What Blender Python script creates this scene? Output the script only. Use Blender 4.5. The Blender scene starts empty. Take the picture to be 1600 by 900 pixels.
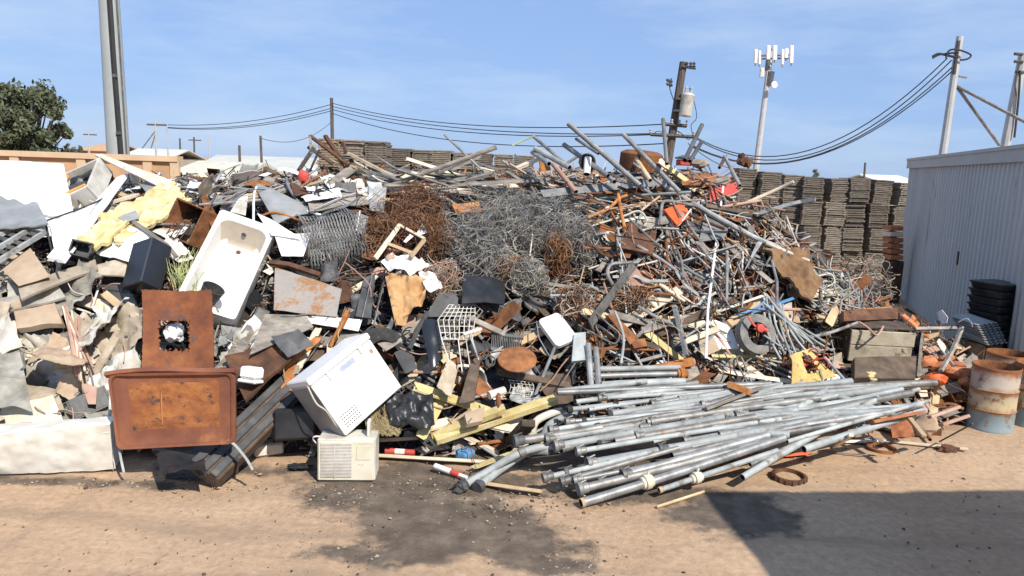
import bpy, math, random
import numpy as np
from mathutils import Vector, Matrix, noise
V = Vector
R = math.radians
scene = bpy.context.scene
COL = scene.collection

# ------------------------------------------------------------------ camera, sky, sun, exposure
F = 1150.0                      # focal length in pixels of the 1600 px wide photograph
CAM_H = 3.3
PITCH, ROLL = 9.3, 2.0
cam_data = bpy.data.cameras.new('camera')
cam_data.sensor_width = 36.0
cam_data.lens = 36.0 * F / 1600.0
cam_data.clip_start, cam_data.clip_end = 0.1, 6000
cam = bpy.data.objects.new('camera', cam_data)
COL.objects.link(cam)
CAM_M = Matrix.Translation((0, 0, CAM_H)) @ Matrix.Rotation(R(90 - PITCH), 4, 'X') @ Matrix.Rotation(R(ROLL), 4, 'Z')
cam.matrix_world = CAM_M
scene.camera = cam

SUN_AZ, SUN_EL = 33.0, 44.0     # behind the camera, to its right
sd = V((-math.sin(R(SUN_AZ)) * math.cos(R(SUN_EL)), math.cos(R(SUN_AZ)) * math.cos(R(SUN_EL)), -math.sin(R(SUN_EL))))
sun_data = bpy.data.lights.new('sun', 'SUN')
sun_data.energy, sun_data.angle, sun_data.color = 4.5, R(0.5), (1.0, 0.93, 0.82)
sun = bpy.data.objects.new('sun', sun_data)
sun.rotation_euler = sd.to_track_quat('-Z', 'Y').to_euler()
sun.location = (8, -12, 14)
COL.objects.link(sun)

world = bpy.data.worlds.new('World')
scene.world = world
world.use_nodes = True
wn, wl = world.node_tree.nodes, world.node_tree.links
wn.clear()
WS = 0.085
sky = wn.new('ShaderNodeTexSky')
sky.sky_type = 'NISHITA'
sky.sun_disc = False
sky.sun_elevation, sky.sun_rotation = R(SUN_EL), math.pi - R(SUN_AZ)
sky.air_density, sky.dust_density, sky.ozone_density = 1.0, 0.5, 3.0
wtc = wn.new('ShaderNodeTexCoord')
wmap = wn.new('ShaderNodeMapping'); wmap.inputs['Scale'].default_value = (1.3, 1.3, 6.5)
wmap.inputs['Rotation'].default_value = (0, R(7), 0)
wno = wn.new('ShaderNodeTexNoise'); wno.inputs['Scale'].default_value = 2.2; wno.inputs['Detail'].default_value = 7; wno.inputs['Roughness'].default_value = 0.62
wrm = wn.new('ShaderNodeValToRGB')
wrm.color_ramp.elements[0].position, wrm.color_ramp.elements[0].color = 0.43, (0, 0, 0, 1)
wrm.color_ramp.elements[1].position, wrm.color_ramp.elements[1].color = 0.85, (0.85, 0.85, 0.85, 1)
whs = wn.new('ShaderNodeMix'); whs.data_type = 'RGBA'; whs.blend_type = 'MULTIPLY'; whs.inputs[0].default_value = 1.0
whs.inputs[7].default_value = (0.86, 0.93, 1.16, 1)
wpl = wn.new('ShaderNodeMix'); wpl.data_type = 'RGBA'; wpl.inputs[0].default_value = 0.72
wpl.inputs[7].default_value = (0.252 / WS, 0.386 / WS, 0.645 / WS, 1)
wmx = wn.new('ShaderNodeMix'); wmx.data_type = 'RGBA'
wmx.inputs[7].default_value = (0.46 / WS, 0.56 / WS, 0.70 / WS, 1)
wbg = wn.new('ShaderNodeBackground'); wbg.inputs['Strength'].default_value = WS
wo = wn.new('ShaderNodeOutputWorld')
wl.new(wtc.outputs['Generated'], wmap.inputs['Vector']); wl.new(wmap.outputs['Vector'], wno.inputs['Vector'])
wl.new(wno.outputs['Fac'], wrm.inputs['Fac']); wl.new(wrm.outputs['Color'], wmx.inputs[0])
wl.new(sky.outputs['Color'], whs.inputs[6]); wl.new(whs.outputs[2], wpl.inputs[6]); wl.new(wpl.outputs[2], wmx.inputs[6])
wl.new(wmx.outputs[2], wbg.inputs['Color']); wl.new(wbg.outputs['Background'], wo.inputs['Surface'])

scene.view_settings.view_transform = 'Standard'
scene.view_settings.look = 'None'
scene.view_settings.exposure = 0.47
scene.view_settings.gamma = 1.0
scene.render.engine = 'CYCLES'
scene.cycles.max_bounces = 5

# ------------------------------------------------------------------ pixels of the photograph <-> points of the yard
M3 = CAM_M.to_3x3()
M3T = M3.transposed()
C0 = V((0, 0, CAM_H))
def ray(px, py):
    return (M3 @ V(((px - 800) / F, -(py - 450) / F, -1.0)))
def P(px, py, Y):
    d = ray(px, py); return C0 + d * (Y / d.y)
def G(px, py, z=0.0):
    d = ray(px, py); return C0 + d * ((z - CAM_H) / d.z)
def proj(p):
    q = M3T @ (V(p) - C0)
    return (800 + F * q.x / -q.z, 450 - F * q.y / -q.z)
def solve(O, px, py, L, far=True):
    """the point on the pixel's ray that lies L from O (the far or the near one)"""
    d = ray(px, py).normalized(); oc = C0 - O
    b = d.dot(oc); c = oc.dot(oc) - L * L; q = b * b - c
    q = math.sqrt(q) if q > 0 else 0
    return C0 + d * (-b + q if far else -b - q)

# the heap: front edge, crest height and run, by X
HX = np.array([-13, -10.5, -7.2, -6.2, -5.0, -4.4, -3.1, -1.9, -0.9, 0.3, 1.4, 2.5, 3.3, 3.85, 4.35, 4.75, 5.3, 6.1, 6.9, 7.4, 7.9])
HH = np.array([0, 2.2, 2.75, 2.80, 2.86, 2.96, 3.06, 3.08, 3.06, 3.08, 3.24, 3.30, 3.22, 3.0, 2.66, 2.28, 1.75, 1.35, 0.85, 0.35, 0])
H0 = np.array([7.9, 7.9, 7.75, 7.75, 7.75, 7.75, 7.8, 7.9, 8.0, 8.6, 8.9, 9.1, 9.3, 9.4, 9.5, 9.5, 9.6, 9.7, 9.8, 9.8, 9.9])
HL = np.array([4.0, 4.0, 4.0, 4.0, 4.0, 4.0, 4.1, 4.2, 4.2, 4.0, 3.9, 3.7, 3.6, 3.6, 3.4, 3.2, 2.6, 2.3, 1.9, 1.5, 1.0])
GX, GY = np.linspace(-13, 8, 211), np.linspace(7, 23, 321)
def _heap_grid():
    X, Y = np.meshgrid(GX, GY, indexing='ij')
    h, y0, l = np.interp(X, HX, HH), np.interp(X, HX, H0), np.interp(X, HX, HL)
    t = (Y - y0) / l
    z = np.where(t < 0, 0, np.where(t < 1, h * (1 - np.clip(1 - t, 0, 1) ** 1.7), np.where(t < 1.35, h, h * np.clip(1 - (t - 1.35) / 1.2, 0, 1))))
    z = z + np.clip(z, 0, 1) * (0.10 * np.sin(X * 1.9 + Y * 0.7) * np.sin(Y * 1.6 - X * 0.6 + 1.0) + 0.05 * np.sin(X * 4.3 + 2 + Y) * np.sin(Y * 3.9 - X))
    return np.maximum(z, 0)
GZ = _heap_grid()
def heap(x, y):
    i = (x + 13) / 0.1; j = (y - 7) / 0.05
    if i < 0 or j < 0 or i >= 210 or j >= 320: return 0.0
    a, b = int(i), int(j); u, w = i - a, j - b
    return float(GZ[a, b] * (1 - u) * (1 - w) + GZ[a + 1, b] * u * (1 - w) + GZ[a, b + 1] * (1 - u) * w + GZ[a + 1, b + 1] * u * w)
def on_heap(px, py, up=5):
    d = ray(px, py - up); d = d / d.y; y = 7.5
    while y < 15:
        p = C0 + d * y
        if p.z <= heap(p.x, y): return True
        y += .06
    return False
def hnorm(x, y):
    e = 0.12
    return V((heap(x - e, y) - heap(x + e, y), heap(x, y - e) - heap(x, y + e), 2 * e)).normalized()
def S(px, py, off=0.1):
    """where the pixel's ray meets the heap (or the ground), pulled off metres towards the camera"""
    d = ray(px, py); d = d / d.y
    y = 6.0; hit = None
    while y < 16.5:
        p = C0 + d * y
        if p.z <= max(heap(p.x, y), 0.0): hit = y; break
        y += 0.04
    if hit is None:
        x = (C0 + d * 12).x
        hit = float(np.interp(x, HX, H0) + 1.0 * np.interp(x, HX, HL))
    return C0 + d * (hit - off)

# ------------------------------------------------------------------ materials
MATS = {}
def mk(name, cols, scale=4.0, detail=6.0, rough=0.75, metal=0.0, bump=0.15, bscale=None, stretch=(1, 1, 1), var=0.16, pos=None, spots=None, spec=0.4):
    """noise between colours, a finer noise on top, a bump; spots = (colour, threshold, scale) lays stains of another colour over it"""
    m = bpy.data.materials.new(name); m.use_nodes = True
    n, l = m.node_tree.nodes, m.node_tree.links
    b = n['Principled BSDF']
    tc = n.new('ShaderNodeTexCoord'); mp = n.new('ShaderNodeMapping'); mp.inputs['Scale'].default_value = stretch
    l.new(tc.outputs['Object'], mp.inputs['Vector'])
    oi = n.new('ShaderNodeObjectInfo')
    sh = n.new('ShaderNodeVectorMath'); sh.operation = 'MULTIPLY_ADD'
    sh.inputs[1].default_value = (37, 23, 51)
    l.new(oi.outputs['Random'], sh.inputs[0]); l.new(mp.outputs['Vector'], sh.inputs[2])
    no = n.new('ShaderNodeTexNoise'); no.inputs['Scale'].default_value = scale; no.inputs['Detail'].default_value = detail; no.inputs['Roughness'].default_value = 0.62
    l.new(sh.outputs[0], no.inputs['Vector'])
    rp = n.new('ShaderNodeValToRGB'); e = rp.color_ramp.elements
    k = len(cols)
    ps = pos or [0.32 + 0.36 * i / max(1, k - 1) for i in range(k)]
    e[0].position, e[0].color = ps[0], (*cols[0], 1)
    e[1].position, e[1].color = ps[-1], (*cols[-1], 1)
    for i in range(1, k - 1):
        q = e.new(ps[i]); q.color = (*cols[i], 1)
    l.new(no.outputs['Fac'], rp.inputs['Fac'])
    out = rp.outputs['Color']
    if spots:
        n2 = n.new('ShaderNodeTexNoise'); n2.inputs['Scale'].default_value = spots[2]; n2.inputs['Detail'].default_value = 8; n2.inputs['Roughness'].default_value = 0.7
        l.new(sh.outputs[0], n2.inputs['Vector'])
        r2 = n.new('ShaderNodeValToRGB'); r2.color_ramp.elements[0].position = spots[1]; r2.color_ramp.elements[1].position = spots[1] + 0.08
        l.new(n2.outputs['Fac'], r2.inputs['Fac'])
        mx = n.new('ShaderNodeMix'); mx.data_type = 'RGBA'; mx.inputs[7].default_value = (*spots[0], 1)
        l.new(r2.outputs['Color'], mx.inputs[0]); l.new(out, mx.inputs[6]); out = mx.outputs[2]
    hs = n.new('ShaderNodeHueSaturation')
    mr = n.new('ShaderNodeMapRange'); mr.inputs['To Min'].default_value = 1 - var; mr.inputs['To Max'].default_value = 1 + var
    l.new(oi.outputs['Random'], mr.inputs['Value']); l.new(mr.outputs['Result'], hs.inputs['Value'])
    l.new(out, hs.inputs['Color']); l.new(hs.outputs['Color'], b.inputs['Base Color'])
    b.inputs['Roughness'].default_value = rough; b.inputs['Metallic'].default_value = metal
    b.inputs['Specular IOR Level'].default_value = spec
    if bump:
        nb = n.new('ShaderNodeTexNoise'); nb.inputs['Scale'].default_value = bscale or scale * 5; nb.inputs['Detail'].default_value = 5
        l.new(sh.outputs[0], nb.inputs['Vector'])
        bp = n.new('ShaderNodeBump'); bp.inputs['Strength'].default_value = bump; bp.inputs['Distance'].default_value = 0.02
        l.new(nb.outputs['Fac'], bp.inputs['Height']); l.new(bp.outputs['Normal'], b.inputs['Normal'])
    MATS[name] = m
    return m

mk('galvanized', [(.16, .163, .162), (.27, .275, .272), (.38, .385, .38)], 5, rough=.5, metal=.35, var=.25, spots=((.24, .17, .11), .66, 7))
mk('aluminium', [(.20, .212, .21), (.31, .33, .325), (.40, .425, .42)], 3.5, rough=.68, metal=.08, var=.24, spots=((.15, .125, .095), .57, 4), stretch=(1, 1, 1))
mk('dull_steel', [(.11, .105, .10), (.20, .195, .185), (.29, .28, .27)], 5, rough=.55, metal=.4, var=.25, spots=((.20, .10, .05), .60, 6))
mk('rust', [(.10, .043, .020), (.20, .080, .032), (.30, .125, .045)], 6, rough=.9, var=.25, bump=.3)
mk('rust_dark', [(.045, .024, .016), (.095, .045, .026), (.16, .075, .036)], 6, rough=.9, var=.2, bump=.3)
mk('rust_orange', [(.22, .075, .022), (.38, .15, .045), (.48, .24, .09)], 6, rough=.9, var=.2, bump=.3)
mk('rust_painted', [(.13, .048, .028), (.19, .068, .036), (.25, .095, .045)], 2.6, rough=.62, var=.05, bump=.12, spots=((.30, .13, .05), .60, 4))
mk('rust_burnt', [(.12, .042, .022), (.185, .062, .026), (.27, .10, .034)], 4, rough=.88, var=.05, bump=.35, spots=((.07, .058, .055), .57, 3.2))
mk('rust_scorched', [(.16, .055, .022), (.27, .095, .032), (.36, .15, .045)], 5, rough=.9, var=.0, bump=.3, spots=((.05, .042, .038), .55, 5.5), stretch=(1, 1, 1.8))
mk('white_paint', [(.66, .66, .65), (.78, .78, .77), (.84, .84, .83)], 3, rough=.42, var=.06, bump=.04, spots=((.50, .46, .40), .70, 5))
mk('white_clean', [(.78, .78, .78), (.83, .83, .83)], 3, rough=.35, var=.02, bump=.02, spots=((.60, .56, .48), .66, 5))
mk('white_worn', [(.56, .53, .45), (.70, .68, .62), (.78, .77, .73)], 3, rough=.55, var=.0, bump=.12, spots=((.46, .34, .24), .64, 3.5))
mk('enamel', [(.60, .59, .565), (.68, .67, .65)], 2, rough=.25, var=.0, bump=.0, spots=((.48, .41, .32), .70, 3))
mk('enamel_shade_stain', [(.40, .34, .27), (.50, .44, .36)], 3, rough=.4, var=.0, bump=.02, spots=((.30, .22, .15), .66, 5))
mk('white_dirty', [(.38, .35, .29), (.54, .51, .45), (.66, .645, .60)], 3.5, rough=.6, var=.16, bump=.1, spots=((.34, .27, .20), .62, 4))
mk('cream_dirty', [(.50, .45, .33), (.62, .58, .46), (.68, .65, .55)], 4, rough=.65, var=.08, bump=.1, spots=((.36, .28, .17), .62, 4))
mk('beige_dust', [(.22, .18, .135), (.34, .285, .215), (.46, .40, .32)], 4, rough=.92, var=.22, bump=.3)
mk('grey_dust', [(.17, .16, .135), (.29, .275, .24), (.42, .405, .36)], 4, rough=.92, var=.22, bump=.3)
mk('grey_panel', [(.20, .205, .20), (.27, .275, .27), (.33, .335, .33)], 3, rough=.5, metal=.1, var=.15, bump=.06, spots=((.24, .16, .10), .66, 4))
mk('black_plastic', [(.012, .013, .015), (.022, .023, .026), (.04, .04, .043)], 4, rough=.38, var=.2, bump=.05, spots=((.09, .085, .075), .68, 6))
mk('black_satin', [(.014, .016, .020), (.02, .023, .029)], 4, rough=.28, var=.05, bump=.03, spots=((.07, .07, .065), .74, 5), spec=.6)
mk('dark_grey', [(.045, .046, .048), (.075, .075, .077), (.12, .12, .118)], 4, rough=.6, var=.2, bump=.1, spots=((.16, .14, .12), .66, 5))
mk('rubber', [(.018, .018, .018), (.035, .034, .033), (.06, .057, .052)], 8, rough=.85, var=.1, bump=.2, spots=((.12, .105, .085), .62, 5))
mk('rubber_dusty', [(.10, .10, .095), (.17, .165, .155), (.24, .23, .21)], 8, rough=.9, var=.1, bump=.2)
mk('wood_tan', [(.34, .235, .13), (.47, .34, .20), (.57, .44, .28)], 3, rough=.85, var=.22, bump=.25, stretch=(1, 1, 1), spots=((.22, .15, .09), .64, 8))
mk('wood_pale', [(.48, .39, .28), (.60, .51, .39), (.66, .58, .46)], 3, rough=.85, var=.16, bump=.2, spots=((.33, .25, .17), .66, 8))
mk('wood_grey', [(.14, .12, .10), (.23, .205, .175), (.33, .30, .26)], 5, rough=.92, var=.25, bump=.35, stretch=(1, 1, 3))
mk('wood_yellow', [(.40, .31, .12), (.52, .43, .20), (.60, .52, .30)], 4, rough=.8, var=.1, bump=.2, spots=((.36, .24, .09), .62, 7))
mk('wood_dark', [(.05, .036, .027), (.09, .064, .046), (.14, .10, .072)], 5, rough=.88, var=.2, bump=.3)
mk('tray_wood', [(.12, .10, .08), (.20, .17, .135), (.30, .255, .205)], 5, rough=.95, var=.28, bump=.4, stretch=(1, 1, 8))
mk('tray_wood_warm', [(.17, .125, .085), (.26, .195, .135), (.34, .265, .185)], 5, rough=.95, var=.2, bump=.4, stretch=(1, 1, 8))
mk('foam_yellow', [(.44, .34, .15), (.60, .49, .25), (.70, .63, .45)], 5, rough=.97, var=.03, bump=.9, bscale=14, spots=((.30, .22, .12), .60, 5))
mk('foam_orange', [(.50, .24, .06), (.62, .33, .10), (.70, .45, .18)], 6, rough=.95, var=.05, bump=.5)
mk('cardboard', [(.30, .215, .145), (.38, .285, .20), (.44, .345, .25)], 3, rough=.92, var=.1, bump=.1, spots=((.24, .17, .11), .66, 3))
mk('cloth_ochre', [(.30, .165, .070), (.42, .245, .11), (.50, .32, .165)], 4, rough=.95, var=.05, bump=.35, spots=((.20, .105, .05), .60, 4))
mk('film_white', [(.60, .60, .58), (.72, .72, .71), (.80, .80, .79)], 4, rough=.4, var=.08, bump=.15)
mk('orange_paint', [(.55, .085, .022), (.66, .12, .03)], 5, rough=.6, var=.05, bump=.05, spots=((.30, .09, .04), .68, 7))
mk('red_paint', [(.42, .055, .04), (.55, .085, .06)], 5, rough=.6, var=.12, bump=.05, spots=((.28, .13, .09), .64, 7))
mk('blue_paint', [(.06, .16, .30), (.10, .24, .42)], 5, rough=.6, var=.1, bump=.05, spots=((.24, .20, .15), .66, 7))
mk('yellow_paint', [(.46, .31, .10), (.57, .41, .16)], 4, rough=.8, var=.05, bump=.15, spots=((.22, .13, .06), .54, 5))
mk('terracotta', [(.30, .105, .045), (.42, .155, .07), (.50, .22, .11)], 6, rough=.92, var=.15, bump=.3)
mk('copper_pink', [(.34, .20, .15), (.44, .29, .22)], 6, rough=.85, var=.15, bump=.2)
mk('straw', [(.24, .19, .10), (.36, .29, .16), (.45, .38, .23)], 6, rough=.95, var=.1, bump=.1)
mk('reed', [(.26, .28, .10), (.40, .42, .18), (.50, .50, .26)], 6, rough=.9, var=.1, bump=.1)
mk('wire_grey', [(.17, .17, .17), (.28, .28, .275), (.40, .40, .39)], 3, rough=.6, metal=.3, var=.1, bump=0, spots=((.17, .10, .06), .60, 2.2))
mk('wire_tan', [(.20, .18, .14), (.31, .28, .22), (.40, .37, .30)], 3, rough=.8, var=.1, bump=0)
mk('wire_rust', [(.15, .078, .042), (.25, .135, .075), (.36, .21, .125)], 3, rough=.9, var=.1, bump=0)
mk('heap_core', [(.018, .015, .013), (.038, .030, .024), (.075, .058, .043)], 7, rough=.97, var=0, bump=.8, bscale=20)  # rusty rubble, near black: shade of the gaps put into the colour
mk('steel_paint', [(.31, .335, .325), (.37, .395, .385)], 1.2, rough=.5, metal=.15, var=.03, bump=.02, spots=((.30, .29, .26), .68, 2))
mk('pole_wood', [(.060, .048, .040), (.10, .082, .068), (.14, .118, .098)], 5, rough=.92, var=.05, bump=.3, stretch=(3, 3, .5))
mk('pole_pale', [(.36, .37, .37), (.46, .47, .47)], 2, rough=.6, metal=.1, var=.05, bump=.05)
mk('cable_black', [(.02, .02, .021), (.03, .03, .031)], 3, rough=.6, var=.1, bump=0)
mk('ceramic', [(.30, .31, .31), (.42, .43, .43)], 3, rough=.3, var=.1, bump=0)
mk('concrete_tan', [(.42, .245, .125), (.50, .30, .165), (.55, .35, .20)], 1.5, rough=.92, var=.04, bump=.15, spots=((.36, .225, .14), .64, 1.2))
mk('concrete_coping', [(.52, .36, .23), (.60, .44, .29)], 1.5, rough=.92, var=.04, bump=.15)
mk('roof_pale', [(.46, .46, .42), (.55, .55, .50)], .6, rough=.75, var=.12, bump=.03)
mk('wall_far', [(.40, .34, .27), (.48, .42, .34)], .5, rough=.9, var=.2, bump=.03)
mk('leaf', [(.020, .026, .014), (.042, .050, .026), (.075, .082, .045)], .9, rough=.7, var=.12, bump=0)
mk('leaf_light', [(.04, .055, .025), (.08, .10, .05), (.12, .14, .075)], .9, rough=.7, var=.12, bump=0)
mk('bark', [(.07, .055, .045), (.14, .115, .09)], 3, rough=.95, var=.1, bump=.4)
mk('siding', [(.42, .425, .41), (.48, .485, .47), (.52, .525, .51)], .7, rough=.55, metal=.1, var=0, bump=.02, spots=((.30, .27, .24), .60, 2.2), stretch=(1, 1, .12))
mk('fascia', [(.36, .36, .335), (.43, .43, .40)], 1.0, rough=.6, var=0, bump=.03)
mk('label_blue', [(.26, .32, .42), (.38, .43, .50)], 14, rough=.5, var=0, bump=0)
mk('carpet_brown', [(.13, .072, .036), (.20, .115, .058), (.27, .165, .09)], 4, rough=.97, var=0, bump=.4, spots=((.10, .06, .035), .60, 4))
mk('dirty_board', [(.28, .235, .17), (.42, .36, .265), (.52, .46, .36)], 3, rough=.95, var=.1, bump=.3, spots=((.075, .062, .042), .55, 5))
mk('pebble', [(.22, .17, .12), (.36, .28, .20), (.50, .42, .32)], 9, rough=.95, var=.2, bump=.2)

# drum paint: blue-grey foot, cream and rust bands over it (paint of the thing itself)
def drum_mat():
    m = bpy.data.materials.new('drum_paint'); m.use_nodes = True
    n, l = m.node_tree.nodes, m.node_tree.links; b = n['Principled BSDF']
    tc = n.new('ShaderNodeTexCoord'); sx = n.new('ShaderNodeSeparateXYZ'); l.new(tc.outputs['Object'], sx.inputs[0])
    no = n.new('ShaderNodeTexNoise'); no.inputs['Scale'].default_value = 6; no.inputs['Detail'].default_value = 7; no.inputs['Roughness'].default_value = .65
    l.new(tc.outputs['Object'], no.inputs['Vector'])
    ma = n.new('ShaderNodeMath'); ma.operation = 'MULTIPLY_ADD'; ma.inputs[1].default_value = .22
    l.new(no.outputs['Fac'], ma.inputs[0]); l.new(sx.outputs['Z'], ma.inputs[2])
    rp = n.new('ShaderNodeValToRGB'); e = rp.color_ramp.elements
    st = [(.0, (.20, .27, .31)), (.36, (.24, .31, .34)), (.40, (.26, .12, .05)), (.46, (.42, .33, .20)), (.60, (.46, .40, .28)), (.66, (.28, .12, .05)), (.74, (.38, .33, .27)), (.86, (.42, .36, .30)), (.95, (.30, .12, .055)), (1.0, (.26, .10, .045))]
    e[0].position, e[0].color = st[0][0], (*st[0][1], 1); e[1].position, e[1].color = 1.0, (*st[-1][1], 1)
    for p_, c_ in st[1:-1]:
        q = e.new(p_); q.color = (*c_, 1)
    l.new(ma.outputs[0], rp.inputs['Fac'])
    n2 = n.new('ShaderNodeTexNoise'); n2.inputs['Scale'].default_value = 4; n2.inputs['Detail'].default_value = 9; n2.inputs['Roughness'].default_value = .7
    l.new(tc.outputs['Object'], n2.inputs['Vector'])
    r2 = n.new('ShaderNodeValToRGB'); r2.color_ramp.elements[0].position = .55; r2.color_ramp.elements[1].position = .63
    l.new(n2.outputs['Fac'], r2.inputs['Fac'])
    mx = n.new('ShaderNodeMix'); mx.data_type = 'RGBA'; mx.inputs[7].default_value = (.24, .10, .045, 1)
    l.new(r2.outputs['Color'], mx.inputs[0]); l.new(rp.outputs['Color'], mx.inputs[6]); l.new(mx.outputs[2], b.inputs['Base Color'])
    b.inputs['Roughness'].default_value = .7
    MATS['drum_paint'] = m
drum_mat()

def ground_mat():
    m = bpy.data.materials.new('yard_dirt'); m.use_nodes = True
    n, l = m.node_tree.nodes, m.node_tree.links; b = n['Principled BSDF']
    tc = n.new('ShaderNodeTexCoord')
    def nz(s, d=8, r=.6, st=None):
        q = n.new('ShaderNodeTexNoise'); q.inputs['Scale'].default_value = s; q.inputs['Detail'].default_value = d; q.inputs['Roughness'].default_value = r
        if st:
            mp = n.new('ShaderNodeMapping'); mp.inputs['Scale'].default_value = st; mp.inputs['Rotation'].default_value = (0, 0, R(22)); l.new(tc.outputs['Object'], mp.inputs['Vector']); l.new(mp.outputs['Vector'], q.inputs['Vector'])
        else: l.new(tc.outputs['Object'], q.inputs['Vector'])
        return q.outputs['Fac']
    def ramp(f, els):
        r = n.new('ShaderNodeValToRGB'); e = r.color_ramp.elements
        e[0].position, e[0].color = els[0][0], (*els[0][1], 1); e[1].position, e[1].color = els[-1][0], (*els[-1][1], 1)
        for p_, c_ in els[1:-1]:
            q = e.new(p_); q.color = (*c_, 1)
        l.new(f, r.inputs['Fac']); return r.outputs['Color']
    def mix(f, a, c, mode='MIX'):
        x = n.new('ShaderNodeMix'); x.data_type = 'RGBA'; x.blend_type = mode
        if hasattr(f, 'is_linked'): l.new(f, x.inputs[0])
        else: x.inputs[0].default_value = f
        for v_, k in ((a, 6), (c, 7)):
            if isinstance(v_, tuple): x.inputs[k].default_value = (*v_, 1)
            else: l.new(v_, x.inputs[k])
        return x.outputs[2]
    base = ramp(nz(.55, 9, .6), [(.30, (.375, .252, .160)), (.5, (.435, .30, .195)), (.70, (.485, .345, .230))])
    fine = ramp(nz(14, 6, .7), [(.3, (.74, .74, .74)), (.7, (1.14, 1.14, 1.14))])
    base = mix(1.0, base, fine, 'MULTIPLY')
    grit = ramp(nz(60, 4, .7), [(.62, (0, 0, 0)), (.74, (.7, .7, .7))])
    base = mix(grit, base, (.22, .165, .12))
    # wheel marks: long faint streaks
    wt = ramp(nz(1.6, 5, .55, (.16, 1.6, 1)), [(.52, (0, 0, 0)), (.66, (.55, .55, .55))])
    base = mix(wt, base, (.27, .195, .135))
    # oil and wet stains, each an ellipse with a ragged edge
    acc = None
    for (cx, cy, rx, ry, st) in STAINS:
        mp = n.new('ShaderNodeMapping'); mp.inputs['Location'].default_value = (-cx / rx, -cy / ry, 0); mp.inputs['Scale'].default_value = (1 / rx, 1 / ry, 0)
        l.new(tc.outputs['Object'], mp.inputs['Vector'])
        ln = n.new('ShaderNodeVectorMath'); ln.operation = 'LENGTH'; l.new(mp.outputs['Vector'], ln.inputs[0])
        mr = n.new('ShaderNodeMapRange'); mr.inputs['From Min'].default_value = 0; mr.inputs['From Max'].default_value = 1.35; mr.inputs['To Min'].default_value = st; mr.inputs['To Max'].default_value = 0
        l.new(ln.outputs['Value'], mr.inputs['Value'])
        if acc is None: acc = mr.outputs['Result']
        else:
            a = n.new('ShaderNodeMath'); a.operation = 'MAXIMUM'; l.new(acc, a.inputs[0]); l.new(mr.outputs['Result'], a.inputs[1]); acc = a.outputs[0]
    sn = nz(1.5, 10, .68)
    ad = n.new('ShaderNodeMath'); ad.operation = 'MULTIPLY_ADD'; ad.inputs[1].default_value = 1.5; l.new(sn, ad.inputs[0]); l.new(acc, ad.inputs[2])
    sm = ramp(ad.outputs[0], [(.98, (0, 0, 0)), (1.0, (0, 0, 0))]) if False else None
    mr2 = n.new('ShaderNodeMapRange'); mr2.inputs['From Min'].default_value = 0.98; mr2.inputs['From Max'].default_value = 1.18
    l.new(ad.outputs[0], mr2.inputs['Value'])
    stain = ramp(nz(3.5, 8, .65), [(.30, (.075, .058, .045)), (.5, (.125, .098, .075)), (.70, (.20, .155, .118))])
    base = mix(mr2.outputs['Result'], base, stain)
    l.new(base, b.inputs['Base Color'])
    b.inputs['Roughness'].default_value = .95; b.inputs['Specular IOR Level'].default_value = .2
    bp = n.new('ShaderNodeBump'); bp.inputs['Strength'].default_value = .55; bp.inputs['Distance'].default_value = .03
    l.new(nz(9, 9, .68), bp.inputs['Height']); l.new(bp.outputs['Normal'], b.inputs['Normal'])
    MATS['yard_dirt'] = m
STAINS = []
for (px, py, rx, ry, st) in [(620, 760, 1.15, .8, .95), (700, 810, 1.0, .7, .9), (790, 855, .9, .35, .8), (860, 885, .5, .18, .6), (560, 745, .8, .3, .7), (720, 745, 1.4, .4, .8), (1000, 775, 1.6, .30, .72), (1150, 810, .7, .45, 1.0), (90, 752, 1.6, .16, .6), (330, 728, 1.2, .25, .6), (880, 710, 2.4, .6, .75), (1100, 705, 1.5, .3, .55), (640, 870, 1.0, .25, .66), (730, 840, 1.15, .5, .95), (840, 880, .6, .22, .75)]:
    g = G(px, py); STAINS.append((g.x, g.y, rx, ry, st))
ground_mat()

# ------------------------------------------------------------------ mesh helpers
class Fr:
    """a frame: origin and three axes"""
    def __init__(s, O, x, y, z=None):
        s.O = V(O); s.x = V(x).normalized(); y = V(y); y = y - s.x * y.dot(s.x); s.y = y.normalized()
        s.z = V(z) if z is not None else s.x.cross(s.y)
    def __call__(s, a, b, c=0.0): return s.O + s.x * a + s.y * b + s.z * c
def yawfr(O, deg, tilt=0.0, axis='X'):
    m = Matrix.Rotation(R(deg), 3, 'Z') @ Matrix.Rotation(R(tilt), 3, axis)
    return Fr(O, m @ V((1, 0, 0)), m @ V((0, 1, 0)))

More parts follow.
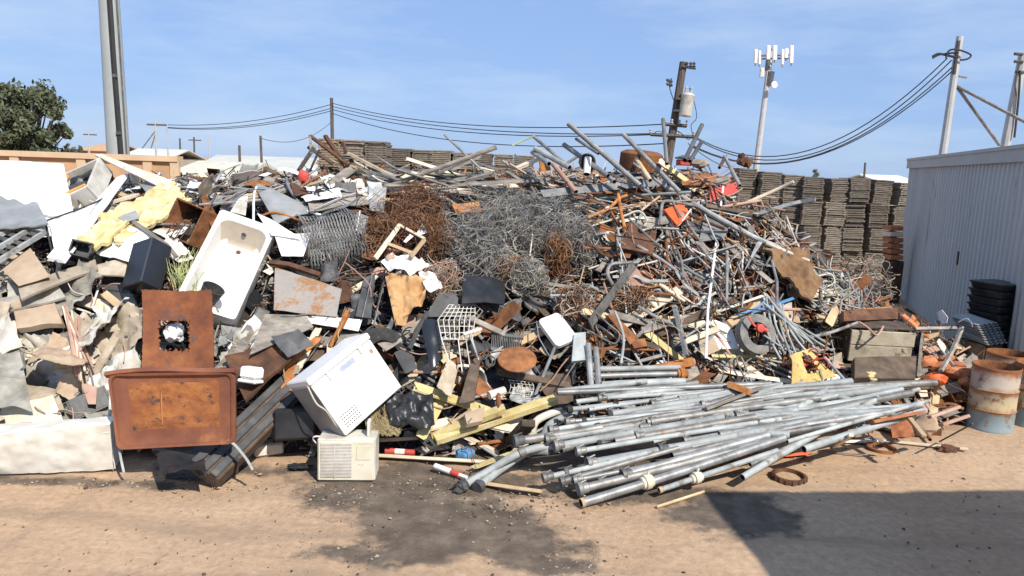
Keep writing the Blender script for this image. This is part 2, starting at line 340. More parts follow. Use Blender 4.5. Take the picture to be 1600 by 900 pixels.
WL = {}
class MB:
    def __init__(s): s.v, s.f, s.m = [], [], []
    def add(s, vs, fs, m=0):
        k = len(s.v); s.v += [V(p) for p in vs]; s.f += [tuple(i + k for i in f) for f in fs]; s.m += [m] * len(fs); return s
    def box(s, fr, a0, a1, b0, b1, c0, c1, m=0, bev=0.0):
        if bev:
            a0, a1 = min(a0, a1), max(a0, a1); b0, b1 = min(b0, b1), max(b0, b1); c0, c1 = min(c0, c1), max(c0, c1)
            e = bev; vs = []; 
            for x, sx in ((a0, 1), (a1, -1)):
                for y, sy in ((b0, 1), (b1, -1)):
                    for z, sz in ((c0, 1), (c1, -1)):
                        vs += [fr(x, y + sy * e, z + sz * e), fr(x + sx * e, y, z + sz * e), fr(x + sx * e, y + sy * e, z)]
            def I(x, y, z, k): return ((x * 2 + y) * 2 + z) * 3 + k
            fs = []
            for x in (0, 1): fs.append([I(x, 0, 0, 0), I(x, 1, 0, 0), I(x, 1, 1, 0), I(x, 0, 1, 0)])
            for y in (0, 1): fs.append([I(0, y, 0, 1), I(1, y, 0, 1), I(1, y, 1, 1), I(0, y, 1, 1)])
            for z in (0, 1): fs.append([I(0, 0, z, 2), I(1, 0, z, 2), I(1, 1, z, 2), I(0, 1, z, 2)])
            for x in (0, 1):
                for y in (0, 1): fs.append([I(x, y, 0, 0), I(x, y, 1, 0), I(x, y, 1, 1), I(x, y, 0, 1)])
                for z in (0, 1): fs.append([I(x, 0, z, 0), I(x, 1, z, 0), I(x, 1, z, 2), I(x, 0, z, 2)])
            for y in (0, 1):
                for z in (0, 1): fs.append([I(0, y, z, 1), I(1, y, z, 1), I(1, y, z, 2), I(0, y, z, 2)])
            for x in (0, 1):
                for y in (0, 1):
                    for z in (0, 1): fs.append([I(x, y, z, 0), I(x, y, z, 1), I(x, y, z, 2)])
            return s.add(vs, fs, m)
        vs = [fr(a, b, c) for a in (a0, a1) for b in (b0, b1) for c in (c0, c1)]
        return s.add(vs, [(0, 1, 3, 2), (4, 6, 7, 5), (0, 4, 5, 1), (2, 3, 7, 6), (0, 2, 6, 4), (1, 5, 7, 3)], m)
    def lathe(s, O, axis, prof, seg=16, cap0=True, cap1=True, m=0):
        ax = V(axis).normalized(); u = ax.orthogonal().normalized(); w = ax.cross(u); O = V(O)
        vs, fs = [], []
        for t, r in prof:
            for k in range(seg):
                a = 2 * math.pi * k / seg; vs.append(O + ax * t + (u * math.cos(a) + w * math.sin(a)) * r)
        n = len(prof)
        for i in range(n - 1):
            for k in range(seg): fs.append((i * seg + k, i * seg + (k + 1) % seg, (i + 1) * seg + (k + 1) % seg, (i + 1) * seg + k))
        if cap0: fs.append(tuple(range(seg)))
        if cap1: fs.append(tuple(range((n - 1) * seg, n * seg)))
        return s.add(vs, fs, m)
    def tube(s, pts, r, seg=7, m=0, cap=True, flat=None, r1=None):
        """round (or flat = (w, t)) bar along a polyline"""
        pts = [V(p) for p in pts]; n = len(pts)
        tg = [((pts[min(i + 1, n - 1)] - pts[max(i - 1, 0)]).normalized()) for i in range(n)]
        u = tg[0].orthogonal().normalized(); vs, fs = [], []
        for i in range(n):
            u = (u - tg[i] * u.dot(tg[i])); u = u.normalized() if u.length > 1e-6 else tg[i].orthogonal().normalized()
            w = tg[i].cross(u)
            if flat:
                q = [(-1, -1), (1, -1), (1, 1), (-1, 1)]
                for a, b in q: vs.append(pts[i] + u * a * flat[0] / 2 + w * b * flat[1] / 2)
            else:
                rr = r if r1 is None else r + (r1 - r) * i / max(1, n - 1)
                for k in range(seg):
                    a = 2 * math.pi * k / seg; vs.append(pts[i] + (u * math.cos(a) + w * math.sin(a)) * rr)
        g = 4 if flat else seg
        for i in range(n - 1):
            for k in range(g): fs.append((i * g + k, i * g + (k + 1) % g, (i + 1) * g + (k + 1) % g, (i + 1) * g + k))
        if cap: fs += [tuple(range(g)), tuple(range((n - 1) * g, n * g))]
        return s.add(vs, fs, m)
    def pipe(s, p0, p1, r, wall=.006, seg=12, m=0, inner=1):
        p0, p1 = V(p0), V(p1); L = (p1 - p0).length; ax = p1 - p0; ri = r - wall; d = min(.35, L * .3)
        s.lathe(p0, ax, [(0, ri)] + [(L * k / 6, r) for k in range(7)] + [(L, ri)], seg, False, False, m)
        s.lathe(p0, ax, [(d, ri), (0, ri)], seg, True, False, inner)  # bore wall and plug in the dark slot: inner shade painted in
        return s.lathe(p0, ax, [(L, ri), (L - d, ri)], seg, False, True, inner)
    def sheet(s, c, n=8, amp=.02, thick=.008, bulge=0.0, seed=0, freq=3.0, rag=0.0, hole=None, m=0, corr=None, mb=None, ny=None, fold=None):
        """a bent, dented plate through four corners, with a real thickness; corr = (ribs, height)"""
        c = [V(p) for p in c]; ny = ny or n
        N = ((c[1] - c[0]).cross(c[3] - c[0])).normalized()
        rnd = random.Random(seed * 7 + 3); so = V((seed * 3.1, seed * 1.7, seed * .9))
        top = []
        for j in range(ny + 1):
            for i in range(n + 1):
                u, w = i / n, j / ny
                if rag:
                    if i in (0, n): u += (1 if i == 0 else -1) * rnd.random() * rag
                    if j in (0, ny): w += (1 if j == 0 else -1) * rnd.random() * rag
                p = c[0] * (1 - u) * (1 - w) + c[1] * u * (1 - w) + c[2] * u * w + c[3] * (1 - u) * w
                d = bulge * (4 * u * (1 - u) * .5 + 4 * w * (1 - w) * .5)
                if amp: d += amp * (noise.noise(p * freq + so) * 1.4 + .5 * noise.noise(p * freq * 2.7 + so))
                if fold and u > fold[0]: d += fold[1] * (u - fold[0])
                if corr: d += corr[1] * math.sin(u * corr[0] * 2 * math.pi)
                top.append(p + N * d)
        k = (n + 1) * (ny + 1); vs = top + [p - N * thick for p in top]
        keep = [[True] * n for _ in range(ny)]
        if hole:
            for j in range(ny):
                for i in range(n):
                    jg = .035 * noise.noise((i * .55 + seed, j * .55, seed)) + .02 * noise.noise((i * 1.3, j * 1.3, seed + 5))
                    if hole[0] + jg <= (i + .5) / n <= hole[1] + jg * 1.4 and hole[2] - jg <= (j + .5) / ny <= hole[3] + jg * 1.6: keep[j][i] = False
        fs, ms = [], []
        def Q(i, j): return j * (n + 1) + i
        def K(i, j): return 0 <= i < n and 0 <= j < ny and keep[j][i]
        for j in range(ny):
            for i in range(n):
                if not keep[j][i]: continue
                a, b, d, e = Q(i, j), Q(i + 1, j), Q(i + 1, j + 1), Q(i, j + 1)
                fs.append((a, b, d, e)); ms.append(m); fs.append((k + e, k + d, k + b, k + a)); ms.append(m if mb is None else mb)
                for (x, y, q0, q1) in ((i, j - 1, a, b), (i + 1, j, b, d), (i, j + 1, d, e), (i - 1, j, e, a)):
                    if not K(x, y): fs.append((q1, q0, k + q0, k + q1)); ms.append(m)
        b0 = len(s.v); s.v += vs; s.f += [tuple(q + b0 for q in f) for f in fs]; s.m += ms
        return s
    def loft(s, loops, close0=True, close1=True, m=0):
        g = len(loops[0]); vs = [p for lp in loops for p in lp]; fs = []
        for i in range(len(loops) - 1):
            for k in range(g): fs.append((i * g + k, i * g + (k + 1) % g, (i + 1) * g + (k + 1) % g, (i + 1) * g + k))
        if close0: fs.append(tuple(range(g)))
        if close1: fs.append(tuple(range((len(loops) - 1) * g, len(loops) * g)))
        return s.add(vs, fs, m)
    def lump(s, O, rx, ry, rz, amp=.3, seed=0, div=3, m=0, freq=1.6, fr=None):
        import bmesh
        bm = bmesh.new(); bmesh.ops.create_icosphere(bm, subdivisions=div, radius=1)
        fr = fr or Fr((0, 0, 0), (1, 0, 0), (0, 1, 0)); O = V(O); so = V((seed * 2.3, seed * 5.1, seed * 1.3)); vs = []
        for q in bm.verts:
            d = 1 + amp * noise.noise(q.co * freq + so) + amp * .5 * noise.noise(q.co * freq * 2.7 + so)
            c = q.co * d; vs.append(O + fr(c.x * rx, c.y * ry, c.z * rz) - fr.O)
        fs = [tuple(v.index for v in f.verts) for f in bm.faces]; bm.free()
        return s.add(vs, fs, m)
    def obj(s, name, mats, parent=None, label=None, cat=None, group=None, kind=None, sharp=35, origin=None):
        if isinstance(mats, str): mats = [mats]
        if parent is not None: O = WL[parent.name]
        elif origin is not None: O = V(origin)
        else:
            xs = [p.x for p in s.v]; ys = [p.y for p in s.v]; zs = [p.z for p in s.v]
            O = V(((min(xs) + max(xs)) / 2, (min(ys) + max(ys)) / 2, min(zs)))
        me = bpy.data.meshes.new(name)
        me.from_pydata([tuple(p - O) for p in s.v], [], s.f)
        for q in mats: me.materials.append(MATS[q])
        me.polygons.foreach_set('material_index', s.m)
        import bmesh
        bm = bmesh.new(); bm.from_mesh(me); bmesh.ops.recalc_face_normals(bm, faces=bm.faces); bm.to_mesh(me); bm.free()
        me.polygons.foreach_set('use_smooth', [True] * len(me.polygons))
        me.set_sharp_from_angle(angle=R(sharp))
        o = bpy.data.objects.new(name, me); COL.objects.link(o)
        if parent is not None: o.parent = parent; WL[o.name] = O
        else: o.location = O; WL[o.name] = O
        tag(o, label, cat, group, kind)
        return o
def tag(o, label=None, cat=None, group=None, kind=None):
    if label: o['label'] = label; USED.add(label)
    if cat: o['category'] = cat
    if group: o['group'] = group
    if kind: o['kind'] = kind
    return o
USED = set()
LM = []      # landmarks for telling the loose scrap apart: (px, py, words)
def lm(px, py, words): LM.append((px, py, words))
def thing(name, label, cat, loc, group=None):
    o = bpy.data.objects.new(name, None); COL.objects.link(o); o.location = loc; o.empty_display_size = .1
    WL[o.name] = V(loc); return tag(o, label, cat, group)
def rrect(fr, a0, a1, b0, b1, r, c=0.0, k=4):
    pts = []
    for (cx, cy, s0) in ((a1 - r, b1 - r, 0), (a0 + r, b1 - r, 90), (a0 + r, b0 + r, 180), (a1 - r, b0 + r, 270)):
        for i in range(k + 1):
            t = R(s0 + 90 * i / k); pts.append(fr(cx + r * math.cos(t), cy + r * math.sin(t), c))
    return pts
def smooth(pts, k=5):
    pts = [V(p) for p in pts]; out = []
    for i in range(len(pts) - 1):
        p0, p1, p2, p3 = pts[max(i - 1, 0)], pts[i], pts[i + 1], pts[min(i + 2, len(pts) - 1)]
        for j in range(k):
            t = j / k
            out.append(.5 * ((2 * p1) + (p2 - p0) * t + (2 * p0 - 5 * p1 + 4 * p2 - p3) * t * t + (3 * p1 - p0 - 3 * p2 + p3) * t ** 3))
    return out + [pts[-1]]
def sag(a, b, d, k=16):
    a, b = V(a), V(b); return [a.lerp(b, i / k) - V((0, 0, d * 4 * (i / k) * (1 - i / k))) for i in range(k + 1)]

# ------------------------------------------------------------------ setting: the yard, the heap's body, what stands behind
def make_ground():
    xs = np.concatenate([[-3000, -1200, -500, -200, -90, -45, -25, -17], np.arange(-12, 9.01, .09), [11, 14, 18, 25, 40, 80, 200, 500, 1200, 3000]])
    ys = np.concatenate([[-120, -40, -12, -3, 1], np.arange(3.6, 12.5, .06), [13.5, 15, 18, 22, 28, 40, 60, 100, 200, 500, 1200, 4500]])
    mb = MB(); nx, ny = len(xs), len(ys)
    for y in ys:
        for x in xs:
            z = 0.0
            if -12 <= x <= 9 and 3.6 <= y <= 12.4:
                z = .035 * noise.noise((x * .55, y * .7, 1.3)) + .016 * noise.noise((x * 2.1, y * 2.1, 4)) + .008 * noise.noise((x * 6.5, y * 6.5, 9))
                for (cx, sl) in ((-1.35, .22), (-.15, .22), (3.6, -.5), (4.9, -.5), (-5.2, .12), (-4.1, .12)):
                    e = (x - cx - sl * (y - 6) - .25 * math.sin(y * .5 + cx)) / .16
                    if abs(e) < 2.2: z += -.022 * math.exp(-e * e) + .010 * math.exp(-(abs(e) - 1.3) ** 2 * 4) + .006 * math.exp(-e * e) * math.sin(y * 42 + 6 * e * e)
                t = min(1, (x + 12) / 2, (9 - x) / 2, (12.4 - y) / 2); z *= max(0, t)
            mb.v.append(V((x, y, z)))
    for j in range(ny - 1):
        for i in range(nx - 1):
            a = j * nx + i; mb.f.append((a, a + 1, a + nx + 1, a + nx)); mb.m.append(0)
    return mb.obj('ground', 'yard_dirt', kind='structure', origin=(0, 0, 0), sharp=80)
make_ground()

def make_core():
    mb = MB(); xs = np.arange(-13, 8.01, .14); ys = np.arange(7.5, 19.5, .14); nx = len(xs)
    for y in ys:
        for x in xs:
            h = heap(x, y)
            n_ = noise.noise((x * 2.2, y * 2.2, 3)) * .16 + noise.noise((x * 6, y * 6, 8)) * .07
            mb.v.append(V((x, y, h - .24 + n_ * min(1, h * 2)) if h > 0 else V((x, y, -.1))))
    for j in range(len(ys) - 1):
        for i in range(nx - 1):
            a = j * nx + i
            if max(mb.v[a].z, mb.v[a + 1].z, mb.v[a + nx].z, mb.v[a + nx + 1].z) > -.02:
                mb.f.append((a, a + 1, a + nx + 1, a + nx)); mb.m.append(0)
    return mb.obj('scrap_rubble', 'heap_core', kind='stuff', label='dark rusty rubble filling the heap, shade of its gaps coloured in', cat='rubble', sharp=20)
make_core()

# the building behind the camera whose shadow lies on the dirt at the right
g = G(1092, 769); hb = 5.2; cr = g - sd * (hb / -sd.z)
mb = MB(); fb = yawfr((cr.x, cr.y, 0), 6)
mb.box(fb, 0, 15, -9, 0, -.1, hb - .02)
wh = mb.obj('warehouse', 'siding', label='tall building throwing the broad shadow on the dirt', cat='building')
mb = MB(); mb.box(fb, .02, 15, -9, -.02, hb - .018, hb); mb.obj('roof', 'fascia', wh)

# grey ribbed shed at the right
A = P(1420, 280, 22.0); A.z = 0
Bn = P(1642, 300, 10.9); Bn.z = 0
H1 = P(1421, 249, 22.0).z
fs = Fr(Bn, A - Bn, (0, 0, 1)); Lw = (A - Bn).length
IN = Fr(Bn, A - Bn, (0, 0, 1)).z       # horizontal, square to the wall
if IN.x < 0: IN = -IN
ft = thing('metal_shed', 'grey ribbed metal shed in shade beside the scrap heap', 'building', Bn)
mb = MB(); prof = []; a = 0.0; pitch = .27
while a < Lw:
    for da, dd in ((0, 0), (.17, 0), (.195, .035), (.245, .035)):
        if a + da < Lw: prof.append((a + da, dd))
    a += pitch
prof.append((Lw, 0))
nseg = 16
for j in range(nseg + 1):
    z = (H1 - .2) * j / nseg
    for a, dd in prof: mb.v.append(Bn + fs.x * a - IN * (dd + .014 * noise.noise((a * .9, z * 1.2, 2)) + (.006 if int(a / 1.08) % 2 else 0)) + V((0, 0, z)))
for j in range(nseg):
    for i in range(len(prof) - 1):
        k = j * len(prof) + i; mb.f.append((k, k + 1, k + len(prof) + 1, k + len(prof))); mb.m.append(0)
mb.obj('wall', 'siding', ft, sharp=20)
mb = MB(); fi = Fr(Bn, fs.x, IN); fi.z = V((0, 0, 1))
mb.box(fi, .0, Lw, .05, 6, 0, H1 - .22); mb.obj('body', 'siding', ft)
mb = MB(); mb.box(fi, -.06, Lw + .06, -.09, .02, H1 - .26, H1); mb.box(fi, -.06, Lw + .06, -.11, .0, H1 - .045, H1 + .02); mb.obj('fascia', 'fascia', ft)
mb = MB(); mb.box(fi, -.05, Lw + .05, .03, 6.1, H1 - .21, H1 - .05); mb.obj('roof', 'fascia', ft)
mb = MB(); q = fs(Lw * .40, 1.75) - IN * .037
mb.box(Fr(q, fs.x, (0, 0, 1)), -.05, .05, -.14, .14, -.012, .012); mb.obj('vent_slot', 'black_plastic', ft)
lm(1480, 350, 'the grey shed')

# tan panel wall at the left
wa, wb = P(-70, 236, 20), P(277, 262, 20); wa.z = wb.z = 0
hw = P(140, 240.5, 20).z
fw = Fr(wa, wb - wa, (0, 1, 0)); fw.z = V((0, 0, 1)); Lw2 = (wb - wa).length
wt = thing('panel_wall', 'tan concrete panel wall behind the left of the heap', 'wall', wa)
mb = MB(); mb.box(fw, 0, Lw2, 0, .18, 0, hw - .13); mb.obj('panel', 'concrete_tan', wt)
mb = MB(); mb.box(fw, -.05, Lw2 + .05, -.10, .26, hw - .13, hw + .02); mb.obj('coping', 'concrete_coping', wt)
for t in (.27, .57, .87, .992):
    mb = MB(); mb.box(fw, Lw2 * t - .12, Lw2 * t + .12, -.07, -.002, 0, hw - .132); mb.obj('pilaster', 'concrete_coping', wt)

# low roofs and walls far behind
def shed(px0, px1, ytop, Y, roof, wall, label, depth=8, rise=.9, eave=.35, name='low_building'):
    a, b = P(px0, 250, Y), P(px1, 250, Y); zt = P((px0 + px1) / 2, ytop, Y).z; a.z = b.z = 0
    f = Fr(a, (b - a), (0, 1, 0)); f.z = V((0, 0, 1)); L = (b - a).length; ze = zt - rise
    t = thing(name, label, 'building', a, 'low buildings beyond the yard')
    m_ = MB(); m_.box(f, 0, L, 0, depth, 0, ze); m_.obj('wall', wall, t)
    m_ = MB(); h2 = depth / 2
    vs = [f(x, y, z) for x in (-eave, L + eave) for y, z in ((-eave, ze + .002), (h2, zt), (depth + eave, ze + .002), (-eave, ze + .12), (h2, zt + .12), (depth + eave, ze + .12))]
    m_.add(vs, [(0, 1, 4, 3), (1, 2, 5, 4), (6, 9, 10, 7), (7, 10, 11, 8), (3, 4, 10, 9), (4, 5, 11, 10), (0, 6, 7, 1), (1, 7, 8, 2), (0, 3, 9, 6), (2, 8, 11, 5)])
    m_.obj('roof', roof, t)
    for k in range(int(L / 4)):
        m_ = MB(); m_.box(f, 1 + k * 4, 1.9 + k * 4, -.03, .0 - .002, ze * .45, ze * .75); m_.obj('window', 'dark_grey', t)
    return t
shed(278, 362, 257, 26, 'cream_dirty', 'wall_far', 'cream low shed just right of the tan panel wall', depth=5, rise=.5)
shed(285, 490, 245, 62, 'roof_pale', 'wall_far', 'long pale roofed building left of the tall thin pole', depth=16, rise=2.0)
shed(190, 262, 233, 80, 'roof_pale', 'wall_far', 'small pale roof peeping over the tan wall near its right end', depth=9, rise=1.0)
shed(128, 168, 226, 95, 'concrete_tan', 'concrete_tan', 'tan building peeping over the wall between tree and steel pole', depth=9, rise=.8)
shed(400, 545, 249, 110, 'cream_dirty', 'wall_far', 'cream roofed building farthest behind the thin wooden pole', depth=14, rise=1.6)
shed(1385, 1440, 276, 70, 'white_paint', 'wall_far', 'small white roof just left of the grey shed corner', depth=9, rise=.7)
shed(860, 1170, 262, 90, 'roof_pale', 'wall_far', 'pale roofed building hidden behind the heap crest', depth=12, rise=1.2) if False else None

# stacks of wooden trays
def tray_mesh(w, d, h, n, seed, warm=False):
    rn = random.Random(seed); m_ = MB(); fr = Fr((0, 0, 0), (1, 0, 0), (0, 1, 0)); th = h / n
    for k in range(n):
        jx, jy = rn.gauss(0, .014), rn.gauss(0, .022); z0 = k * th
        e0, e1 = rn.uniform(0, .03), rn.uniform(0, .03)
        m_.box(fr, -w / 2 + jx + e0, w / 2 + jx - e1, -d / 2 + jy, d / 2 + jy, z0 + th * .34, z0 + th * .93)
        for q in (-1, 1): m_.box(fr, q * (w / 2 - .045) - .03 + jx, q * (w / 2 - .045) + .03 + jx, -d / 2 + .01 + jy, d / 2 - .01 + jy, z0, z0 + th * .335)
        if rn.random() < .7: m_.box(fr, -w * .3 + jx, w * .3 + jx, -d / 2 + .012 + jy, -d / 2 + .05 + jy, z0, z0 + th * .335)
    m_.box(fr, -w * .44, w * .44, -d * .42, d * .42, 0, h * .97)
    return m_
TR = {}
def tray_stack(key, w, d, h, n, mat):
    if key not in TR:
        o = tray_mesh(w, d, h, n, hash(key) % 997).obj('tray_stack', mat, sharp=10, origin=(0, 0, 0), label='x', cat='tray stack', group='stacks of wooden trays'); USED.discard('x'); TR[key] = [o, False]
    if not TR[key][1]: TR[key][1] = True; return TR[key][0]
    o = TR[key][0].copy(); COL.objects.link(o); return o
rs = random.Random(5)
ORD = ['first', 'second', 'third', 'fourth', 'fifth', 'sixth', 'seventh', 'eighth', 'ninth', 'tenth', 'eleventh']
ROWN = ['bottom', 'third', 'second', 'top']
colx = [1160, 1196, 1233, 1266, 1302, 1334, 1368, 1408, 1446]
for i, cx in enumerate(colx):
    Y = 26 + rs.uniform(-.25, .25); b = P(cx, 300, Y); top = P(cx, [262, 266, 271, 275, 276, 277, 280, 284, 286][i], Y).z
    rh = top / 4
    for j in range(4):
        if j < 2 and cx < 1230: continue
        o = tray_stack(('r', (i * 5 + j * 3) % 9), .70 - .05 * ((i + j) % 2), .9, .835, 11 + (i + j) % 3, ['tray_wood', 'tray_wood', 'tray_wood_warm'][(i * 7 + j * 5) % 9 % 3 if (i * 3 + j) % 4 == 0 else 0])
        hh = rh * j
        o.location = (b.x + rs.uniform(-.03, .03), Y + rs.uniform(-.06, .06), hh); o.rotation_euler = (0, rs.uniform(-.03, .03), rs.uniform(-.12, .12))
        o.scale = (1, 1, rh / .842 * rs.uniform(.94, .99))
        o['label'] = f'grey stack of wooden trays, {ROWN[j]} row, {ORD[i]} column of the right rank'
for i in range(7):
    cx = 628 + i * 31.5; Y = 26 + rs.uniform(-.2, .2); b = P(cx, 300, Y); top = P(cx, 231 + i * 1.9 + rs.uniform(-2, 2), Y).z
    for j in (2, 3):
        o = tray_stack(('m', (i * 2 + j) % 4), .70, .9, .835, 13, 'tray_wood'); o.location = (b.x, Y, top - .842 * (4 - j)); o.rotation_euler = (0, 0, rs.uniform(-.06, .06))
        o['label'] = f'dark stack of wooden trays, {"top" if j == 3 else "lower"} row, {ORD[i]} column right of the gap'
        if j == 2:
            pass
for i in range(3):
    cx = 520 + i * 35; Y = 23; b = P(cx, 300, Y); top = P(cx, 217 + i * 2.0, Y).z
    for j in range(2):
        o = tray_stack(('w', i), .70, .95, 1.0, 14, 'tray_wood' if i else 'tray_wood_warm'); o.location = (b.x, Y + .05 * i, top - 1.006 * (2 - j)); o.rotation_euler = (0, 0, rs.uniform(-.05, .05))
        o['label'] = f'brown stack of wooden trays, {"upper" if j else "lower"} row, {ORD[i]} column left of the gap'
# what carries the middle ranks (lower trays, one long stack hidden by the heap)
m_ = MB(); fq = Fr((0, 0, 0), (1, 0, 0), (0, 1, 0)); a = P(612, 300, 26); b = P(833, 300, 26)
m_.box(fq, a.x, b.x, 25.6, 26.4, 0, P(700, 240, 26).z - 1.9)
m_.box(fq, P(503, 300, 23).x, P(607, 300, 23).x, 22.6, 23.5, 0, P(555, 220, 23).z - 2.2)
m_.obj('tray_block', 'tray_wood', label='long block of trays under the middle ranks behind the heap', cat='tray stack')

# ------------------------------------------------------------------ poles, wires
def pole(name, label, cat, pt, pl, Y, r0, r1, mat, seg=10, group=None):
    a, b = P(pt[0], pt[1], Y), P(pl[0], pl[1], Y); d = (b - a); foot = a + d * (a.z / -d.z)
    t = thing(name, label, cat, foot, group); m_ = MB(); m_.tube([foot, foot.lerp(a, .5), a], r0, seg, r1=r1); m_.obj('shaft', mat, t)
    return t, a, foot
def part(t, mb_, name, mat): return mb_.obj(name, mat, t)
# steel monopole at the left
t, a, b = pole('steel_pole', 'thick grey steel pole rising out of view at left', 'pole', (168, -40), (184.5, 236), 24, .37, .30, 'steel_paint', 12)
m_ = MB(); ax = (a - b).normalized()
m_.tube([b + V((.24, -.24, .2)), b.lerp(a, .35) + V((.22, -.25, 0)), b.lerp(a, .7) + V((.17, -.26, 0)), a + V((.15, -.26, 0))], .085, 6); m_.obj('cable', 'cable_black', t)
m_ = MB(); m_.tube([b + V((.335, -.1, 0)), a + V((.275, -.1, 0))], .035, 6); m_.obj('conduit', 'dark_grey', t)
for k in range(3):
    m_ = MB(); q = b.lerp(a, .25 + k * .2); m_.box(yawfr(q + V((.2, -.33, 0)), 0), -.05, .09, -.03, .03, -.05, .05); m_.obj('clamp', 'dark_grey', t)
lm(180, 215, 'the steel pole')
# tall thin pole with the wires
tA, aA, bA = pole('utility_pole', 'tall thin wooden pole alone behind the brown tray stacks', 'pole', (518, 153), (519.5, 225), 57, .16, .12, 'pole_wood')
for nm, lb, pt, pl, Y, r, mt in (
    ('utility_pole', 'pale pole with crossarm, left of the pair beyond the tan wall', (243, 187), (244, 245), 60, .10, 'pole_pale'),
    ('utility_pole', 'thin pale pole, right of the pair beyond the tan wall', (261, 194), (263, 250), 60, .07, 'pole_pale'),
    ('utility_pole', 'short distant pole, left of three beyond the pale roof', (281, 216), (282, 250), 95, .14, 'pole_wood'),
    ('utility_pole', 'short distant pole with small crossarm, middle of three', (303, 214), (304, 250), 95, .14, 'pole_wood'),
    ('utility_pole', 'slim distant pole, right of three beyond the pale roof', (326, 212), (327, 250), 95, .09, 'pole_pale'),
    ('utility_pole', 'stubby dark post between pale roof and thin wooden pole', (374, 227), (375, 265), 40, .09, 'pole_wood'),
    ('utility_pole', 'dark pole with a loose wire left of the heap crest', (407, 212), (409, 258), 45, .10, 'pole_wood'),
    ('utility_pole', 'tiny far pole between the tree and the steel pole', (139, 205), (139.5, 240), 90, .12, 'pole_pale'),
    ('utility_pole', 'tiny far post above the right tray stacks', (1352, 254), (1350, 280), 60, .10, 'pole_wood')):
    t, a, b = pole(nm, lb, 'pole', pt, pl, Y, r, r * .8, mt, 6)
    if 'crossarm' in lb or 'far pole' in lb:
        m_ = MB(); m_.box(yawfr(a - V((0, 0, .4)), 0), -.7, .9, -.06, .06, -.07, .07); m_.obj('crossarm', 'pole_wood', t)
# transformer pole
tT, aT, bT = pole('transformer_pole', 'leaning dark utility pole carrying a transformer can', 'pole', (1068, 97), (1044, 252), 33, .21, .17, 'pole_wood')
up = (aT - bT).normalized()
def atT(px, py, dy=0): return P(px, py, 33 + dy)
for (x0, y0, x1, y1) in ((1038, 194, 1073, 197), (1016, 210, 1084, 214)):
    m_ = MB(); m_.tube([atT(x0, y0, -.25), atT(x1, y1, -.25)], 0, flat=(.12, .10)); ca = m_.obj('crossarm', 'pole_wood', tT)
    for k in range(4):
        u = k / 3; q = atT(x0 + (x1 - x0) * u, y0 + (y1 - y0) * u - 1, -.25)
        m_ = MB(); m_.lathe(q, (0, 0, 1), [(0, .03), (.06, .07), (.11, .035), (.16, .065), (.22, .03)], 8); m_.obj('insulator', 'ceramic', ca)
m_ = MB(); m_.tube([atT(1066, 104, -.2), atT(1087, 107, -.2)], 0, flat=(.09, .07)); ca = m_.obj('crossarm', 'pole_wood', tT)
for px in (1073, 1079, 1084):
    m_ = MB(); m_.lathe(atT(px, 106, -.2), (0, 0, 1), [(0, .03), (.07, .09), (.12, .04), (.18, .08), (.25, .03)], 8); m_.obj('insulator', 'dark_grey', ca)
can = atT(1070, 182, -.45)
m_ = MB(); m_.lathe(can, up, [(0, .24), (.04, .27), (.84, .27), (.88, .29), (.93, .28), (1.0, .16), (1.03, .0)], 18, cap1=False); cn = m_.obj('transformer', 'white_dirty', tT)
for dx in (-.12, .1):
    m_ = MB(); m_.lathe(can + up * .98 + V((dx, 0, 0)), up, [(0, .05), (.08, .07), (.14, .045), (.22, .065), (.3, .02)], 8); m_.obj('bushing', 'ceramic', cn)
m_ = MB(); m_.box(Fr(can + up * .2, (1, 0, 0), (0, 1, 0), up), -.5, -.2, -.05, .3, 0, .08); m_.box(Fr(can + up * .7, (1, 0, 0), (0, 1, 0), up), -.5, -.2, -.05, .3, 0, .08); m_.obj('bracket', 'dark_grey', tT)
m_ = MB(); m_.tube(smooth([atT(1054, 160), atT(1047, 140), atT(1046, 128), atT(1050, 122)]), .02, 5); m_.tube(smooth([can + up * 1.2, atT(1086, 165, -.4), atT(1088, 185, -.4), atT(1080, 195, -.3), atT(1082, 210, -.3)]), .016, 5)
m_.tube(smooth([atT(1082, 211, -.3), atT(1075, 218, -.3), atT(1060, 205, -.3), atT(1050, 214, -.3), atT(1030, 205, -.3), atT(1020, 210, -.3)]), .016, 5); m_.obj('jumper_wire', 'cable_black', tT)
m_ = MB()
for yy in (128, 134):
    m_.lathe(atT(1051, yy, -.2), (-1, 0, .3), [(0, .03), (.08, .09), (.14, .04), (.22, .08), (.3, .03)], 8)
m_.obj('cutout_fuse', 'dark_grey', tT)
lm(1052, 215, 'the transformer pole')
